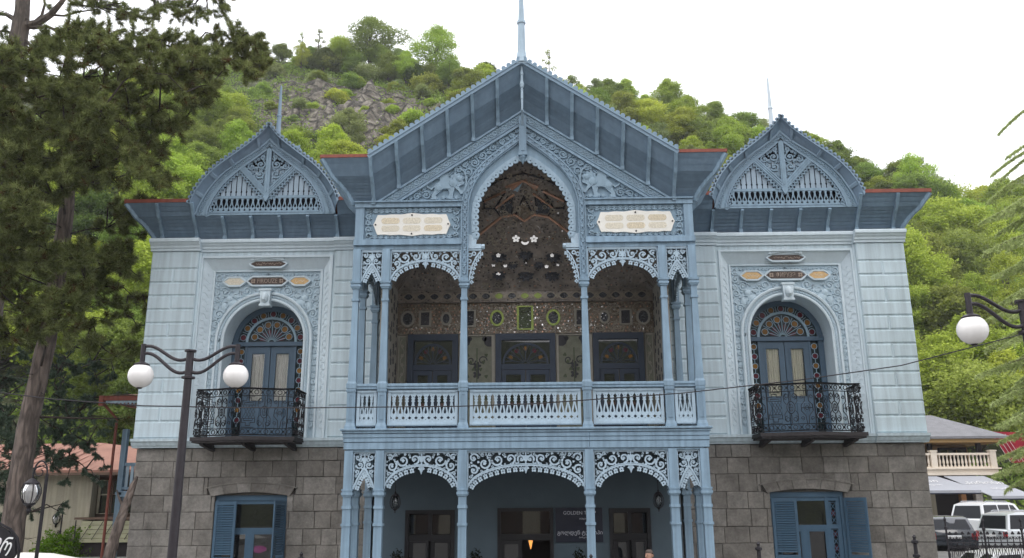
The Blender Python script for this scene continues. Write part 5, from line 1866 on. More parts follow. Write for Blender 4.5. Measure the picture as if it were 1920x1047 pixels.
for k in range(150):
    x = rr.uniform(-2.9, 2.9); a = rr.uniform(.02, .8); y = YV0+(YV1-YV0)*a; z = vault_z(x, y); st = len(m.v)
    r = rr.uniform(.05, .12)
    if k % 3: m.ring(0, 0, r, .016, 0, .02, 12)
    else: m.flower(0, 0, r, 0, .02, 6, rr.random(), .3)
    m.mapv(lambda px_, py_, pz_: (x+px_, y-.05+py_-pz_*.55, z-.05+pz_*.80), st)
obj('small_rosette', m, 'silverinlay', vt, kind='stuff')
# ordered little lozenges of mirror and gilt over vault and frieze
tile = {k: MB() for k in ('silverinlay', 'goldmetal', 'vaultdark', 'mirror')}
rr = random.Random(3)
for j in range(22):
    for i in range(-20, 21):
        a = .03+.042*j; x = (i+.5*(j % 2))*.145
        y = YV0+(YV1-YV0)*a
        if abs(x) > 2.95 or a > .93: continue
        z = vault_z(x, y); k = ('silverinlay', 'goldmetal', 'vaultdark', 'silverinlay', 'vaultdark')[(i*i+j*3+abs(i)) % 5]
        if rr.random() < .06: k = 'mirror'
        if rr.random() < .15: continue
        h_ = .032 if k != 'mirror' else .026
        t_ = rr.uniform(-.25, .25)
        tile[k].add([(x-h_, y-.035, z-.025), (x, y-.035-h_*.55, z-.025+h_*.8*(-1)), (x+h_, y-.035+h_*t_*.3, z-.025), (x, y-.035+h_*.55, z-.025+h_*.8)], [(0,1,2,3)])
for k, m in tile.items(): obj('mosaic_lozenge', m, k, vt, kind='stuff')
tile = {k: MB() for k in ('silverinlay', 'goldmetal', 'mirror')}
for j in range(9):
    for i in range(-36, 37):
        x = (i+.5*(j % 2))*.098; z = 7.36+.10*j
        k = ('silverinlay', 'goldmetal')[(i+j*2) % 2]
        if rr.random() < .10: k = 'mirror'
        if rr.random() < .25: continue
        h_ = .026; q = rr.uniform(-.012, .012)
        tile[k].add([(x-h_, YB-.037, z), (x, YB-.037+q, z-h_*1.2), (x+h_, YB-.037, z), (x, YB-.037-q, z+h_*1.2)], [(0,1,2,3)])
for k, m in tile.items(): obj('mosaic_lozenge', m, k, fz, kind='stuff')
def vplace(rr):
    x = rr.uniform(-2.6, 2.6); a = rr.uniform(.03, .75); y = YV0+(YV1-YV0)*a
    return (x, y-.04, vault_z(x, y)-.05), (0, -.75, -.55)
flakes(600, vplace, .042, 31, vt)
# painted panels and doors of the back wall
def wall_panel(x0, x1, label):
    m = MB(); m.ribbon([(x0,4.5),(x0,7.26),(x1,7.26),(x1,4.5)], .07, YB-.05, YB+.0)
    f = obj('painted_panel', m, 'panelframe', mansion, label=label)
    m = MB(); m.box(x0+.03, x1-.03, YB-.02, YB-.002, 4.5, 7.23); obj('panel_ground', m, 'tanpanel', f)
    xm = (x0+x1)/2; w_ = (x1-x0)/2
    m = MB(); y = (YB-.03, YB-.02)
    for s in (-1, 1):
        m.disc(xm+s*w_*.75, 7.10, .16, *y, 10); m.disc(xm+s*w_*.45, 7.17, .07, *y, 8)
    for z in (6.4, 6.15, 5.7): m.flower(xm, z, .12, *y, 5, 0, 0)
    m.prism([(xm-.10,6.32),(xm+.10,6.32),(xm,6.2)], *y)
    for s in (-1, 1):
        m.ribbon(spiral(xm+s*.16, 6.55, .13, 1.1, 0, s), .03, *y); m.prism([(xm+s*.10,5.95),(xm+s*.30,5.80),(xm+s*.36,5.62),(xm+s*.20,5.78)], *y)
    obj('painting', m, 'darkpaint', f, kind='stuff')
    m = MB(); y = (YB-.036, YB-.026)
    m.ribbon([(xm, 5.0), (xm, 6.9)], .03, *y)
    for k in range(9):
        z = 5.1+.2*k
        for s in (-1, 1): m.flower(xm+s*(.10+.08*(k % 3)), z, .055, *y, 3, s*.6, 0)
    obj('vine', m, 'greenpaint', f, kind='stuff')
wall_panel(-1.83, -.90, 'painted panel left of the middle loggia door'); wall_panel(.90, 1.83, 'painted panel right of the middle loggia door')
for s in (-1, 1):
    m = MB(); lo, hi = sorted((s*3.36, s*3.60)); m.box(lo, hi, YB-.035, YB-.002, 4.5, 7.24)
    f = obj('stucco_strip', m, 'tanpanel', mansion)
    m = MB(); x = s*3.48
    pts = [(x+.055*sin(i*.8), 4.6+i*.066) for i in range(40)]
    m.ribbon(pts, .022, YB-.055, YB-.03)
    for i in range(0, 40, 4): m.flower(pts[i][0]-.05*sin(i*.8), pts[i][1], .05, YB-.05, YB-.03, 4, i, .2)
    m.ribbon([(x-.10,4.5),(x-.10,7.24)], .03, YB-.055, YB-.03); m.ribbon([(x+.10,4.5),(x+.10,7.24)], .03, YB-.055, YB-.03)
    obj('carving', m, 'panelframe', f, kind='stuff')
def loggia_door(cx, lab, refl):
    w_ = .72 if cx == 0 else .70
    hw = .84 if cx == 0 else .71
    m = MB()
    m.box(cx-hw, cx-hw+.16, YB-.12, YB+.02, 4.45, 7.30); m.box(cx+hw-.16, cx+hw, YB-.12, YB+.02, 4.45, 7.30); m.box(cx-hw+.16, cx+hw-.16, YB-.12, YB+.02, 7.12, 7.30)
    m.box(cx-hw+.16, cx+hw-.16, YB-.08, YB+.02, 6.28, 6.44)
    z0 = 6.46; R = hw-.22
    m.ribbon([(cx+R*cos(pi-pi*i/16), z0+.55*sin(pi-pi*i/16)) for i in range(17)], .06, YB-.07, YB-.02)
    for i in range(7):
        a = pi*(i+.5)/7
        m.ribbon([(cx+.06*cos(a), z0+.05*sin(a)), (cx+R*.55*cos(a), z0+.30*sin(a)), (cx+R*cos(a+.12), z0+.55*sin(a+.12))], .022, YB-.05, YB-.025)
        m.ribbon([(cx+R*.55*cos(a), z0+.30*sin(a)), (cx+R*cos(a-.14), z0+.55*sin(a-.14))], .022, YB-.052, YB-.025)
    d = obj('loggia_door', m, 'loggiadoor', mansion, label=lab)
    m = MB(); m.box(cx-hw+.16, cx+hw-.16, YB-.03, YB-.022, 6.44, 7.12); obj('fanlight', m, 'darkglass', d)
    for i in range(5):
        a = pi*(i+.7)/5.4; m = MB(); px_, pz_ = cx+R*.74*cos(a), z0+.42*sin(a)
        m.disc(px_, pz_, .06, YB-.04, YB-.031, 8); obj('stained_pane', m, 'red_glass' if i % 2 else 'amber_glass', d)
    for s in (-1, 1):
        a, c = sorted((cx+s*.012, cx+s*(hw-.17)))
        l = MB(); l.box(a, a+.12, YB-.07, YB-.01, 4.47, 6.27); l.box(c-.12, c, YB-.07, YB-.01, 4.47, 6.27); l.box(a+.12, c-.12, YB-.07, YB-.01, 6.14, 6.27); l.box(a+.12, c-.12, YB-.07, YB-.01, 4.47, 5.2)
        obj('door_leaf', l, 'loggiadoor', d)
        g = MB(); g.box(a+.12, c-.12, YB-.04, YB-.032, 5.2, 6.14); obj('pane', g, 'darkglass', d)
loggia_door(-2.61, 'left loggia door under the mirrored frieze', 0); loggia_door(0, 'middle loggia door under the green picture', 0); loggia_door(2.61, 'right loggia door under the mirrored frieze', 0)

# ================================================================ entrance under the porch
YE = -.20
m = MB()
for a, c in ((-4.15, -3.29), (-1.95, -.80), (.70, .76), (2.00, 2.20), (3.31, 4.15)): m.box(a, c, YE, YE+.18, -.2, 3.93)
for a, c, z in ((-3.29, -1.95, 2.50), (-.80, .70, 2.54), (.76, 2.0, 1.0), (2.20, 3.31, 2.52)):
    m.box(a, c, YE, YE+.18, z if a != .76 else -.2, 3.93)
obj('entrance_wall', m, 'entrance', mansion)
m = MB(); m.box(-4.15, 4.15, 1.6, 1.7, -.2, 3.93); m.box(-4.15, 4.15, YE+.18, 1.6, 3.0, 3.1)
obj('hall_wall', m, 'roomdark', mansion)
def entry_door(x0, x1, zt, lab, kind):
    m = MB(); fw = .10 if kind == 'side' else .09
    m.box(x0, x0+fw, YE-.05, YE+.10, 0, zt); m.box(x1-fw, x1, YE-.05, YE+.10, 0, zt); m.box(x0+fw, x1-fw, YE-.05, YE+.10, zt-fw, zt)
    m.box(x0+fw, x1-fw, YE+.0, YE+.10, 1.70, 1.86)
    d = obj('entrance_door', m, 'blackwood', mansion, label=lab)
    a, c = x0+fw, x1-fw; xm = (a+c)/2
    if kind == 'side':
        m = MB(); m.box(xm-.05, xm+.05, YE+.0, YE+.10, 1.86, zt-fw); obj('transom_bar', m, 'blackwood', d)
        for p, q in ((a+.03, xm-.05), (xm+.05, c-.03)):
            g = MB(); g.box(p, q, YE+.05, YE+.056, 1.87, zt-fw-.03); obj('pane', g, 'darkglass', d)
            l = MB(); l.box(p-.02, p+.09, YE+.01, YE+.08, .05, 1.69); l.box(q-.06, q+.01, YE+.01, YE+.08, .05, 1.69); l.box(p+.09, q-.06, YE+.01, YE+.08, .05, .5); l.box(p+.09, q-.06, YE+.01, YE+.08, 1.64, 1.69)
            obj('door_leaf', l, 'blackwood', d)
            g = MB(); g.box(p+.09, q-.06, YE+.045, YE+.051, .5, 1.64); obj('pane', g, 'darkglass', d)
    else:
        g = MB(); g.box(a, c, YE+.05, YE+.056, 1.87, zt-fw); obj('pane', g, 'darkglass', d)
        l = MB(); l.box(a, a+.10, YE+.01, YE+.08, .05, 1.69); l.box(a+.46, a+.56, YE+.01, YE+.08, .05, 1.69); l.box(a+.10, a+.46, YE+.01, YE+.08, 1.60, 1.69); l.box(a+.10, a+.46, YE+.01, YE+.08, .05, .4)
        obj('door_leaf', l, 'blackwood', d, label='closed glazed leaf')
        g = MB(); g.box(a+.10, a+.46, YE+.045, YE+.051, .4, 1.60); obj('pane', g, 'darkglass', d)
    return d
entry_door(-3.29, -1.95, 2.50, 'left glazed entrance door with four panes', 'side')
entry_door(-.80, .70, 2.54, 'open middle entrance door with a wide transom pane', 'mid')
entry_door(2.20, 3.31, 2.52, 'right glazed entrance door beside the sign', 'side')
# navy sign board
sg_ = thing('hotel_sign', 'dark navy sign board lettered GOLDEN TULIP between the middle and right entrance doors', 'sign', (1.39, YE-.06, 2.09))
m = MB(); m.box(-.63, .63, 0, .05, -.44, .45); obj('board', m, 'navy', sg_)
put_text('lettering', 'GOLDEN TULIP', .128, 'lettering', sg_, (.02, -.004, .31), align='CENTER')
put_text('lettering', 'გოლდენ ტულიპი', .135, 'lettering', sg_, (.02, -.004, -.20), align='CENTER')
for z in (.16, -.32):
    put_text('lettering', 'BORJOMI' if z > 0 else 'ბორჯომი', .055, 'lettering', sg_, (.12, -.004, z))
# wall lanterns hanging either side
def lantern(x, label):
    t = thing('hanging_lantern', label, 'lantern', (x, -2.1, 2.44), group='black lanterns under the porch ceiling')
    m = MB(); m.tube([(0,0,.53),(0,0,1.49)], .008, 5); obj('chain', m, 'iron', t)
    m = MB(); m.lathe(0, 0, [(0,.0),(.02,.02),(.012,.05),(.03,.07),(.06,.10),(.10,.12)], 10); m.lathe(0, 0, [(.10,.40),(.11,.41),(.06,.47),(.02,.49),(.02,.53),(0,.54)], 10)
    for k in range(8):
        a = 2*pi*k/8
        m.tube([(r*cos(a), r*sin(a), z) for r, z in ((.08,.11),(.125,.19),(.135,.27),(.12,.35),(.09,.41))], .009, 4)
    obj('cage', m, 'iron', t)
    m = MB(); m.lathe(0, 0, [(.04,.13),(.08,.2),(.085,.28),(.07,.36),(.04,.40)], 10); obj('glass', m, 'glass', t, smooth=True)
lantern(-3.28, 'black cage lantern hanging by the left entrance door'); lantern(3.28, 'black cage lantern hanging by the right entrance door')
# lit lantern inside the open middle door
# ================================================================ ground and hillside
import numpy as np
def smooth(a, b_, x):
    t = min(1, max(0, (x-a)/(b_-a))); return t*t*(3-2*t)
def ground_z(x, y):
    return .80*smooth(-1.5, 4.5, y)*smooth(10.6, 12.4, abs(x)) - .02
MT['ground'] = paint('street_stone', (0.17, 0.165, 0.155), 0.9, 0.18, 0.25, 0.8)
xs = [-500,-200,-80,-40] + [-30+1.5*i for i in range(41)] + [40,80,200,500]
ys = [-500,-200,-90,-50] + [-36+1.5*i for i in range(42)] + [40,120,500]
m = MB(); m.loft([[(x, y, ground_z(x, y)) for x in xs] for y in ys])
obj('ground', m, 'ground', kind='structure', smooth=True)

RIDGE = [(-3.0,.45),(-0.9242,.50),(-.7055,.535),(-.4524,.558),(-.3431,.5642),(-.2582,.5564),(-.2017,.5438),(-.0623,.5183),(.0066,.5095),(.075,.5007),(.1426,.4846),(.2095,.4686),(.2755,.4491),(.34,.4227),(.4028,.3896),(.4637,.3501),(.5246,.3217),(.618,.3034),(.7725,.2813),(3.0,.20)]
def ridge_el(t):
    for (a, ea), (b_, eb) in zip(RIDGE, RIDGE[1:]):
        if a <= t <= b_: return ea+(eb-ea)*(t-a)/(b_-a)
    return RIDGE[0][1] if t < 0 else RIDGE[-1][1]
YB0, YB1 = 17.0, 95.0
def rockiness(x, y):
    "1 where the bare cliffs are"
    t = (x-.164)/(y+24)
    n_ = mnoise.noise(Vector((x*.06, y*.06, 3.1)))
    n2_ = mnoise.noise(Vector((x*.2, y*.2, 7.7)))
    a = max(0, 1-abs((t+.225)/.16)**2)*max(0, 1-abs((y-75.5)/14)**2)*1.35
    b_ = max(0, 1-abs((t-.155)/.06)**2)*max(0, 1-abs((y-72)/7)**2)
    c = max(0, 1-abs((t+.27)/.045)**2)*max(0, 1-abs((y-60.5)/4)**2)
    return min(1, max(0, max(a, b_, c)+n_*.75+n2_*.5-.12)) if max(a, b_, c) > .02 else 0
def hill_z(x, y):
    t = (x-.164)/(y+24)
    top = 2.7+ridge_el(t)*(YB1+24)
    y0_ = YB0+13*smooth(9, 15, x)
    u = (y-y0_)/(YB1-y0_)
    if u <= 0: return .5
    if u > 1: return top + (y-YB1)*.05 + 1.5*mnoise.noise(Vector((x*.03, y*.03, 0)))
    z = .7+(top-.7)*(u**1.02)
    amp = min(1, u*4)*min(1, (1-u)*6)
    z += amp*(2.0*mnoise.noise(Vector((x*.035, y*.05, 1.3)))+.8*mnoise.noise(Vector((x*.11, y*.11, 5.3))))
    r = rockiness(x, y)
    if r > 0:
        z += r*(1.8*mnoise.noise(Vector((x*.30, y*.22, 9.0)))+1.1*mnoise.noise(Vector((x*.8, y*.6, 2.0)))+.6*abs(mnoise.noise(Vector((x*1.7, y*1.2, 4.0))))+2.4*(mnoise.voronoi(Vector((x*.22, y*.30, 1.0)))[0][1]-mnoise.voronoi(Vector((x*.22, y*.30, 1.0)))[0][0]-.3))
        st = 3.2
        z = z*(1-.65*r)+.65*r*(floor(z/st)*st+st*smooth(.30, .70, z/st-floor(z/st)))
    return z
def hillmat():
    m, n, b = newmat('grassy_rocky_slope')
    at_ = n.nodes.new('ShaderNodeAttribute'); at_.attribute_name = 'rock'
    tc = n.nodes.new('ShaderNodeTexCoord')
    n1 = n.nodes.new('ShaderNodeTexNoise'); n1.inputs['Scale'].default_value = 2.0; n1.inputs['Detail'].default_value = 9; n1.inputs['Roughness'].default_value = .72
    n2 = n.nodes.new('ShaderNodeTexNoise'); n2.inputs['Scale'].default_value = .25; n2.inputs['Detail'].default_value = 7
    mp = n.nodes.new('ShaderNodeMapping'); mp.inputs['Scale'].default_value = (.45, .45, .60)
    link(n, tc.outputs['Object'], mp.inputs['Vector']); link(n, mp.outputs[0], n1.inputs['Vector']); link(n, tc.outputs['Object'], n2.inputs['Vector'])
    rk = n.nodes.new('ShaderNodeValToRGB')
    rk.color_ramp.elements[0].position = .36; rk.color_ramp.elements[0].color = (.035, .032, .028, 1)
    rk.color_ramp.elements[1].position = .66; rk.color_ramp.elements[1].color = (.33, .30, .25, 1)
    e = rk.color_ramp.elements.new(.5); e.color = (.14, .122, .095, 1)
    link(n, n1.outputs[0], rk.inputs[0])
    gr = n.nodes.new('ShaderNodeValToRGB')
    gr.color_ramp.elements[0].position = .35; gr.color_ramp.elements[0].color = (.030, .040, .014, 1)
    gr.color_ramp.elements[1].position = .65; gr.color_ramp.elements[1].color = (.10, .115, .04, 1)
    link(n, n1.outputs[0], gr.inputs[0])
    ad = n.nodes.new('ShaderNodeMath'); ad.operation = 'ADD'
    sb_ = n.nodes.new('ShaderNodeMath'); sb_.operation = 'SUBTRACT'; sb_.inputs[1].default_value = .5
    ml = n.nodes.new('ShaderNodeMath'); ml.operation = 'MULTIPLY'; ml.inputs[1].default_value = 2.2
    link(n, n1.outputs[0], sb_.inputs[0]); link(n, sb_.outputs[0], ml.inputs[0]); link(n, ml.outputs[0], ad.inputs[0]); link(n, at_.outputs['Fac'], ad.inputs[1])
    st = n.nodes.new('ShaderNodeMapRange'); st.inputs[1].default_value = .25; st.inputs[2].default_value = .60
    link(n, ad.outputs[0], st.inputs[0])
    mx = n.nodes.new('ShaderNodeMixRGB'); link(n, st.outputs[0], mx.inputs[0]); link(n, gr.outputs[0], mx.inputs[1]); link(n, rk.outputs[0], mx.inputs[2])
    link(n, mx.outputs[0], b.inputs['Base Color']); b.inputs['Roughness'].default_value = .95
    vo = n.nodes.new('ShaderNodeTexVoronoi'); vo.feature = 'DISTANCE_TO_EDGE'; vo.inputs['Scale'].default_value = .85
    dv = n.nodes.new('ShaderNodeMixRGB'); dv.inputs[0].default_value = .35
    link(n, tc.outputs['Object'], dv.inputs[1]); link(n, n1.outputs['Color'], dv.inputs[2]); link(n, dv.outputs[0], vo.inputs['Vector'])
    vr = n.nodes.new('ShaderNodeMapRange'); vr.inputs[2].default_value = .10; vr.inputs[3].default_value = .35
    link(n, vo.outputs['Distance'], vr.inputs[0])
    rv = n.nodes.new('ShaderNodeVectorMath'); rv.operation = 'SCALE'; link(n, rk.outputs[0], rv.inputs[0]); link(n, vr.outputs[0], rv.inputs['Scale'])
    link(n, rv.outputs[0], mx.inputs[2])
    hs_ = n.nodes.new('ShaderNodeMath'); hs_.operation = 'ADD'; link(n, n1.outputs[0], hs_.inputs[0]); link(n, vr.outputs[0], hs_.inputs[1])
    bp = n.nodes.new('ShaderNodeBump'); bp.inputs['Strength'].default_value = .9; bp.inputs['Distance'].default_value = .5
    link(n, hs_.outputs[0], bp.inputs['Height']); link(n, bp.outputs[0], b.inputs['Normal'])
    return m
MT['hill'] = hillmat()
nx_ = 260; ys_ = [17+.8*i for i in range(99)] + [98, 104, 115, 140, 180]
verts = []; rocks = []
for y in ys_:
    for i in range(nx_+1):
        u = -1+2*i/nx_
        t = .75*u+.65*u**5
        x = .164+t*(y+24)
        verts.append((x, y, hill_z(x, y))); rocks.append(rockiness(x, y))
faces = [(j*(nx_+1)+i, j*(nx_+1)+i+1, (j+1)*(nx_+1)+i+1, (j+1)*(nx_+1)+i) for j in range(len(ys_)-1) for i in range(nx_)]
me = bpy.data.meshes.new('hillside'); me.from_pydata(verts, [], faces); me.materials.append(MT['hill'])
me.polygons.foreach_set('use_smooth', [True]*len(me.polygons))
a_ = me.attributes.new('rock', 'FLOAT', 'POINT'); a_.data.foreach_set('value', rocks)
obj('hillside', me, None, kind='structure')

# ================================================================ vegetation
def barkmat(name, c0, c1, sc=5.0):
    m, n, b = newmat(name)
    tc = n.nodes.new('ShaderNodeTexCoord'); mp = n.nodes.new('ShaderNodeMapping'); mp.inputs['Scale'].default_value = (1.6, 1.6, .32)
    vo = n.nodes.new('ShaderNodeTexVoronoi'); vo.feature = 'DISTANCE_TO_EDGE'; vo.inputs['Scale'].default_value = sc
    nz = n.nodes.new('ShaderNodeTexNoise'); nz.inputs['Scale'].default_value = sc*1.6; nz.inputs['Detail'].default_value = 8; nz.inputs['Roughness'].default_value = .7
    link(n, tc.outputs['Object'], mp.inputs['Vector'])
    nd = n.nodes.new('ShaderNodeTexNoise'); nd.inputs['Scale'].default_value = 3
    link(n, mp.outputs[0], nd.inputs['Vector'])
    av = n.nodes.new('ShaderNodeMixRGB'); av.inputs[0].default_value = .40; link(n, mp.outputs[0], av.inputs[1]); link(n, nd.outputs['Color'], av.inputs[2])
    link(n, av.outputs[0], vo.inputs['Vector']); link(n, mp.outputs[0], nz.inputs['Vector'])
    r1 = n.nodes.new('ShaderNodeMapRange'); r1.inputs[2].default_value = .24; r1.inputs[3].default_value = .30
    link(n, vo.outputs['Distance'], r1.inputs[0])
    mu = n.nodes.new('ShaderNodeMath'); mu.operation = 'MULTIPLY'; link(n, r1.outputs[0], mu.inputs[0]); link(n, nz.outputs[0], mu.inputs[1])
    cr = n.nodes.new('ShaderNodeValToRGB'); cr.color_ramp.elements[0].color = (*c0, 1); cr.color_ramp.elements[1].color = (*c1, 1); cr.color_ramp.elements[1].position = .62
    link(n, mu.outputs[0], cr.inputs[0]); link(n, cr.outputs[0], b.inputs['Base Color']); b.inputs['Roughness'].default_value = .95
    bp = n.nodes.new('ShaderNodeBump'); bp.inputs['Strength'].default_value = .9; bp.inputs['Distance'].default_value = .03
    link(n, mu.outputs[0], bp.inputs['Height']); link(n, bp.outputs[0], b.inputs['Normal'])
    return m
def leafmat(name, col, col2, trans=.35, hue=.10):
    m, n, b = newmat(name)
    at_ = n.nodes.new('ShaderNodeAttribute'); at_.attribute_name = 'tint'
    oi = n.nodes.new('ShaderNodeObjectInfo')
    mx = n.nodes.new('ShaderNodeMixRGB'); mx.inputs[1].default_value = (*col, 1); mx.inputs[2].default_value = (*col2, 1)
    link(n, at_.outputs['Fac'], mx.inputs[0])
    mr = n.nodes.new('ShaderNodeMapRange'); mr.inputs[3].default_value = 1-hue*2.2; mr.inputs[4].default_value = 1+hue*1.6
    link(n, oi.outputs['Random'], mr.inputs[0])
    hs = n.nodes.new('ShaderNodeHueSaturation')
    mh = n.nodes.new('ShaderNodeMapRange'); mh.inputs[3].default_value = .5-hue*.25; mh.inputs[4].default_value = .5+hue*.2
    wn = n.nodes.new('ShaderNodeMath'); wn.operation = 'FRACT'
    w7 = n.nodes.new('ShaderNodeMath'); w7.operation = 'MULTIPLY'; w7.inputs[1].default_value = 7.31
    link(n, oi.outputs['Random'], w7.inputs[0]); link(n, w7.outputs[0], wn.inputs[0]); link(n, wn.outputs[0], mh.inputs[0])
    link(n, mh.outputs[0], hs.inputs['Hue']); link(n, mr.outputs[0], hs.inputs['Value']); link(n, mx.outputs[0], hs.inputs['Color'])
    df = n.nodes.new('ShaderNodeBsdfDiffuse'); tl = n.nodes.new('ShaderNodeBsdfTranslucent'); ms = n.nodes.new('ShaderNodeMixShader')
    ms.inputs[0].default_value = trans
    link(n, hs.outputs[0], df.inputs[0]); link(n, hs.outputs[0], tl.inputs[0])
    link(n, df.outputs[0], ms.inputs[1]); link(n, tl.outputs[0], ms.inputs[2])
    link(n, ms.outputs[0], n.nodes['Material Output'].inputs[0])
    return m
MT['leaf_bright'] = leafmat('spring_leaf', (.31, .41, .050), (.50, .60, .11), hue=.09)
MT['leaf_mid'] = leafmat('green_leaf', (.19, .265, .048), (.34, .42, .10), hue=.11)
MT['leaf_dark'] = leafmat('dark_leaf', (.085, .13, .03), (.16, .21, .055))
MT['leaf_olive'] = leafmat('olive_leaf', (.23, .29, .10), (.35, .42, .17), hue=.07)
MT['leaf_brown'] = leafmat('budding_leaf', (.26, .21, .10), (.38, .32, .16))
MT['bush_leaf'] = leafmat('bush_leaf', (.075, .17, .012), (.15, .28, .025), hue=.03)
MT['topiary'] = leafmat('dark_topiary', (.008, .013, .007), (.02, .028, .013), hue=.03)
MT['pine'] = leafmat('pine_needle', (.088, .108, .036), (.31, .36, .135), trans=.35, hue=.02)
MT['pine_candle'] = leafmat('pine_candle', (.24, .26, .12), (.30, .31, .16), trans=.2, hue=.02)
MT['pine_dry'] = leafmat('dry_needles', (.075, .042, .018), (.12, .07, .03), trans=.2, hue=.02)
MT['spruce'] = leafmat('blue_spruce_needle', (.055, .085, .052), (.16, .22, .16), trans=.25, hue=.02)
MT['cedar'] = leafmat('cedar_needle', (.36, .44, .17), (.62, .70, .34), trans=.35, hue=.02)
MT['cedar_twig'] = paint('cedar_twig', (.17, .17, .08), .9, .3, 0)
MT['bark'] = barkmat('tree_bark', (.03, .024, .02), (.13, .105, .085))
MT['bark_grey'] = barkmat('grey_pine_bark', (.022, .017, .014), (.21, .165, .14), 4.0)
MT['twig'] = paint('dark_twig', (.035, .026, .02), .9, .3, 0)

def tri_mesh(name, V, tint, mat, quads=True):
    "leaf cards from an array of corners (n,k,3)"
    n_, k = V.shape[0], V.shape[1]
    me = bpy.data.meshes.new(name)
    me.vertices.add(n_*k); me.vertices.foreach_set('co', V.reshape(-1).astype(np.float32))
    me.loops.add(n_*k); me.loops.foreach_set('vertex_index', np.arange(n_*k, dtype=np.int32))
    me.polygons.add(n_); me.polygons.foreach_set('loop_start', np.arange(0, n_*k, k, dtype=np.int32))
    me.update(calc_edges=True)
    a = me.attributes.new('tint', 'FLOAT', 'POINT'); a.data.foreach_set('value', np.repeat(tint, k).astype(np.float32))
    me.materials.append(MT[mat])
    return me
def unit(v): return v/np.maximum(1e-9, np.linalg.norm(v, axis=-1, keepdims=True))
def leaf_cards(rng, P, size, up=.5, aspect=.6):
    "one leaf shaped card at every point"
    n_ = len(P)
    nrm = unit(rng.normal(size=(n_,3))+np.array([0,0,up]))
    a = unit(np.cross(nrm, rng.normal(size=(n_,3)))); b_ = np.cross(nrm, a)
    s_ = size*rng.uniform(.6, 1.3, (n_,1))
    return np.stack([P-a*s_*.5, P+b_*s_*aspect*.5+a*s_*.05, P+a*s_*.5, P-b_*s_*aspect*.5+a*s_*.05], 1)
def crown(seed, blobs, per, leaf, mat, name='crown', shell=.5, up=1.0, low=0):
    rng = np.random.default_rng(seed)
    VV = []; TT = []
    for (x, y, z, r, rz) in blobs:
        n_ = int(per*(r/1.0)**2)
        d = unit(rng.normal(size=(n_,3)))
        rad = shell+(1-shell)*rng.random((n_,1))**.6+.40*rng.random((n_,1))*(rng.random((n_,1)) < .14)
        # sub clumps make the outline uneven
        lump = 1+.26*np.sin(d[:, :1]*7+x*3)*np.sin(d[:, 2:]*8+y*2)+.16*np.sin(d[:, 1:2]*13+z)+.12*np.sin(d[:, 2:]*19+x*5)
        P = np.array([x,y,z])+d*rad*lump*np.array([r,r,rz])
        VV.append(leaf_cards(rng, P, leaf, up)); TT.append(np.clip(rng.normal(.45, .25, n_)+.25*d[:,2], 0, 1))
    return tri_mesh(name, np.concatenate(VV), np.concatenate(TT), mat)
def trunk_mesh(rng, h, r0, limbs, mat, lean=0.0, n=6):
    m = MB()
    pts = [(lean*h*(i/5)**1.3+rng.uniform(-.02,.02)*h*.5*(i > 0), rng.uniform(-.02,.02)*h*(i > 0), h*i/5) for i in range(6)]
    m.tube(pts, [r0*(1-.75*i/5) for i in range(6)], n)
    for (z0, x1, y1, z1) in limbs:
        f = z0/h; bx = lean*h*f**1.3
        m.tube([(bx, 0, z0), (bx+(x1-bx)*.45, y1*.45, z0+(z1-z0)*.55), (x1, y1, z1)], [r0*.45*(1-f*.5), r0*.28, r0*.08], 5)
    return m.mesh('trunk', mat, True)
class TreeKind:
    def __init__(s, seed, H, R, mat, per, leaf, nblob, open_=0.0, bark='bark', low=.25):
        rr = random.Random(seed)
        blobs = []; limbs = []
        nblob = int(nblob*1.7)
        for k in range(nblob):
            f = (k+.5)/nblob
            z = H*(low+(1-low)*f*.92)
            prof_ = (sin(pi*min(1, (.18+.82*f)))**.6 if f < .95 else .35)*rr.uniform(.75, 1.2)
            a = k*2.399+rr.uniform(-.4,.4); d = R*prof_*rr.uniform(.30, .85)*(1 if f < .9 else .2)
            r = R*rr.uniform(.22, .46)*(1-open_*.30)*(.75+.4*prof_)
            blobs.append((d*cos(a), d*sin(a), z, r, r*rr.uniform(.48, .75)))
            if k % 2 == 0: limbs.append((max(H*.15, z-R*.8), d*cos(a), d*sin(a), z))
        s.crown = crown(seed, blobs, per, leaf, mat)
        s.trunk = trunk_mesh(rr, H*.9, H*.022, limbs, bark, rr.uniform(-.04,.04))
        s.H = H; s.R = R
def plant(k, name, label, group, loc, sc, rz):
    t = thing(name, label, 'tree', loc, (0,0,rz), group)
    t.scale = (sc*k_rng.uniform(.9,1.12), sc*k_rng.uniform(.9,1.12), sc*k_rng.uniform(.88,1.12))
    obj('crown', k.crown, None, t); obj('trunk', k.trunk, None, t)
    return t
k_rng = random.Random(77)
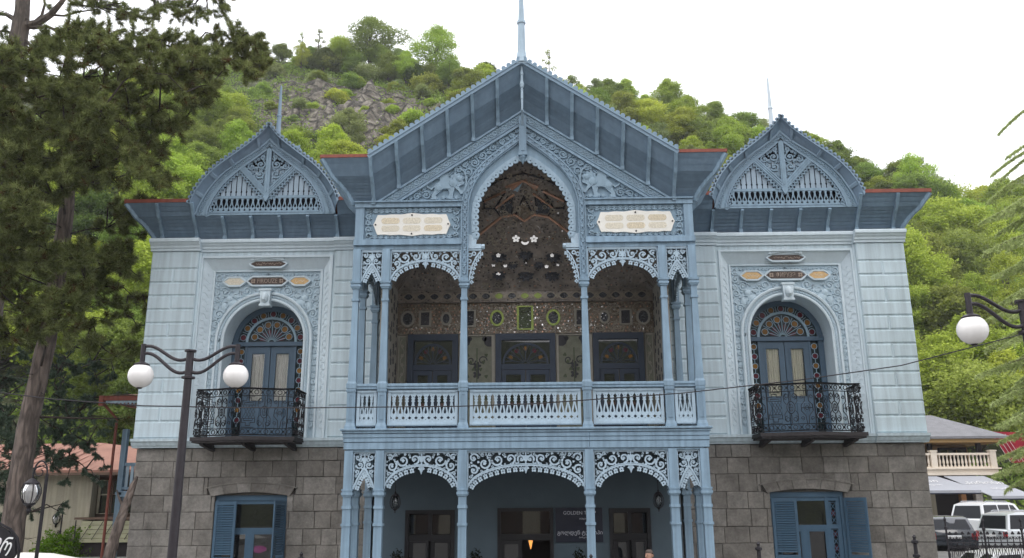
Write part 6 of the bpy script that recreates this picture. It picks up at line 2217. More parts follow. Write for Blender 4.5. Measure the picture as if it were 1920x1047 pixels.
KINDS = {
 'bright': [TreeKind(1, 8, 3.5, 'leaf_bright', 787, 0.246, 14), TreeKind(2, 7, 3.7, 'leaf_bright', 787, 0.246, 13), TreeKind(3, 9.5, 3.4, 'leaf_bright', 724, 0.246, 15), TreeKind(21, 7.5, 3.9, 'leaf_bright', 752, 0.231, 12), TreeKind(22, 9, 3.0, 'leaf_bright', 700, 0.231, 16, .2)],
 'mid': [TreeKind(4, 8, 3.5, 'leaf_mid', 756, 0.246, 14), TreeKind(5, 9, 3.2, 'leaf_mid', 724, 0.246, 14), TreeKind(23, 7, 3.6, 'leaf_mid', 735, 0.231, 12)],
 'dark': [TreeKind(6, 7.5, 3.2, 'leaf_dark', 756, 0.246, 13)],
 'olive': [TreeKind(7, 8.5, 3.0, 'leaf_olive', 535, 0.231, 13, .5)],
 'brown': [TreeKind(8, 8.5, 2.8, 'leaf_brown', 409, 0.231, 13, .6, low=.35)],
 'tall': [TreeKind(9, 13, 4.6, 'leaf_mid', 378, 0.231, 16, .55, low=.34), TreeKind(10, 13, 4.2, 'leaf_bright', 346, 0.231, 15, .6, low=.30)],
 'thin': [TreeKind(12, 10, 1.6, 'leaf_olive', 472, 0.208, 11, .7)],
 'shrub': [TreeKind(13, 2.6, 2.0, 'leaf_mid', 1039, 0.208, 8, low=.12), TreeKind(14, 2.4, 2.1, 'leaf_bright', 1039, 0.208, 8, low=.12), TreeKind(15, 2.2, 1.9, 'leaf_olive', 945, 0.200, 8, low=.12)],
}
ROOF = [(200,400),(245,378),(352,374),(420,300),(500,228),(580,300),(605,295),(694,292),(975,115),(1268,285),(1345,285),(1400,290),(1466,222),(1530,270),(1620,350),(1748,352)]
def roofline(px):
    if px < 250 or px > 1740: return 1100
    for (a, ya), (b_, yb) in zip(ROOF, ROOF[1:]):
        if a <= px <= b_: return ya+(yb-ya)*(px-a)/(b_-a)
    return 1100
WORDS = {'bright': 'bright green tree', 'mid': 'mid green tree', 'dark': 'dark green tree', 'olive': 'pale olive tree', 'brown': 'brown budding tree', 'tall': 'taller airy tree', 'thin': 'slender pale tree', 'shrub': 'low shrub'}
TREES = {}
def zone(px, py, y):
    up = 'low' if y < 42 else 'midway up' if y < 62 else 'high' if y < 80 else 'at the crest'
    for lim, w_ in ((90, 'behind the big pine trunk'), (200, 'between pine trunk and mansion corner'), (330, 'behind the left eave corner'), (430, 'left of the left ogee gable'), (520, 'behind the left pinnacle'), (610, 'right of the left pinnacle'), (720, 'over the main gable left end'),
                    (840, 'over the left roof slope'), (975, 'just left of the tall spire'), (1090, 'just right of the tall spire'), (1200, 'over the right roof slope'), (1300, 'over the main gable right end'), (1400, 'left of the right ogee gable'), (1500, 'behind the right pinnacle'),
                    (1600, 'right of the right ogee gable'), (1700, 'over the right eave corner'), (1760, 'beside the right wall corner'), (1810, 'left of the white lamp globe'), (1850, 'behind the white lamp globe'), (1900, 'right of the white lamp globe'), (9999, 'at the right edge by the cedar')):
        if px < lim: return up+' '+w_
def tree_at(kind, x, y, sc, idx=None, label=None, name='broadleaf_tree'):
    k = KINDS[kind][(idx if idx is not None else k_rng.randrange(99)) % len(KINDS[kind])]
    z = hill_z(x, y) if y > 17 else ground_z(x, y)
    p = seen((x, y, z+k.H*sc*.7))
    zn = zone(p[0], p[1], y)
    o = plant(k, 'shrub' if kind == 'shrub' else name, label or (WORDS[kind]+' '+zn), None if label else ('low shrubs' if kind == 'shrub' else 'broadleaf trees')+' on the wooded hillside', (x, y, z-.25), sc, k_rng.uniform(0, 6.28))
    if not label: TREES.setdefault(WORDS[kind]+' '+zn, []).append((p[0], o))
    return o
count = 0
cands = []
y = 22.0
while y < 96:
    step = 4.8 if y < 58 else 4.2
    t = -.78
    while t < .74:
        yy = y+k_rng.uniform(-1.8, 1.8); tt = t+k_rng.uniform(-.4, .4)*step/(y+24)
        x = .164+tt*(yy+24)
        cands.append((x, yy))
        t += step/(y+24)
    y += step*.92
for x, y in cands:
    z = hill_z(x, y)
    r = rockiness(x, y)
    t = (x-.164)/(y+24)
    top = seen((x, y, z+7)); base = seen((x, y, z+1)); side_ = 3.2*FPX/(y+24)
    if base[0] < -60 or base[0] > 1975 or top[1] > 1000: continue
    rl = min(roofline(base[0]-side_*.8), roofline(base[0]+side_*.8)) if False else max(roofline(base[0]-side_*.8), roofline(base[0]), roofline(base[0]+side_*.8))
    if top[1] > rl-4 and not (base[0] > 1610 and top[1] > 340 and y < 75): continue
    if base[0] < 240 and y > 60: continue        # wholly behind the pines
    if base[0] < 470 and top[1] < 125: continue
    if y < 19+13*smooth(9, 15, x)+3: continue
    rnd = k_rng.random()
    if r > .30:
        if rnd < .6: tree_at('shrub', x, y, k_rng.uniform(.4, .9)); count += 1
        continue
    in_cliff = abs(t+.225) < .14 and 63 < y < 89
    if in_cliff and rnd < .9:
        if rnd < .6: tree_at('shrub', x, y, k_rng.uniform(.6, 1.1)); count += 1
        continue
    if base[0] > 1690:
        kind = 'bright' if rnd < .60 else 'mid' if rnd < .80 else 'tall' if rnd < .93 else 'olive'
        if y < 34: kind = 'mid' if rnd < .5 else 'bright' if rnd < .8 else 'brown'
        sc = k_rng.uniform(.75, 1.15)
    elif base[0] < 330:
        kind = 'bright' if rnd < .5 else 'mid' if rnd < .8 else 'olive' if rnd < .9 else 'dark'
        sc = k_rng.uniform(.7, 1.1)
    else:
        if y < 70: kind = 'bright' if rnd < .60 else 'mid' if rnd < .82 else 'olive'
        else: kind = 'mid' if rnd < .40 else 'bright' if rnd < .68 else 'olive' if rnd < .80 else 'tall' if rnd < .90 else 'dark'
        sc = k_rng.uniform(.55, .85)
        if y > 86: sc *= .8
    if kind == 'tall': sc *= .72
    tree_at(kind, x, y, sc); count += 1
print('hill trees', count)
# trees of the crest that stand out against the sky
for px_, yy, kind, sc, lab in (
    (692, 93, 'tall', .78, 'tallest airy tree on the crest with its dark trunk showing against the sky'), (820, 93, 'tall', .80, 'tall pale green tree on the crest left of the spire'),
    (748, 92, 'olive', .72, 'thin airy tree between the two tall crest trees'), (640, 92, 'bright', .75, 'light green round tree at the left of the crest group'), (855, 91, 'mid', .62, 'small leaning tree at the right end of the crest group'),
    (565, 92, 'thin', .62, 'slender pale poplar on the crest above the left pinnacle'), (598, 93, 'thin', .68, 'wispy pale poplar beside the slender one on the crest'),
    (610, 90, 'dark', .62, 'dark bushy tree under the left of the tall crest trees'), (660, 90, 'mid', .60, 'dark green bush tree left of the tall crest trunk'), (725, 90, 'mid', .62, 'bushy tree right of the tall crest trunk'), (780, 90, 'dark', .60, 'dark bushy tree under the right tall crest tree'), (828, 90, 'mid', .6, 'bushy tree at the foot of the right tall crest tree'), (905, 91, 'bright', .55, 'light bushy tree above the left roof slope near the spire'),
    (1028, 92, 'thin', .9, 'pointed conifer like tree on the crest right of the spire'), (1072, 92, 'olive', .55, 'small grey green tree on the crest right of the spire'), (1140, 92, 'mid', .70, 'round dark tree on the crest above the right roof slope'),
    (1232, 92, 'olive', .42, 'bare twiggy little tree on the crest'), (1290, 88, 'bright', .68, 'light green tree on the crest left of the right pinnacle'), (1360, 86, 'mid', .68, 'green tree on the crest just left of the right pinnacle'),
    (1530, 84, 'bright', .78, 'spreading light green tree on the crest right of the right pinnacle'), (1575, 84, 'olive', .55, 'airy olive tree at the edge of the crest right of the right pinnacle'), (1650, 82, 'bright', .68, 'bright tree where the crest falls to the right')):
    t = (px_-960)/FPX/.968*1.0
    # bearing of the crest spot
    best = None
    for i in range(400):
        x = .164+(-.8+1.6*i/399)*(yy+24)
        p = seen((x, yy, hill_z(x, yy)+2))
        if best is None or abs(p[0]-px_) < best[0]: best = (abs(p[0]-px_), x)
    o = tree_at(kind, best[1], yy, sc, idx=px_ % 7, label=lab)
    if kind == 'tall': o.scale = (o.scale[0]*1.35, o.scale[1]*1.35, o.scale[2]*.98)
# bushes along the crest
tx = -.33
while tx < .50:
    yy = k_rng.uniform(86, 93.5); x = .164+tx*(yy+24)
    tree_at('shrub', x, yy, k_rng.uniform(.8, 1.5)); count += 1
    tx += k_rng.uniform(.018, .034)
ORD = ['leftmost', 'second from left', 'third from left', 'fourth from left', 'fifth from left', 'sixth from left', 'seventh from left', 'eighth from left', 'ninth from left']
for lab, lst in TREES.items():
    if len(lst) < 2: continue
    lst.sort(key=lambda q: q[0])
    for i, (_, o) in enumerate(lst): o['label'] = (ORD[i] if i < len(lst)-1 or i > 8 else 'rightmost')+' '+lab
# undergrowth that nobody could count
rng = np.random.default_rng(5)
P = []
for i in range(60000):
    y = 19+76*k_rng.random()**.8; t = -.62+1.22*k_rng.random()
    x = .164+t*(y+24)
    p = seen((x, y, hill_z(x, y)+.5))
    if p[0] < -30 or p[0] > 1950 or p[1] > roofline(p[0])+5 or p[1] > 980: continue
    r = rockiness(x, y)
    if k_rng.random() < r*.95: continue
    nn = mnoise.noise(Vector((x*.25, y*.25, 4.0)))
    if nn < -.18: continue
    hz = hill_z(x, y)
    hh_ = .25+.9*max(0, nn)
    for q in range(7): P.append((x+k_rng.gauss(0, .35), y+k_rng.gauss(0, .35), hz+abs(k_rng.gauss(0, hh_))+.05))
P = np.array(P)
V = leaf_cards(rng, P, .32, .7)
me = tri_mesh('undergrowth', V, np.clip(rng.normal(.35, .3, len(P)), 0, 1), 'leaf_mid')
obj('undergrowth', me, None, kind='stuff')

# ================================================================ the near conifers
def bark_tube(pts, radii, seed, nseg=16, rings=46, amp=.09):
    P = [Vector(p) for p in pts]; cu = [0]
    for p, q in zip(P, P[1:]): cu.append(cu[-1]+(q-p).length)
    pp_ = []; rr_ = []
    for k in range(rings+1):
        t = cu[-1]*k/rings
        for i in range(len(P)-1):
            if t <= cu[i+1]+1e-6:
                f = (t-cu[i])/((cu[i+1]-cu[i]) or 1); pp_.append(P[i].lerp(P[i+1], f)); rr_.append(radii[i]+(radii[i+1]-radii[i])*f); break
    m = MB(); m.tube(pp_, rr_, nseg, cap=False)
    for k in range(rings+1):
        c = pp_[k]
        for j in range(nseg):
            i = k*nseg+j; v = Vector(m.v[i]); d = v-c
            a = 2*pi*j/nseg
            n_ = mnoise.noise(Vector((cos(a)*2.6, sin(a)*2.6, c.z*.9+seed)))+.7*mnoise.noise(Vector((cos(a)*6, sin(a)*6, c.z*2.2+seed)))
            m.v[i] = tuple(c+d*(1+amp*n_))
    return m
def needles(rng, C, D, n, L, w_, spread, curve=0.0):
    "tufts of needles: centres C (m,3), axes D (m,3) -> triangles"
    m_ = len(C)
    ax_ = np.repeat(unit(D), n, 0); c = np.repeat(C, n, 0)
    d = unit(ax_*rng.uniform(.15, 1.0, (m_*n,1))/spread + unit(rng.normal(size=(m_*n,3))))
    l = L*rng.uniform(.6, 1.15, (m_*n,1))
    o = c + ax_*rng.uniform(-.35, .35, (m_*n,1))*L
    sd_ = unit(np.cross(d, rng.normal(size=(m_*n,3))))*w_*.5
    return np.stack([o-sd_, o+sd_, o+d*l], 1)
def ray(px, py, Y):
    d = fwd*FPX + r2*(px-960) - u2*(py-523.5)
    return CAM + d*((Y-CAM.y)/d.y)
def pine(name, label, trunk_pts, radii, clumps, seed, needle_mat, bark, L=.20, w_=.016, per=26, dens=1.0, candle=.05, dry=.03, droop=0.0, limbs=(), lifts=None):
    "clumps: (px, py, radius px, depth) read off the photograph and set at their own depth round the trunk"
    base = Vector(trunk_pts[0])
    t = thing(name, label, 'tree', base)
    rr = random.Random(seed); rng = np.random.default_rng(seed)
    m = bark_tube([Vector(p)-base for p in trunk_pts], radii, seed, 20, 90, .14)
    T = [Vector(p) for p in trunk_pts]
    # stubs and ridged bark plates
    obj('trunk', m, bark, t, smooth=True)
    br = MB(); C = []; D = []
    for k in range(34):                # dead stubs and bare twigs on the trunk
        i = rr.randrange(len(T)-1); q = T[i].lerp(T[i+1], rr.random()); an = rr.uniform(0, 6.28); ln = rr.uniform(.25, 1.1)
        e = q+Vector((cos(an)*ln, sin(an)*ln, rr.uniform(-.45, .15)*ln))
        br.tube([q-base, q.lerp(e, .5)+Vector((0,0,.06))-base, e-base], [.022, .014, .004], 4)
        for g in (.45, .7):
            p = q.lerp(e, g); br.tube([p-base, p+Vector((rr.gauss(0,.15), rr.gauss(0,.15), rr.gauss(-.05,.12)))-base], [.009, .003], 3)
    for lp, r0 in limbs:
        m = MB(); m.tube([Vector(p)-base for p in lp], [r0*(1-.8*i/len(lp)) for i in range(len(lp))], 7); obj('limb', m, bark, t, smooth=True)
    placed = []
    def tdist(c): return min((c-q).length for q in T)
    for (px, py, rp, Y) in sorted(clumps, key=lambda k: tdist(ray(k[0], k[1], k[3]))):
        c = ray(px, py, Y); R = rp*(Y+24)/FPX
        # bough from the trunk: rises or falls gently towards the clump
        bz = c.z + rr.uniform(-1.6, .8)*R
        o = min(T, key=lambda q: abs(q.z-bz))
        for a_, b__ in zip(T, T[1:]):
            if a_.z <= bz <= b__.z: o = a_.lerp(b__, (bz-a_.z)/(b__.z-a_.z)); break
        if lifts: o = min(lifts, key=lambda q: (q-c).length)
        dt = (o-c).length
        near = [q for q in placed if q[1] < dt-.25 and (q[0]-c).length < min(1.5, dt*.8)]
        if dt > 1.1 and near and not lifts:
            o = min(near, key=lambda q: (q[0]-c).length)[0]
        placed.append((c, dt))
        mid_ = o.lerp(c, .55)+Vector((rr.uniform(-.2,.2), rr.uniform(-.2,.2), rr.uniform(-.1,.35)))
        dist_ = (c-o).length
        br.tube([o-base, mid_-base, c-base], [min(.06, .02+.009*dist_), min(.035, .014+.005*dist_), .010], 5)
        nt = int(dens*300*R*R)+5
        twigs = max(4, int(nt/9))
        for k in range(twigs):
            dv = Vector((rr.gauss(0,1), rr.gauss(0,1)*.8, rr.gauss(0,.75)-droop)).normalized()
            e = c + dv*R*rr.uniform(.55, 1.08)
            s0 = c.lerp(mid_, rr.uniform(0, .35))
            mm = s0.lerp(e, .5)+Vector((0,0,rr.uniform(-.08,.12)-droop*.1))
            br.tube([s0-base, mm-base, e-base], [.011, .008, .005], 3, cap=False)
            n_on = max(3, nt//twigs)
            for j in range(n_on):
                f = 1-.75*(j/n_on)**1.2
                q = (s0.lerp(mm, f*2) if f < .5 else mm.lerp(e, f*2-1)) + Vector((rr.gauss(0,.05), rr.gauss(0,.05), rr.gauss(0,.05)))*R
                dd = (e-s0).normalized()+Vector((0, 0, .45 if droop == 0 else -.2))
                C.append(tuple(q-base)); D.append(tuple(dd))
    obj('bough', br, 'twig', t)['kind'] = 'stuff'
    C = np.array(C); D = np.array(D)
    sel = rng.random(len(C))
    live = sel > dry
    V = needles(rng, C[live], D[live], per, L, w_, .9)
    tn = np.repeat(np.clip(rng.normal(.38, .22, live.sum()), 0, 1), per)+rng.normal(0, .12, live.sum()*per)
    o = obj('needles', tri_mesh('needles', V, np.clip(tn, 0, 1), needle_mat), None, t); o['kind'] = 'stuff'
    if dry > 0:
        V = needles(rng, C[~live], D[~live], per, L, w_, .9)
        o = obj('dry_needles', tri_mesh('dry_needles', V, rng.random(len(V)), 'pine_dry'), None, t); o['kind'] = 'stuff'
    if candle > 0:
        k = rng.random(len(C)) < candle
        P0 = C[k]+unit(D[k])*L*.5
        n_ = len(P0); up_ = unit(np.tile(np.array([0,0,1.0]), (n_,1))+rng.normal(0, .15, (n_,3)))
        sd_ = unit(np.cross(up_, rng.normal(size=(n_,3))))*.014; s2 = np.cross(up_, sd_)
        h_ = rng.uniform(.08, .17, (n_,1))
        V = np.concatenate([np.stack([P0-sd_, P0+sd_, P0+up_*h_], 1), np.stack([P0-s2, P0+s2, P0+up_*h_], 1)])
        o = obj('candles', tri_mesh('candles', V, rng.random(len(V)), 'pine_candle'), None, t); o['kind'] = 'stuff'
    return t
rp = random.Random(21)
def inside(px, py, poly):
    c = False; j = len(poly)-1
    for i in range(len(poly)):
        xi, yi = poly[i]; xj, yj = poly[j]
        if (yi > py) != (yj > py) and px < (xj-xi)*(py-yi)/(yj-yi)+xi: c = not c
        j = i
    return c
def fill(poly, n, r0, r1, Y, dY, seed):
    rr = random.Random(seed); o_ = []
    xs_ = [p[0] for p in poly]; ys_2 = [p[1] for p in poly]
    tries = 0
    while len(o_) < n and tries < 20000:
        tries += 1
        px, py = rr.uniform(min(xs_), max(xs_)), rr.uniform(min(ys_2), max(ys_2))
        if not inside(px, py, poly): continue
        if any(hypot(px-q[0], py-q[1]) < (q[2])*.50 for q in o_): continue
        o_.append((px, py, rr.uniform(r0, r1), Y+rr.uniform(-dY, dY)))
    return o_
# big pine: trunk at the left, canopy over the upper left of the picture
mass = [(-40,95),(60,105),(85,70),(120,45),(160,22),(200,25),(260,60),(330,75),(420,62),(480,70),(500,110),(490,135),(430,170),(370,190),(355,225),(350,270),(330,300),(345,335),(290,365),(250,330),(190,350),(120,360),(60,420),(-40,420)]
cl = fill(mass, 135, 24, 40, -1.3, 2.2, 3)
cl += fill([(-40,400),(60,420),(105,430),(150,470),(190,500),(200,560),(150,590),(100,600),(110,640),(20,650),(-40,640)], 22, 28, 42, -.8, 1.5, 4)
cl += fill([(-30,90),(60,110),(100,150),(70,420),(-40,420)], 14, 34, 46, -3.2, .8, 33)
cl += fill([(90,230),(190,230),(180,375),(95,375)], 7, 30, 40, -2.6, .6, 34)
cl += fill([(50,470),(150,470),(140,630),(30,640)], 8, 28, 38, -1.9, .5, 35)
cl += [(225,430,18,.2),(250,470,15,.2),(262,560,14,.3),(235,590,17,.2),(262,620,12,.3),(245,650,14,.3),(205,600,15,.2),(240,500,15,.2),(262,520,10,.3),(248,785,11,.6),(215,540,13,.2),(268,440,10,.3),(280,400,14,.0),(230,390,18,.0)]
cl += fill([(150,420),(285,395),(280,640),(205,700),(130,640)], 22, 14, 23, .1, .5, 36)
cl += fill([(190,340),(300,355),(260,430),(230,520),(195,500),(150,430)], 6, 20, 30, -.3, 1.2, 6)
pine('pine_tree', 'big dark pine with grey trunk whose canopy fills the upper left beside the left wing', [ray(8,1120,0), ray(22,1000,0), ray(52,800,0), ray(85,650,0), ray(108,520,0), ray(125,390,0), ray(136,280,0), ray(142,190,.3)], [.36,.30,.27,.25,.23,.20,.13,.05], cl, 5, 'pine', 'bark_grey', dens=1.5, per=22, w_=.021, candle=.02, dry=.06)
# second pine behind: dark trunk and bare limbs against the sky at the very top left
cl = [(250,20,26,3),(300,12,30,3),(345,30,20,3),(330,5,22,3.4),(210,8,24,2.8),(160,5,18,3),(400,25,7,3.2),(425,14,6,3.2),(285,40,20,2.6),(0,60,18,3),(90,12,10,3),(-10,30,20,3),(385,24,8,3.1)]
cl += fill([(130,-25),(445,-25),(430,30),(350,45),(250,42),(140,48)], 34, 15, 26, 2.8, .7, 51)
pine('pine_tree', 'second pine at the top left corner with bare limbs against the white sky', [ray(-70,1100,3.2), ray(-30,700,3.2), ray(8,300,3.2), ray(30,110,3.2), ray(36,60,3.2), ray(42,20,3.2), ray(46,-60,3.2)], [.42,.40,.38,.34,.29,.24,.22], cl, 9, 'pine', 'bark', dens=.75, per=20, candle=0, dry=.02, limbs=[([ray(*q, 3.2) for q in l], r) for l, r in (([(40,50),(70,44),(95,28),(115,5),(135,-25)], .17), ([(40,46),(62,52),(88,50),(118,62)], .10), ([(44,72),(58,86),(70,92),(80,88)], .07), ([(32,40),(12,28),(-20,24)], .09), ([(28,66),(10,58),(-20,62)], .07), ([(60,46),(78,30),(84,8),(80,-15)], .07), ([(95,28),(120,30),(150,22),(185,18)], .05))], lifts=[ray(135,-25,3.2), ray(185,14,3), ray(215,-30,3), ray(300,-45,3), ray(380,-20,3.2), ray(-30,20,3.2), ray(110,12,3.2), ray(60,92,3.2)])
# blue spruce with drooping boughs over the old house
cl = fill([(-20,640),(60,650),(75,740),(60,900),(-20,1000)], 16, 24, 36, 3.3, 1, 12)
cl += fill([(90,640),(210,660),(225,720),(200,800),(170,850),(100,900),(80,760)], 16, 16, 24, 2.5, .5, 13)
cl += [(150,690,22,2.6),(180,705,18,2.4),(120,720,22,2.8),(110,760,26,2.6),(150,770,24,2.6),(100,800,28,2.8),(135,815,24,2.6),(165,830,20,2.4),(180,850,14,2.4),(145,865,16,2.5),(120,860,18,2.6),(125,900,14,2.5),(118,945,12,2.5),(112,960,10,2.5),(160,880,14,2.4),(195,872,10,2.4),(205,705,12,2.3),(105,690,20,3),(175,745,16,2.5),(90,850,18,2.8),(195,640,14,2.3),(140,650,18,2.6),(60,780,30,2.6),(80,830,26,2.5),(40,850,28,2.8),(100,850,20,2.4),(150,800,20,2.3),(190,810,14,2.2),(165,780,18,2.3),(205,790,12,2.2),(175,890,12,2.3),(190,905,9,2.3),(130,850,18,2.4),(70,700,28,2.8),(215,700,10,2.2),(130,780,22,2.4),(60,960,16,2.8),(20,930,26,3)]
pine('spruce_tree', 'blue green spruce with drooping boughs in front of the old cream house', [ray(-60,1080,3.5), ray(-40,900,3.5), ray(-20,700,3.5), ray(0,500,3.5), ray(10,430,3.5)], [.30,.26,.22,.15,.08], cl, 14, 'spruce', 'bark', L=.11, w_=.020, per=18, dens=1.7, candle=0, dry=0, droop=.55)
# ---- deodar cedar whose drooping fronds come in from the right
def cedar():
    base = Vector((15.4, -3.2, 0))
    t = thing('cedar_tree', 'light green cedar whose drooping fronds reach in at the right edge', 'tree', base)
    rr = random.Random(6); rng = np.random.default_rng(6)
    m = MB(); m.tube([(0,0,0),(0,0,5),(.1,0,10),(.1,0,14.5)], [.34,.26,.15,.04], 10); obj('trunk', m, 'bark_grey', t, smooth=True)
    br = MB(); C = []; D = []
    fr = [(1872,252,1),(1888,296,1),(1858,330,1),(1868,346,1),(1852,380,.9),(1836,420,1.0),(1868,440,1),(1845,475,1),(1880,520,1),(1868,575,1),(1885,605,.9),(1830,706,1.1),(1872,655,1),(1880,740,1),(1866,800,1),(1872,830,.9),(1862,892,1),(1890,690,1),(1895,400,1),(1900,560,1),(1900,780,1),(1900,860,1),(1890,470,1),(1878,400,1),(1860,520,1),(1850,600,.9),(1848,655,1),(1858,760,1),(1880,800,1),(1885,920,1),(1895,640,1),(1905,500,1),(1905,720,1),(1872,860,1)]
    for (px, py, k) in fr:
        Y = -3.6+rr.uniform(-1.2, 1.2)
        e = ray(px, py, Y)
        o = Vector((15.4, -3.2, e.z+rr.uniform(.5, 1.1)))
        n_ = 14; pts = []
        for i in range(n_+1):
            f = i/n_; p = o.lerp(e, f); p.z = o.z + (e.z-o.z)*f**2.2 + .22*sin(pi*f)
            pts.append(p)
        br.tube([p-base for p in pts], [.05*(1-f/n_)+.006 for f in range(n_+1)], 5)
        up_ = py < 360
        for i in range(3, n_*9):
            f = i/(n_*9); p = pts[min(n_, int(f*n_))].lerp(pts[min(n_, int(f*n_)+1)], f*n_-int(f*n_))
            ln = (.95*(1-f)+.16)*rr.uniform(.5, 1.0)*(.4 if up_ else 1)
            sd = rr.choice((-1, 1))
            ax_ = (e-o).normalized(); lat = ax_.cross(Vector((0,0,1))).normalized()*sd
            dv = (ax_*(.55+.3*rr.random())+lat*.35+Vector((0,0,-.35-.55*rr.random()))).normalized()
            q = p+dv*ln; q.z -= ln*.30
            br.tube([p-base, q-base], [.005, .002], 3, cap=False)
            for j in range(max(2, int(ln/.055))):
                g = j*.055/ln; c_ = p.lerp(q, g); c_.z -= .10*ln*sin(pi*g)*.0
                C.append(tuple(c_-base)); D.append(tuple(dv+Vector((0,0,.25))))
    # the far side of the tree, seen only from elsewhere
    for k in range(26):
        an = rr.uniform(-2.2, 2.2); zz_ = 2.6+10.6*k/26; ln0 = (4.4-.27*zz_)*rr.uniform(.8, 1.1)
        o = Vector((15.4, -3.2, zz_+.5)); e = o+Vector((cos(an)*ln0, sin(an)*ln0, -.8-.3*rr.random()))
        br.tube([o-base, o.lerp(e, .5)+Vector((0,0,.25))-base, e-base], [.045,.03,.006], 4)
        for i in range(26):
            f = .15+.85*i/26; p = o.lerp(e, f); p.z += .25*sin(pi*f)
            q = p+Vector((rr.gauss(0,.22), rr.gauss(0,.22), -.35*rr.random()-.15))*(1.2-f)
            br.tube([p-base, q-base], [.005, .002], 3, cap=False)
            for j in range(5): C.append(tuple(p.lerp(q, j/4)-base)); D.append(tuple(q-p+Vector((0,0,.2))))
    obj('bough', br, 'cedar_twig', t)['kind'] = 'stuff'
    C = np.array(C); D = np.array(D); per = 15
    V = needles(rng, C, D, per, .075, .020, .8)
    o = obj('needles', tri_mesh('needles', V, np.clip(np.repeat(rng.normal(.5, .25, len(C)), per), 0, 1), 'cedar'), None, t); o['kind'] = 'stuff'
cedar()
# ================================================================ street furniture
GLOBE = None
def globe_mat():
    m, n, b = newmat('white_globe_glass')
    b.inputs['Base Color'].default_value = (.86, .84, .82, 1); b.inputs['Roughness'].default_value = .25
    b.inputs['Subsurface Weight'].default_value = .3; b.inputs['Subsurface Radius'].default_value = (.1, .1, .1)
    return m
MT['globe'] = globe_mat()
def street_lamp(loc, rotz, label, top=5.17):
    t = thing('street_lamp', label, 'street lamp', loc, (0, 0, rotz), 'double globe street lamps')
    H = top-loc[2]
    m = MB(); m.lathe(0, 0, [(.16,0),(.16,.3),(.12,.35),(.085,.45),(.075,2.0),(.062,H-.42),(.062,H),(.095,H),(.095,H+.03),(0,H+.03)], 14)
    m.lathe(0, 0, [(.062,H-.46),(.11,H-.45),(.11,H-.42),(.062,H-.41)], 14)
    obj('pole', m, 'lampiron', t, smooth=True)
    for s in (-1, 1):
        m = MB()
        def S(z0, z1, x1, n=14):
            o_ = []
            for i in range(n+1):
                f = i/n; o_.append((s*(.05+(x1-.05)*f), 0, z0+(z1-z0)*(f*f*(3-2*f)) - .05*sin(pi*f)*(1-f)*2 + .03*sin(pi*f)*f*2))
            return o_
        m.tube(S(H-.12, H+.09, .76), .028, 8); m.tube(S(H-.34, H-.03, .76), .028, 8)
        m.tube([(s*.78, 0, H+.13), (s*.78, 0, H-.17)], .042, 10)
        m.lathe(s*.78, 0, [(.042,H-.17),(.09,H-.19),(.13,H-.215),(.12,H-.24),(.0,H-.24)], 14)
        arm = obj('arm', m, 'lampiron', t, smooth=True)
        g = MB(); r = .205; zc = H-.215-.185
        g.lathe(s*.78, 0, [(r*sin(pi*i/16), zc-r*cos(pi*i/16)) for i in range(17)], 24)
        obj('globe', g, 'globe', t, smooth=True)
        g = MB(); g.lathe(s*.78, 0, [(0,zc-r-.02),(.03,zc-r-.015),(.05,zc-r+.004)], 10); obj('globe_cap', g, 'lampiron', t)
street_lamp((-5.56, -10, -.03), radians(4), 'black double globe street lamp standing before the left iron balcony')
street_lamp((7.12, -12.1, -.03), radians(4), 'black double globe street lamp at the right edge with one white globe in view', 5.39)

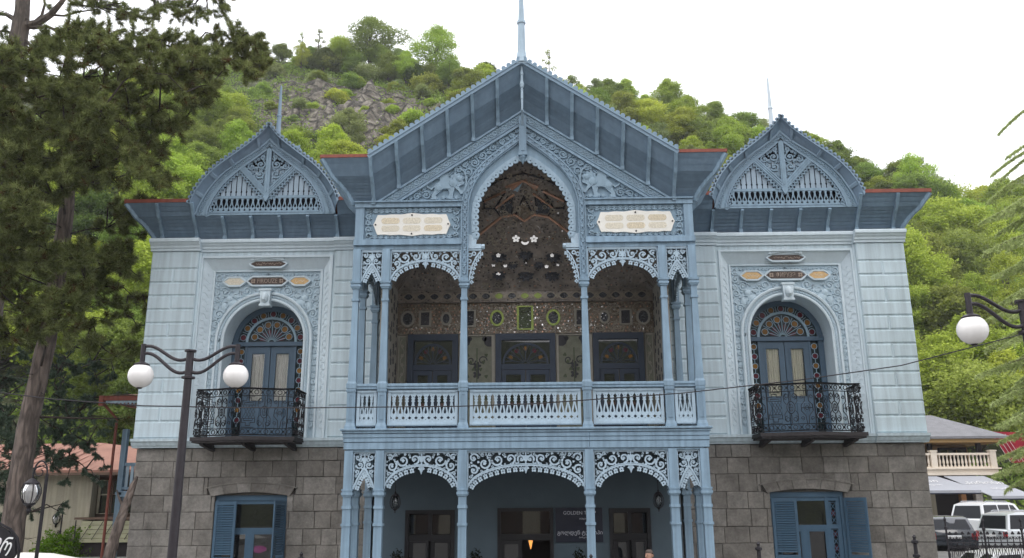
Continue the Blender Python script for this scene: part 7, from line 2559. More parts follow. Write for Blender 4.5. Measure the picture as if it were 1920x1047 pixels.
# ornate lantern posts on the left
def lantern_post(loc, H, k, label):
    t = thing('lantern_post', label, 'lantern post', loc, (0, 0, radians(10)))
    m = MB(); m.lathe(0, 0, [(.09*k,0),(.09*k,.1),(.045*k,.16),(.035*k,H*.45),(.03*k,H)], 10)
    pts = []
    for i in range(13):
        a = pi*i/12; pts.append((-.24*k*(1-cos(a))*.5*1.0+.0, 0, H+.24*k*sin(a)))
    m.tube(pts, .016*k, 6)
    pts = [(p[0], 0, p[1]) for p in spiral(-.13*k, H+.04*k, .13*k, 1.2, 0, 1)]
    m.tube(pts, .011*k, 5)
    obj('pole', m, 'iron', t, smooth=True)
    for s in (-1, 1):
        m = MB()
        z0 = H*.40
        m.tube([(p[0], 0, p[1]) for p in [(s*.02*k, z0-.05)]+[(s*(.06+.11*sin(pi*i/8))*k, z0+.0+.42*k*i/8) for i in range(9)]], .014*k, 5)
        m.tube([(s*p[0], 0, p[1]) for p in spiral(.09*k, z0+.40*k, .07*k, 1.1, pi*.3, 1)], .011*k, 5)
        m.tube([(s*(.03+.20*(1-i/8)**.8)*k, 0, z0-.55*k+.52*k*i/8) for i in range(9)], .014*k, 5)
        m.tube([(s*p[0], 0, p[1]) for p in spiral(.17*k, z0-.52*k, .08*k, 1.3, 0, -1)], .012*k, 5)
        m.tube([(s*p[0], 0, p[1]) for p in spiral(.11*k, z0+.02*k, .05*k, 1.2, pi, -1)], .010*k, 5)
        obj('scroll', m, 'iron', t)
    lx, zt = -.24*k, H-.02*k
    m = MB(); m.lathe(lx, 0, [(0,zt+.02),(.02*k,zt),(.02*k,zt-.05*k),(.05*k,zt-.07*k),(.13*k,zt-.13*k),(.14*k,zt-.15*k),(.12*k,zt-.16*k)], 10)
    m.lathe(lx, 0, [(.10*k,zt-.50*k),(.11*k,zt-.52*k),(.05*k,zt-.56*k),(.03*k,zt-.60*k),(.045*k,zt-.63*k),(.01*k,zt-.70*k),(0,zt-.72*k)], 10)
    for i in range(6):
        a = 2*pi*i/6
        m.tube([(lx+r*k*cos(a), r*k*sin(a), zt+z*k) for r, z in ((.13,-.14),(.175,-.24),(.18,-.33),(.15,-.43),(.10,-.51))], .010*k, 4)
    obj('cage', m, 'iron', t)
    m = MB(); m.lathe(lx, 0, [(.11*k,zt-.16*k),(.155*k,zt-.25*k),(.16*k,zt-.33*k),(.13*k,zt-.43*k),(.09*k,zt-.50*k)], 14); obj('lantern_glass', m, 'lanternglass', t, smooth=True)
MT['lanternglass'] = glassmat('lantern_glass', (.5, .5, .5), .05, .5)
lantern_post((-8.86, -8, -.05), 3.30, 1.0, 'ornate black lantern post with scrolled stem beside the big pine trunk')
lantern_post((-18.2, 10, .6), 1.85, .85, 'small distant lantern post in front of the cream house')

# fence posts with finials standing in front of the mansion
def finial_post(x, zt, label):
    t = thing('fence_post', label, 'post', (x, -6, -.02), (0,0,0), 'iron fence posts in front of the mansion')
    m = MB(); m.lathe(0, 0, [(.05,0),(.05,zt-.42),(.075,zt-.41),(.075,zt-.37),(.04,zt-.35),(.038,zt-.16),(.07,zt-.14),(.07,zt-.10),(.03,zt-.08),(.028,zt-.05),(.042,zt-.03),(.02,zt+.0),(0,zt+.02)], 8); obj('post', m, 'iron', t)
finial_post(4.681, 1.90, 'black iron post with finial before the right ground floor window'); finial_post(7.80, 2.02, 'black iron post with finial near the right corner of the mansion')
finial_post(-4.55, 1.75, 'short black iron finial right of the left ground floor window'); finial_post(1.317, 1.68, 'short black iron finial under the navy sign')

# overhead wire
m = MB()
W = [(-16,5.9),(-9.974,4.775),(-8.927,4.64),(-7.172,4.50),(-5.6,4.455),(-4.075,4.435),(-1.209,4.44),(0.191,4.475),(2.986,4.65),(5.187,4.875),(7.094,5.13),(9.455,5.71),(14,7.3)]
m.tube([(x, -8, z) for x, z in W], .011, 5)
obj('overhead_wire', m, 'iron', label='thin dark overhead wire sagging across the front of the mansion', cat='wire')

# ================================================================ left: old house, veranda, bush, sign
MT['oldwall'] = paint('old_cream_plaster', (.46, .42, .32), .9, .16, .2, 1.0, streak=.22)
MT['tilered'] = paint('terracotta_roof', (.30, .155, .115), .8, .18, .1, 1.5, .05)
MT['oldwood'] = paint('old_brown_wood', (.13, .085, .06), .8, .2, .1, 4, .1)
MT['orangewood'] = paint('rusty_orange_panel', (.38, .19, .08), .8, .3, .1, 3)
MT['balboard'] = paint('pale_green_boards', (.42, .41, .27), .8, .15, .1, 3)
h = thing('old_house', 'old cream plastered house with a terracotta roof behind the spruce', 'house', (-18, 10, 0))
m = MB(); m.box(-6, .85, 0, 8, .5, 4.0); obj('wall', m, 'oldwall', h)
m = MB(); m.box(.85, 3.3, .5, 8, .5, 4.0); obj('wall', m, 'oldwood', h, label='brown recessed side wall')
roof = MB(); roof.add([(-6.6,-.5,4.0),(3.9,-.5,3.92),(3.9,4,4.75),(-1,4,5.35),(-6.6,4,5.3),(3.9,8.5,3.9),(-6.6,8.5,4.0)], [(0,1,2,3,4),(4,3,2,5,6)])
roof.box(-6.6, 3.9, -.55, -.48, 3.86, 4.0)
rfo = obj('roof', roof, 'tilered', h)
for i in range(26):
    x = -6.4+.40*i
    if x > 3.8: break
    m = MB(); zt = 5.3 if x < -1 else 5.35-.6*(x+1)/4.9
    m.tube([(x, -.5, 4.01-.008*(x+6.6)), (x, 4, zt+.012)], .022, 4); obj('roof_seam', m, 'tilered', rfo)
m = MB(); m.box(-6.5, 3.8, -.62, -.5, 3.80, 3.90); obj('gutter', m, 'oldwood', h)
for k in range(3):
    x = .95+.50*k
    m = MB(); m.ribbon([(x,2.35),(x+.44,2.35),(x+.44,3.62),(x,3.62)], .07, .40, .48, True); m.box(x, x+.44, .41, .47, 3.05, 3.10)
    wv = obj('window', m, 'oldwall' if k == 0 else 'oldwood', h)
    g = MB(); g.box(x, x+.44, .45, .46, 2.35, 3.62); obj('pane', g, 'darkglass', wv)
m = MB(); m.box(2.42, 2.62, .2, .42, .9, 3.9); obj('pillar', m, 'oldwall', h)
m = MB(); m.box(2.66, 3.1, .3, .42, 2.2, 3.8); obj('side_panel', m, 'orangewood', h)
m = MB(); m.box(.6, 3.2, -.6, .3, 2.14, 2.22); bal = obj('balcony', m, 'oldwood', h)
for k in range(5):
    m = MB(); m.box(.9, 3.2, -.6, -.56, 1.30+.16*k, 1.445+.16*k); obj('board', m, 'balboard', bal)
m = MB()
for k in range(6): m.tube([(.95+.42*k, -.64, 1.4), (1.15+.42*k, -.64, 1.75), (1.35+.42*k, -.64, 2.1)], .012, 4)
m.tube([(.7,-.64,2.12),(.72,-.64,1.3)], .02, 5)
obj('iron_brace', m, 'iron', bal)
m = MB(); m.box(.9, 3.2, -.5, .4, .4, 1.28); obj('dark_base', m, 'roomdark', h)
# blue veranda of the next house, with red pipe
v = thing('blue_veranda', 'narrow blue wooden veranda with red corner beam squeezed beside the left corner of the mansion', 'veranda', (-12.7, 3, 0))
m = MB(); m.box(-.08, .08, -.08, .08, .6, 5.0); m.box(-.10, .10, -.10, .10, 2.98, 3.06); m.box(.0, 1.6, -.1, .1, 2.92, 3.10)
obj('post', m, 'porch', v)
m = MB(); m.box(-.07, .02, -.06, .06, .6, 2.9); m.box(1.2, 1.5, .5, .6, .6, 2.9); obj('post', m, 'porch', v)
m = MB(); m.box(.1, 1.6, .8, .9, .6, 5.5); m.box(0, 1.6, 0, 2, 2.85, 2.92); obj('back_wall', m, 'porch', v)
m = MB(); m.box(.08, 1.6, -.05, .05, 3.86, 3.96); m.box(.08, 1.6, -.05, .05, 3.14, 3.22); rl = obj('railing', m, 'porch', v)
for k in range(9):
    m = MB(); m.box(.13+.155*k, .22+.155*k, -.02, .02, 3.22, 3.86); obj('baluster', m, 'fret', rl)
m = MB(); m.tube([(-.22,-.25,.5),(-.22,-.25,5.30),(-.50,-.6,5.72)], .045, 8); obj('drain_pipe', m, 'redroof', v)
m = MB(); m.box(-.57, 2.0, -.75, -.60, 5.83, 5.97); m.box(-.60, -.46, -.78, -.62, 5.66, 5.98); m.box(-.57, -.45, -.6, 2, 5.83, 5.97); bm_ = obj('roof_beam', m, 'redroof', v)
for k in range(9):
    m = MB(); x = -.36+.12*k; m.prism([(x-.055,5.825),(x+.055,5.825),(x+.055,5.77),(x,5.71),(x-.055,5.77)], -.70, -.68); obj('pendant_board', m, 'fret', bm_)
m = MB(); m.add([(-.6,-.8,5.985),(2,-.8,5.985),(2,3,6.5),(-.6,3,6.5)], [(0,1,2,3)]); obj('roof', m, 'redroof', v)
# split trunk leaning by the corner
t = thing('leaning_trunk', 'bare leaning tree trunk by the left stone corner of the mansion', 'tree trunk', (-10.95, -1.1, -.02))
rr = random.Random(2)
m = bark_tube([(-.18,0,0),(-.02,.1,1.0),(.10,.2,1.9),(.22,.38,2.7),(.33,.5,3.25),(.38,.53,3.45)], [.19,.16,.135,.11,.075,.03], 5, 14, 30, .12)
m.v = [(x+rr.uniform(-.015,.015), y+rr.uniform(-.015,.015), z) for x, y, z in m.v]
obj('trunk', m, 'bark_grey', t)
m = MB(); m.tube([(.2,.35,2.6),(.05,.30,2.9),(-.02,.28,3.1)], [.05,.03,.012], 6); obj('limb', m, 'bark_grey', t)
# round bush
t = thing('round_bush', 'round clipped bright green bush in front of the old cream house', 'bush', (-17.8, 10, .45))
obj('foliage', crown(31, [(0,0,.50,1.05,.80),(-.45,0,.40,.68,.55),(.45,.1,.42,.68,.55)], 4200, .12, 'bush_leaf', 'foliage', .80, .9), None, t)
m = MB(); m.tube([(0,0,0),(0,0,.5)], .06, 6); obj('stem', m, 'bark', t)
# cafe sign with curling white letters, parasol top
t = thing('shop_sign', 'dark rounded sign with big white curling Georgian letters at the lower left edge', 'sign', (-9.05, -9, 2.05), (0, 0, 0))
m = MB(); m.prism([(-.6,-.26),(.34,-.26),(.40,-.16),(.36,.06),(.22,.22),(.0,.33),(-.6,.45)], -.03, .03); obj('board', m, 'iron', t)
m = MB(); m.ribbon([(.44,-.6),(.44,-.10),(.38,.10),(.24,.25),(.0,.36),(-.6,.48)], .03, -.02, .02); obj('frame', m, 'iron', t)
put_text('lettering', 'დერ', .40, 'whitepaint', t, (.06, -.036, .02), (pi/2, radians(22), 0), sx=.62, extrude=.006)
m = MB(); m.tube([(.1,0,-.26),(.1,0,-2.07)], .04, 8); obj('post', m, 'iron', t)
t = thing('parasol', 'white canvas parasol whose top just shows at the bottom left corner', 'parasol', (-10.25, -6, -.02))
m = MB()
n = 8
for i in range(n):
    a0, a1 = 2*pi*i/n, 2*pi*(i+1)/n
    m.loft([[(0,0,1.78),(.0,.0,1.78)], [(.55*cos(a0),.55*sin(a0),1.74),(.55*cos(a1),.55*sin(a1),1.74)], [(1.25*cos(a0),1.25*sin(a0),1.58),(1.25*cos(a1),1.25*sin(a1),1.58)], [(1.25*cos(a0),1.25*sin(a0),1.40),(1.25*cos(a1),1.25*sin(a1),1.40)]])
obj('canopy', m, 'plaque', t)
m = MB(); m.tube([(0,0,0),(0,0,1.76)], .03, 8); obj('pole', m, 'whitepaint', t)

# ================================================================ right: restaurant, banner, awnings, cars, fence
MT['slate'] = paint('grey_shingle_roof', (.20, .20, .21), .9, .18, .3, 3, .03, fine=30)
MT['ochre'] = paint('ochre_wall', (.33, .21, .085), .8, .12, .1, 2)
MT['rubble'] = stone_mat('rubble_stone', (.34, .31, .28), (.42, .39, .35), (.30, .28, .25))
MT['balustrade'] = paint('cream_balustrade', (.66, .58, .48), .8, .1, .1, 3)
MT['awning'] = paint('grey_awning', (.36, .37, .40), .8, .07, .05, 2)
MT['redcloth'] = paint('red_banner', (.30, .012, .03), .7, .2, .1, 2)
MT['darktimber'] = paint('dark_timber', (.02, .018, .022), .7, .2, .05, 4)
MT['orangecloth'] = paint('orange_lantern_cloth', (.75, .26, .02), .6, .15, .05, 4)
FK = 1.25
def far(x, y, z): return (CAM.x+(x-CAM.x)*FK, CAM.y+(y-CAM.y)*FK, 2.7+(z-2.7)*FK)
R_ = thing('restaurant', 'two storey restaurant with grey hipped roof and cream balustrade behind the parked cars', 'building', far(19, 16, .7)); R_.scale = (FK, FK, FK)
m = MB()
zt = 4.72
m.add([(-3.5,-1.0,zt),(2.45,-1.0,zt),(.6,2.2,5.95),(-3.5,2.2,5.95),(2.45,6,zt)], [(0,1,2,3),(1,4,2)])
m.box(-3.5, 2.45, -1.02, -.9, zt-.10, zt-.005)
obj('roof', m, 'slate', R_)
m = MB(); m.box(-3.5, 2.35, -.9, 5, zt-.26, zt-.11); obj('soffit', m, 'ochre', R_)
m = MB(); m.box(-3.5, 1.5, 1.2, 1.4, 3.2, zt-.26); m.box(-.4, 1.5, 1.0, 1.2, 3.2, 4.40); obj('upper_wall', m, 'ochre', R_)
m = MB(); m.ribbon([(.15,3.4),(1.38,3.4),(1.38,4.28),(.15,4.28)], .1, .93, 1.0, True); w_ = obj('window', m, 'darktimber', R_)
for k in range(3):
    m = MB(); m.box(.20+.40*k, .55+.40*k, .96, .98, 3.45, 4.23); obj('pane', m, 'darkglass', w_)
m = MB(); m.box(-3.5, -1.0, .6, .9, 3.2, 4.2); obj('stone_wall', m, 'rubble', R_)
for x in (-1.35, -.75, 1.45):
    m = MB(); m.box(x-.09, x+.09, -.2, -.02, 3.2, zt-.26); obj('post', m, 'darktimber', R_)
m = MB(); m.box(-3.5, 1.75, -1.0, 1.4, 3.11, 3.28); m.box(-3.5, 1.8, -1.06, -.9, 3.02, 3.13); m.box(-3.5, 1.85, -1.1, -.9, 3.28, 3.34); obj('floor_slab', m, 'balustrade', R_)
m = MB(); m.box(-3.5, 1.75, -.98, -.82, 3.90, 3.99); m.box(-3.5, 1.75, -.96, -.84, 3.342, 3.40); bl = obj('balustrade', m, 'balustrade', R_)
bme = MB().lathe(0, 0, [(.05,3.40),(.05,3.44),(.03,3.48),(.055,3.58),(.045,3.67),(.028,3.76),(.03,3.83),(.05,3.87),(.05,3.90)], 7).mesh('baluster', 'balustrade')
for x in (-1.0, 1.6):
    m = MB(); m.box(x-.13, x+.13, -1.02, -.78, 3.342, 4.05); m.box(x-.16, x+.16, -1.05, -.75, 4.05, 4.11); obj('pedestal', m, 'balustrade', bl)
x = -3.2
while x < 1.45:
    if abs(x+1.0) > .18: obj('baluster', bme, None, bl, loc=(x, -.90, 0))
    x += .165
m = MB(); m.box(-3.5, 1.75, 1.0, 1.2, 0, 3.1); obj('lower_wall', m, 'roomdark', R_)
for x, w2, mt_ in ((-2.1, .5, 'oldwall'), (-1.2, .34, 'rubble'), (-.55, .32, 'oldwall'), (.9, .22, 'orangewood'), (1.6, .3, 'rubble')):
    m = MB(); m.box(x-w2/2, x+w2/2, .7, .98, 0, 3.0); obj('pier', m, mt_, R_)
def awning(x0, x1, skew, zt, zb, label, txt):
    a = thing('awning', label, 'awning', far(19, 16, .7)); a.scale = (FK, FK, FK)
    m = MB(); m.loft([[(x0,-1.12,zt),(x1,-1.12,zt)], [(x0+skew,-3.0,zb),(x1+skew,-3.0,zb)], [(x0+skew,-3.0,zb-.13),(x1+skew,-3.0,zb-.13)]])
    m.loft([[(x0,-1.12,zt-.02),(x1,-1.12,zt-.02)], [(x0+skew,-3.0,zb-.02),(x1+skew,-3.0,zb-.02)]])
    obj('canvas', m, 'awning', a)
    m = MB(); m.tube([(x0+skew,-2.98,zb-.13),(x1+skew,-2.98,zb-.13)], .035, 6); m.tube([(x1,-1.12,zt-.03),(x1+skew,-2.98,zb-.10)], .02, 5); obj('bar', m, 'navy', a)
    al = atan2(zt-zb, 1.88)
    f = .38; put_text('lettering', txt, .42, 'whitepaint', a, ((x0+x1)/2+skew*f+.1, -1.12-1.88*f-.01, zt-(zt-zb)*f+.02), (al, 0, 0), extrude=.002)
    f = .66; put_text('lettering', 'ბორჯომი', .17, 'whitepaint', a, ((x0+x1)/2+skew*f+.2, -1.12-1.88*f-.01, zt-(zt-zb)*f+.02), (al, 0, 0), extrude=.002)
awning(-4.2, -1.05, .9, 2.98, 2.36, 'grey awning with white Georgian lettering beside the mansion corner', 'პიროსი')
awning(-.75, 1.0, 1.0, 2.98, 2.12, 'grey awning with white Georgian lettering next to the cedar fronds', 'პიროსი')
t = thing('red_banner', 'dark red cloth banner hung right of the restaurant balustrade', 'banner', far(22.2, 16.5, 4.30)); t.scale = (FK, FK, FK)
m = MB(); n = 10; m.loft([[(-.9+2.6*i/n, .05*sin(i*1.3), 1.45-.15*(i/n)) for i in range(n+1)], [(-.4+2.3*i/n, .1*sin(i*1.7), .7) for i in range(n+1)], [(.0+1.9*i/n, .05*sin(i), .0) for i in range(n+1)]]); obj('cloth', m, 'redcloth', t, smooth=True)
for k in range(4):
    m = MB(); m.tube([(-.75+.2*k, -.06, 1.3), (-.1+.2*k, -.06, .05)], .009, 4); obj('white_cord', m, 'whitepaint', t)
for i, (x, z, r) in enumerate(((23.0, 5.36, .20), (23.85, 4.66, .24))):
    t = thing('paper_lantern', ('small orange lantern on the red banner', 'orange lantern behind the cedar fronds at the right edge')[i], 'lantern', far(x, 16.1, z)); t.scale = (FK, FK, FK)
    m = MB(); m.lathe(0, 0, [(.04,-r),(r*.7,-r*.75),(r,0),(r*.7,r*.75),(.04,r)], 10); obj('shade', m, 'orangecloth', t, smooth=True)
    m = MB(); m.lathe(0, 0, [(.05,r),(.05,r+.05),(0,r+.06)], 6); m.tube([(0,0,r),(0,.2,r+.4)], .01, 4); obj('cap', m, 'darktimber', t)
t = thing('red_parasol', 'pale red parasol under the cedar fronds right of the awnings', 'parasol', far(23.9, 13.5, .7)); t.scale = (FK, FK, FK)
m = MB()
for i in range(8):
    a0, a1 = 2*pi*i/8, 2*pi*(i+1)/8
    m.loft([[(0,0,2.45),(0,0,2.45)], [(1.5*cos(a0),1.5*sin(a0),1.85),(1.5*cos(a1),1.5*sin(a1),1.85)], [(1.5*cos(a0),1.5*sin(a0),1.70),(1.5*cos(a1),1.5*sin(a1),1.70)]])
MT['palered'] = paint('pale_red_canvas', (.62, .22, .22), .8, .1, 0, 3)
obj('canopy', m, 'palered', t); m = MB(); m.tube([(0,0,0),(0,0,2.42)], .035, 6); obj('pole', m, 'whitepaint', t)

# ---- cars
def carpaint(name, col, rough=.25, metal=0.0):
    m, n, b = newmat(name)
    b.inputs['Base Color'].default_value = (*col, 1); b.inputs['Roughness'].default_value = rough; b.inputs['Metallic'].default_value = metal
    b.inputs['Coat Weight'].default_value = .6; b.inputs['Coat Roughness'].default_value = .05
    return m
MT['carwhite'] = carpaint('white_car_paint', (.78, .79, .80)); MT['carsilver'] = carpaint('silver_car_paint', (.62, .65, .67), .3, .35); MT['carblack'] = carpaint('dark_blue_car_paint', (.012, .018, .028))
MT['tyre'] = paint('tyre_rubber', (.02, .02, .02), .9, .1, 0); MT['rim'] = paint('wheel_rim', (.45, .46, .48), .35, .1, 0, metal=.7)
MT['taillight'] = paint('red_tail_light', (.45, .01, .015), .2, .1, 0); MT['headlight'] = paint('headlight_glass', (.6, .62, .64), .1, .05, 0)
MT['plastic'] = paint('black_car_trim', (.02, .02, .022), .5, .1, 0)
def car(label, loc, rotz, mat, L=4.6, H=1.75, W=1.82, kind='suv', name='parked_car'):
    "x forward; body lofted from cross sections, greenhouse on top"
    t = thing(name, label, 'car', loc, (0, 0, rotz), 'cars parked in front of the restaurant')
    if kind == 'suv': side = [(-L/2,.55,.98),(-L/2+.06,.42,1.02),(-L/2+.6,.34,1.05),(0,.32,1.04),(L/2-1.25,.32,1.02),(L/2-.35,.36,.92),(L/2-.05,.45,.80),(L/2,.55,.70)]
    else: side = [(-L/2,.50,.82),(-L/2+.08,.36,.92),(-L/2+.7,.28,.96),(0,.26,.92),(L/2-1.3,.26,.88),(L/2-.4,.30,.78),(L/2-.06,.38,.66),(L/2,.46,.58)]
    rows = []
    for i, (x, zb, zt) in enumerate(side):
        w_ = W/2*(.90 if i in (0, 7) else .97 if i in (1, 6) else 1)
        zm = (zb+zt)/2
        rows.append([(x,-w_*.86,zb),(x,-w_*.98,zb+.12),(x,-w_,zm),(x,-w_*.97,zt-.06),(x,-w_*.90,zt),(x,0,zt+.025),(x,w_*.90,zt),(x,w_*.97,zt-.06),(x,w_,zm),(x,w_*.98,zb+.12),(x,w_*.86,zb),(x,0,zb-.02)])
    m = MB(); m.loft(rows, True); m.f.append(tuple(range(11,-1,-1))); k0 = 12*(len(rows)-1); m.f.append(tuple(k0+i for i in range(12)))
    body = obj('body', m, mat, t, smooth=True)
    zb = 1.0 if kind == 'suv' else .88
    if kind == 'suv': prof_ = [(-L/2+.08,zb),(-L/2+.30,H-.10),(-L/2+.75,H),(.15,H-.01),(.55,H-.09),(L/2-1.25,zb)]
    else: prof_ = [(-L/2+.45,zb),(-L/2+1.0,H-.08),(-.35,H),(.25,H-.03),(L/2-1.35,zb)]
    m = MB(); rows = []
    for x, z in prof_:
        f = (z-zb)/(H-zb); w_ = W/2*(.93-.17*f)
        rows.append([(x,-w_,z),(x,-w_*.5,z+.02*f),(x,0,z+.03*f),(x,w_*.5,z+.02*f),(x,w_,z)])
    m.loft(rows)
    for sg in (-1, 1):
        m.add([(x, sg*W/2*(.93-.17*(z-zb)/(H-zb)), z) for x, z in prof_], [tuple(range(len(prof_)))])
    obj('cabin', m, mat, t, smooth=True)
    # side windows slightly proud of the cabin
    def wpt(x, z, sg, o=.006):
        f = (z-zb)/(H-zb); return (x, sg*(W/2*(.93-.17*f)+o), z)
    z0, z1 = zb+.05, H-.12
    if kind == 'suv': wins = [[(-L/2+.22,z0),(-L/2+.40,z1),(-.95,z1),(-.95,z0)], [(-.87,z0),(-.87,z1),(-.02,z1),(-.02,z0)], [(.06,z0),(.06,z1),(.36,z1-.02),(L/2-1.42,z0)]]
    else: wins = [[(-L/2+.68,z0),(-L/2+1.08,z1),(-.45,z1+.02),(-.45,z0)], [(-.38,z0),(-.38,z1+.02),(.22,z1),(L/2-1.58,z0)]]
    for sg in (-1, 1):
        for wn in wins:
            m = MB(); m.add([wpt(x, z, sg) for x, z in wn]+[wpt(x, z, sg, -.02) for x, z in wn], [(0,1,2,3)]+[(i, (i+1) % 4, 4+(i+1) % 4, 4+i) for i in range(4)]); obj('window', m, 'carglass', t)
        m = MB(); m.bev(.62, .80, -.10, .10, 1.0, 1.16, .03); m.mapv(lambda x, y, z: (x, sg*(W/2+.06)+y, z if kind == 'suv' else z-.1)); obj('mirror', m, mat, t)
        for xx in (-L*.29, L*.30):
            r = .36 if kind == 'suv' else .31
            m = MB(); m.lathe(0, 0, [(r*.62,-.10),(r*.94,-.11),(r,-.08),(r,.08),(r*.94,.11),(r*.62,.10)], 20)
            m.mapv(lambda x, y, z: (xx+x, sg*(W/2-.10)+z, r+y)); wh = obj('wheel', m, 'tyre', t, smooth=True)
            m = MB(); m.lathe(0, 0, [(0,.06),(r*.12,.08),(r*.62,.07),(r*.64,.10)], 14)
            m.mapv(lambda x, y, z: (xx+x, sg*(W/2-.10)+sg*z, r+y)); obj('rim', m, 'rim', wh, smooth=True)
        m = MB(); zl = zb-.14
        m.bev(0, .22, -.03, .05, zl-.17, zl+.10, .02); m.mapv(lambda x, y, z: (-L/2+.03+y*1.0, sg*(W/2-.06-x), z)); obj('tail_light', m, 'taillight', t)
        m = MB(); m.bev(0, .34, -.03, .05, .66, .80, .03); m.mapv(lambda x, y, z: (L/2-.03-y, sg*(W/2-.10-x), z-(0 if kind == 'suv' else .1))); obj('headlight', m, 'headlight', t)
    # windscreens
    a, c = prof_[0], prof_[1]; m = MB()
    def scr(p, q, f0, f1, name):
        P0 = (p[0]+(q[0]-p[0])*f0, p[1]+(q[1]-p[1])*f0); P1 = (p[0]+(q[0]-p[0])*f1, p[1]+(q[1]-p[1])*f1)
        w0 = W/2*(.93-.17*(P0[1]-zb)/(H-zb))-.10; w1 = W/2*(.93-.17*(P1[1]-zb)/(H-zb))-.10
        sg = -1 if p[0] < 0 else 1
        m = MB(); m.add([(P0[0]+sg*.012,-w0,P0[1]),(P0[0]+sg*.012,w0,P0[1]),(P1[0]+sg*.012,w1,P1[1]+.008),(P1[0]+sg*.012,-w1,P1[1]+.008)], [(0,1,2,3)]); obj(name, m, 'carglass', t)
    scr(prof_[0], prof_[1], .10, .92, 'rear_window'); scr(prof_[-1], prof_[-2], .06, .94, 'windscreen')
    m = MB(); m.bev(-.26, .26, -.02, .02, -.06, .06, .01); m.mapv(lambda x, y, z: (-L/2-.015+y, x, .78+z if kind == 'suv' else .68+z)); obj('number_plate', m, 'whitepaint', t)
    m = MB(); m.box(-W/2*.92, W/2*.92, -.05, .06, .38, .52); m.mapv(lambda x, y, z: (-L/2-.02+y, x, z)); obj('bumper', m, mat, t); m = MB(); m.box(L/2-.06, L/2+.03, -W/2*.9, W/2*.9, .36, .50); obj('bumper', m, mat, t)
    if kind == 'suv':
        m = MB()
        for sg in (-1, 1): m.tube([(-L/2+.7, sg*.62, H+.03), (-L/2+.8, sg*.62, H+.06), (.0, sg*.62, H+.05), (.1, sg*.62, H+.01)], .018, 5)
        obj('roof_rail', m, 'rim', t)
    return t
car('white four wheel drive car with its tail towards the viewer, parked nearest the awnings', (22.9, 20, .74), radians(30), 'carwhite', 4.7, 1.80, 1.85)
car('silver four wheel drive car with red tail light, parked at the right edge', (21.5, 14, .45), radians(14), 'carsilver', 4.7, 1.72, 1.85)
car('dark saloon car half hidden by the stone corner of the mansion', (16.9, 12.4, .62), radians(72), 'carblack', 4.4, 1.42, 1.75, 'saloon')
car('pale car behind the iron scroll fence, nearest to the viewer', (14.1, 2, -.12), radians(8), 'carwhite', 4.3, 1.42, 1.75, 'saloon')
# ---- wrought iron fence
f = thing('iron_fence', 'black wrought iron fence of scrolled panels at the lower right', 'fence', (9.2, -4, 0))
for k, (x, zt) in enumerate(((.17, 2.34), (1.00, 2.31), (1.83, 2.31), (2.66, 2.31))):
    m = MB(); m.lathe(0, 0, [(.022,0),(.022,zt-.30),(.036,zt-.28),(.036,zt-.24),(.018,zt-.22),(.018,zt-.12),(.034,zt-.08),(.018,zt-.04),(0,zt)], 8); m.mapv(lambda a, b_, c: (x+a, b_, c)); obj('post', m, 'iron', f)
for k in range(0, 3):
    x0 = .17+.83*k; m = MB()
    for z in (1.75, 1.38, .45): m.box(x0, x0+.83, -.012, .012, z, z+.025)
    for i in range(6):
        x = x0+.07+.138*i
        m.ribbon([(x,.45),(x,1.9)], .014, -.007, .007)
        for sg in (-1, 1):
            m.ribbon(spiral(x+sg*.035, 1.86, .034, 1.2, -pi/2, sg), .010, -.006, .006); m.ribbon(spiral(x+sg*.035, 1.67, .034, 1.2, pi/2, -sg), .010, -.006, .006)
            m.ribbon([(x+sg*.06,1.40),(x+sg*.035,1.50),(x+sg*.062,1.60),(x+sg*.0,1.75)], .011, -.006, .006)
            m.ribbon(spiral(x+sg*.035, 1.29, .034, 1.2, -pi/2, sg), .010, -.006, .006)
        m.flower(x, 1.96, .04, -.008, .008, 3, pi/2, 0)
    obj('scroll_panel', m, 'iron', f)
m = MB(); m.box(.05, 3.4, -.12, .12, -.02, .42); obj('base_wall', m, 'stone', f)

# ================================================================ small things by the door
# ---- thin air between the viewer and the hill
def haze():
    m = bpy.data.materials.new('thin_haze'); m.use_nodes = True; n = m.node_tree; n.nodes.clear()
    o_ = n.nodes.new('ShaderNodeOutputMaterial'); v_ = n.nodes.new('ShaderNodeVolumePrincipled')
    v_.inputs['Color'].default_value = (.93, .95, 1, 1); v_.inputs['Density'].default_value = HAZE; v_.inputs['Anisotropy'].default_value = .2
    n.links.new(v_.outputs[0], o_.inputs['Volume'])
    MT['haze'] = m
    b = MB(); b.box(-520, 520, -520, 520, -1.6, 110)
    obj('haze', b, 'haze', kind='stuff')
HAZE = .00045
haze()
t = thing('hall_lantern', 'lit amber glass lantern hanging in the open middle doorway', 'lantern', (.085, .75, 1.52))
m = MB(); m.lathe(0, 0, [(0,-.10),(.012,-.08),(.03,0),(.062,.14),(.055,.15)], 8); MT['lampglow'] = newmat('lit_amber_glass')[0]
b_ = MT['lampglow'].node_tree.nodes['Principled BSDF']; b_.inputs['Base Color'].default_value = (.5,.15,.03,1); b_.inputs['Emission Color'].default_value = (1,.42,.10,1); b_.inputs['Emission Strength'].default_value = .9
obj('glass', m, 'lampglow', t, smooth=True)
m = MB(); m.lathe(0, 0, [(.085,.185),(.05,.24),(.02,.27)], 8); m.tube([(0,0,.26),(0,0,1.48)], .008, 4); obj('hanger', m, 'iron', t)
t = thing('pendant_lamp', 'glowing magenta pendant lamp seen through the left ground floor window', 'lamp', (-7.75, 1.5, 1.42))
MT['magenta'] = newmat('magenta_glow')[0]
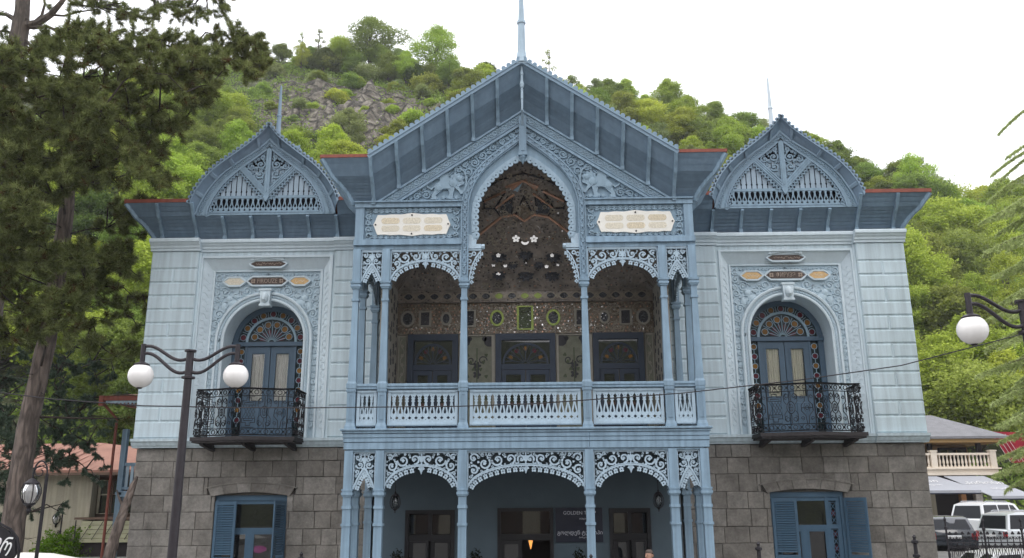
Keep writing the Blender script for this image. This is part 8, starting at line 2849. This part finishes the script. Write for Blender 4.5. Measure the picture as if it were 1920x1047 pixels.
b_ = MT['magenta'].node_tree.nodes['Principled BSDF']; b_.inputs['Base Color'].default_value = (.4,.02,.3,1); b_.inputs['Emission Color'].default_value = (.9,.03,.55,1); b_.inputs['Emission Strength'].default_value = 1.2
m = MB(); m.lathe(0, 0, [(.05,-.10),(.20,-.04),(.22,.02),(.15,.07),(.03,.10)], 14); obj('shade', m, 'magenta', t, smooth=True)
m = MB(); m.tube([(0,0,.10),(0,0,2.66)], .008, 4); obj('cord', m, 'iron', t)
for i, (x, y, zt, lab) in enumerate(((-3.42, -.75, 1.50, 'dark clipped cone shrub left of the left entrance door'), (-1.36, -.75, 1.50, 'dark clipped cone shrub between the left and middle entrance doors'), (1.33, -.75, 1.52, 'dark clipped cone shrub under the navy sign'))):
    t = thing('topiary', lab, 'shrub', (x, y, -.02), (0,0,0), 'dark topiary shrubs by the entrance')
    obj('foliage', crown(41, [(0,0,.62,.24,.30),(0,0,.90,.22,.28),(0,0,1.15,.19,.26),(0,0,1.32,.13,.2)], 9000, .06, 'topiary', 'foliage', .75) if i == 0 else TOP, None, t)
    if i == 0: TOP = t.children[0].data
    m = MB(); m.lathe(0, 0, [(.16,0),(.22,.32),(.2,.34),(.03,.34),(.03,.6)], 10); obj('pot', m, 'stone', t)
# the passer by, only the head shows above the bottom edge
MT['skin'] = paint('skin', (.42, .24, .17), .55, .06, 0, 8, 0); MT['hair'] = paint('grey_brown_hair', (.09, .07, .06), .8, .3, .2, 20, 0); MT['jacket'] = paint('dark_jacket', (.03, .035, .05), .8, .1, .05, 6, 0); MT['trousers'] = paint('grey_trousers', (.06, .06, .065), .8, .1, .05, 6, 0)
def person(loc, rotz, label):
    t = thing('person', label, 'person', loc, (0, 0, rotz))
    V = {'pelvis':(0,0,.93,.155),'waist':(0,0,1.06,.145),'chest':(0,.01,1.28,.165),'neck0':(0,.0,1.43,.07),'neck':(0,-.01,1.50,.055),'jaw':(0,-.025,1.56,.072),'head':(0,-.01,1.64,.094),'crown':(0,.01,1.70,.074)}
    E_ = [('pelvis','waist'),('waist','chest'),('chest','neck0'),('neck0','neck'),('neck','jaw'),('jaw','head'),('head','crown')]
    for s, n_ in ((-1,'l'),(1,'r')):
        V.update({'hip'+n_:(s*.10,0,.88,.10),'knee'+n_:(s*.11,-.02+.05*s,.50,.062),'ankle'+n_:(s*.11,.03+.08*s,.10,.042),'toe'+n_:(s*.12,-.13+.08*s,.04,.035),
                  'sh'+n_:(s*.19,.01,1.38,.06),'elbow'+n_:(s*.25,.03,1.10,.044),'wrist'+n_:(s*.25,-.06,.86,.030),'palm'+n_:(s*.25,-.08,.78,.028)})
        E_ += [('pelvis','hip'+n_),('hip'+n_,'knee'+n_),('knee'+n_,'ankle'+n_),('ankle'+n_,'toe'+n_),('chest','sh'+n_),('sh'+n_,'elbow'+n_),('elbow'+n_,'wrist'+n_),('wrist'+n_,'palm'+n_)]
        for i, (dx, l) in enumerate(((-.022,.055),(-.008,.066),(.007,.062),(.020,.048))):
            V['f%s%d' % (n_, i)] = (s*.25, -.085+dx, .725, .008); V['g%s%d' % (n_, i)] = (s*.245, -.09+dx, .725-l, .007)
            E_ += [('palm'+n_, 'f%s%d' % (n_, i)), ('f%s%d' % (n_, i), 'g%s%d' % (n_, i))]
        V['t'+n_] = (s*.245, -.125, .75, .009); E_.append(('palm'+n_, 't'+n_))
    keys = list(V); me = bpy.data.meshes.new('body')
    me.from_pydata([V[k][:3] for k in keys], [(keys.index(a), keys.index(b__)) for a, b__ in E_], [])
    o = bpy.data.objects.new('body', me); COL.objects.link(o); o.parent = t
    md = o.modifiers.new('skin', 'SKIN')
    for i, k in enumerate(keys):
        me.skin_vertices[0].data[i].radius = (V[k][3], V[k][3]*(.8 if k in ('pelvis','waist','chest') else 1)); me.skin_vertices[0].data[i].use_root = (k == 'pelvis')
    s_ = o.modifiers.new('subsurf', 'SUBSURF'); s_.levels = 2; s_.render_levels = 2
    bpy.context.view_layer.update()
    me2 = bpy.data.meshes.new_from_object(o.evaluated_get(bpy.context.evaluated_depsgraph_get()))
    o.modifiers.clear(); o.data = me2
    for mt_ in ('skin', 'jacket', 'trousers'): me2.materials.append(MT[mt_])
    for p in me2.polygons:
        c = p.center; p.use_smooth = True
        p.material_index = 0 if c.z > 1.47 or (abs(c.x) > .2 and c.z < .86) else 2 if c.z < .97 and abs(c.x) < .2 else 1
    m = MB(); rows = []
    for i in range(7):
        ph = pi*.5*i/6
        rows.append([(.101*cos(ph)*cos(2*pi*k/14)*.92, .012+.108*cos(ph)*sin(2*pi*k/14)+.012*(1-sin(ph)), 1.655+.098*sin(ph)+(-.05 if sin(2*pi*k/14) > 0 else .03)*cos(ph)) for k in range(14)])
    m.loft(rows, True); obj('hair', m, 'hair', t, smooth=True)
    m = MB(); m.prismx([(-.095,1.655),(-.128,1.60),(-.10,1.585)], -.014, .014); obj('nose', m, 'skin', t)
    for s in (-1, 1):
        m = MB(); m.lathe(0, 0, [(0,-.03),(.014,-.02),(.018,.005),(.012,.028),(0,.032)], 8); m.mapv(lambda x, y, z: (s*.096+x*.5, .012+y, 1.625+z)); obj('ear', m, 'skin', t, smooth=True)
        m = MB(); m.lathe(0, 0, [(0,-.008),(.012,-.003),(.012,.003),(0,.008)], 8); m.mapv(lambda x, y, z: (s*.034+x, -.092+y*.4, 1.645+z)); obj('eye', m, 'hair', t)
    m = MB(); m.box(-.026, .026, -.101, -.09, 1.557, 1.563); obj('mouth', m, 'redcloth', t)
person((2.73, -4.1, -.10), radians(-48), 'person with short grey brown hair passing the porch, only the head in view')

# ================================================================ the other side of the street, mirrored in the panes
MT['creamfacade'] = paint('cream_facade', (.50, .45, .34), .85, .10, .1, .6, streak=.15)
t = thing('cream_building', 'cream street building with tall arched openings mirrored in the door panes', 'building', (0, -52, 0))
m = MB()
m.box(-16, 16, -6, 0, 6.2, 9.5); m.box(-16.3, 16.3, -6, .3, 9.5, 9.9)
for k in range(-4, 5):
    x = k*3.6
    m.box(x-.75, x+.75, -6, 0, 0, 6.2)
    if k < 4:
        xm = x+1.8; A = [(xm+1.05*cos(pi-pi*i/10), 4.2+1.05*sin(pi-pi*i/10)) for i in range(11)]
        m.prism([(x+.75,4.2)]+A[1:-1]+[(x+2.85,4.2),(x+2.85,6.2),(x+.75,6.2)], -.3, 0)
obj('wall', m, 'creamfacade', t)
for k in range(-4, 4):
    m = MB(); m.box(k*3.6+.75, k*3.6+2.85, -.9, -.8, 0, 5.4); obj('door', m, 'oldwood', t)
m = MB(); m.add([(-17,.8,9.9),(17,.8,9.9),(17,-3,11.5),(-17,-3,11.5),(17,-7,9.9),(-17,-7,9.9)], [(0,1,2,3),(3,2,4,5)]); obj('roof', m, 'tilered', t)
xs_ = [-260+20*i for i in range(27)]
m = MB(); m.loft([[(x, y, 34*smooth(-75, -150, y)*(1+.25*mnoise.noise(Vector((x*.02, y*.02, 0))))-.5) for x in xs_] for y in (-70, -80, -90, -100, -112, -125, -140, -170)])
obj('far_hillside', m, 'hill', kind='structure', smooth=True)
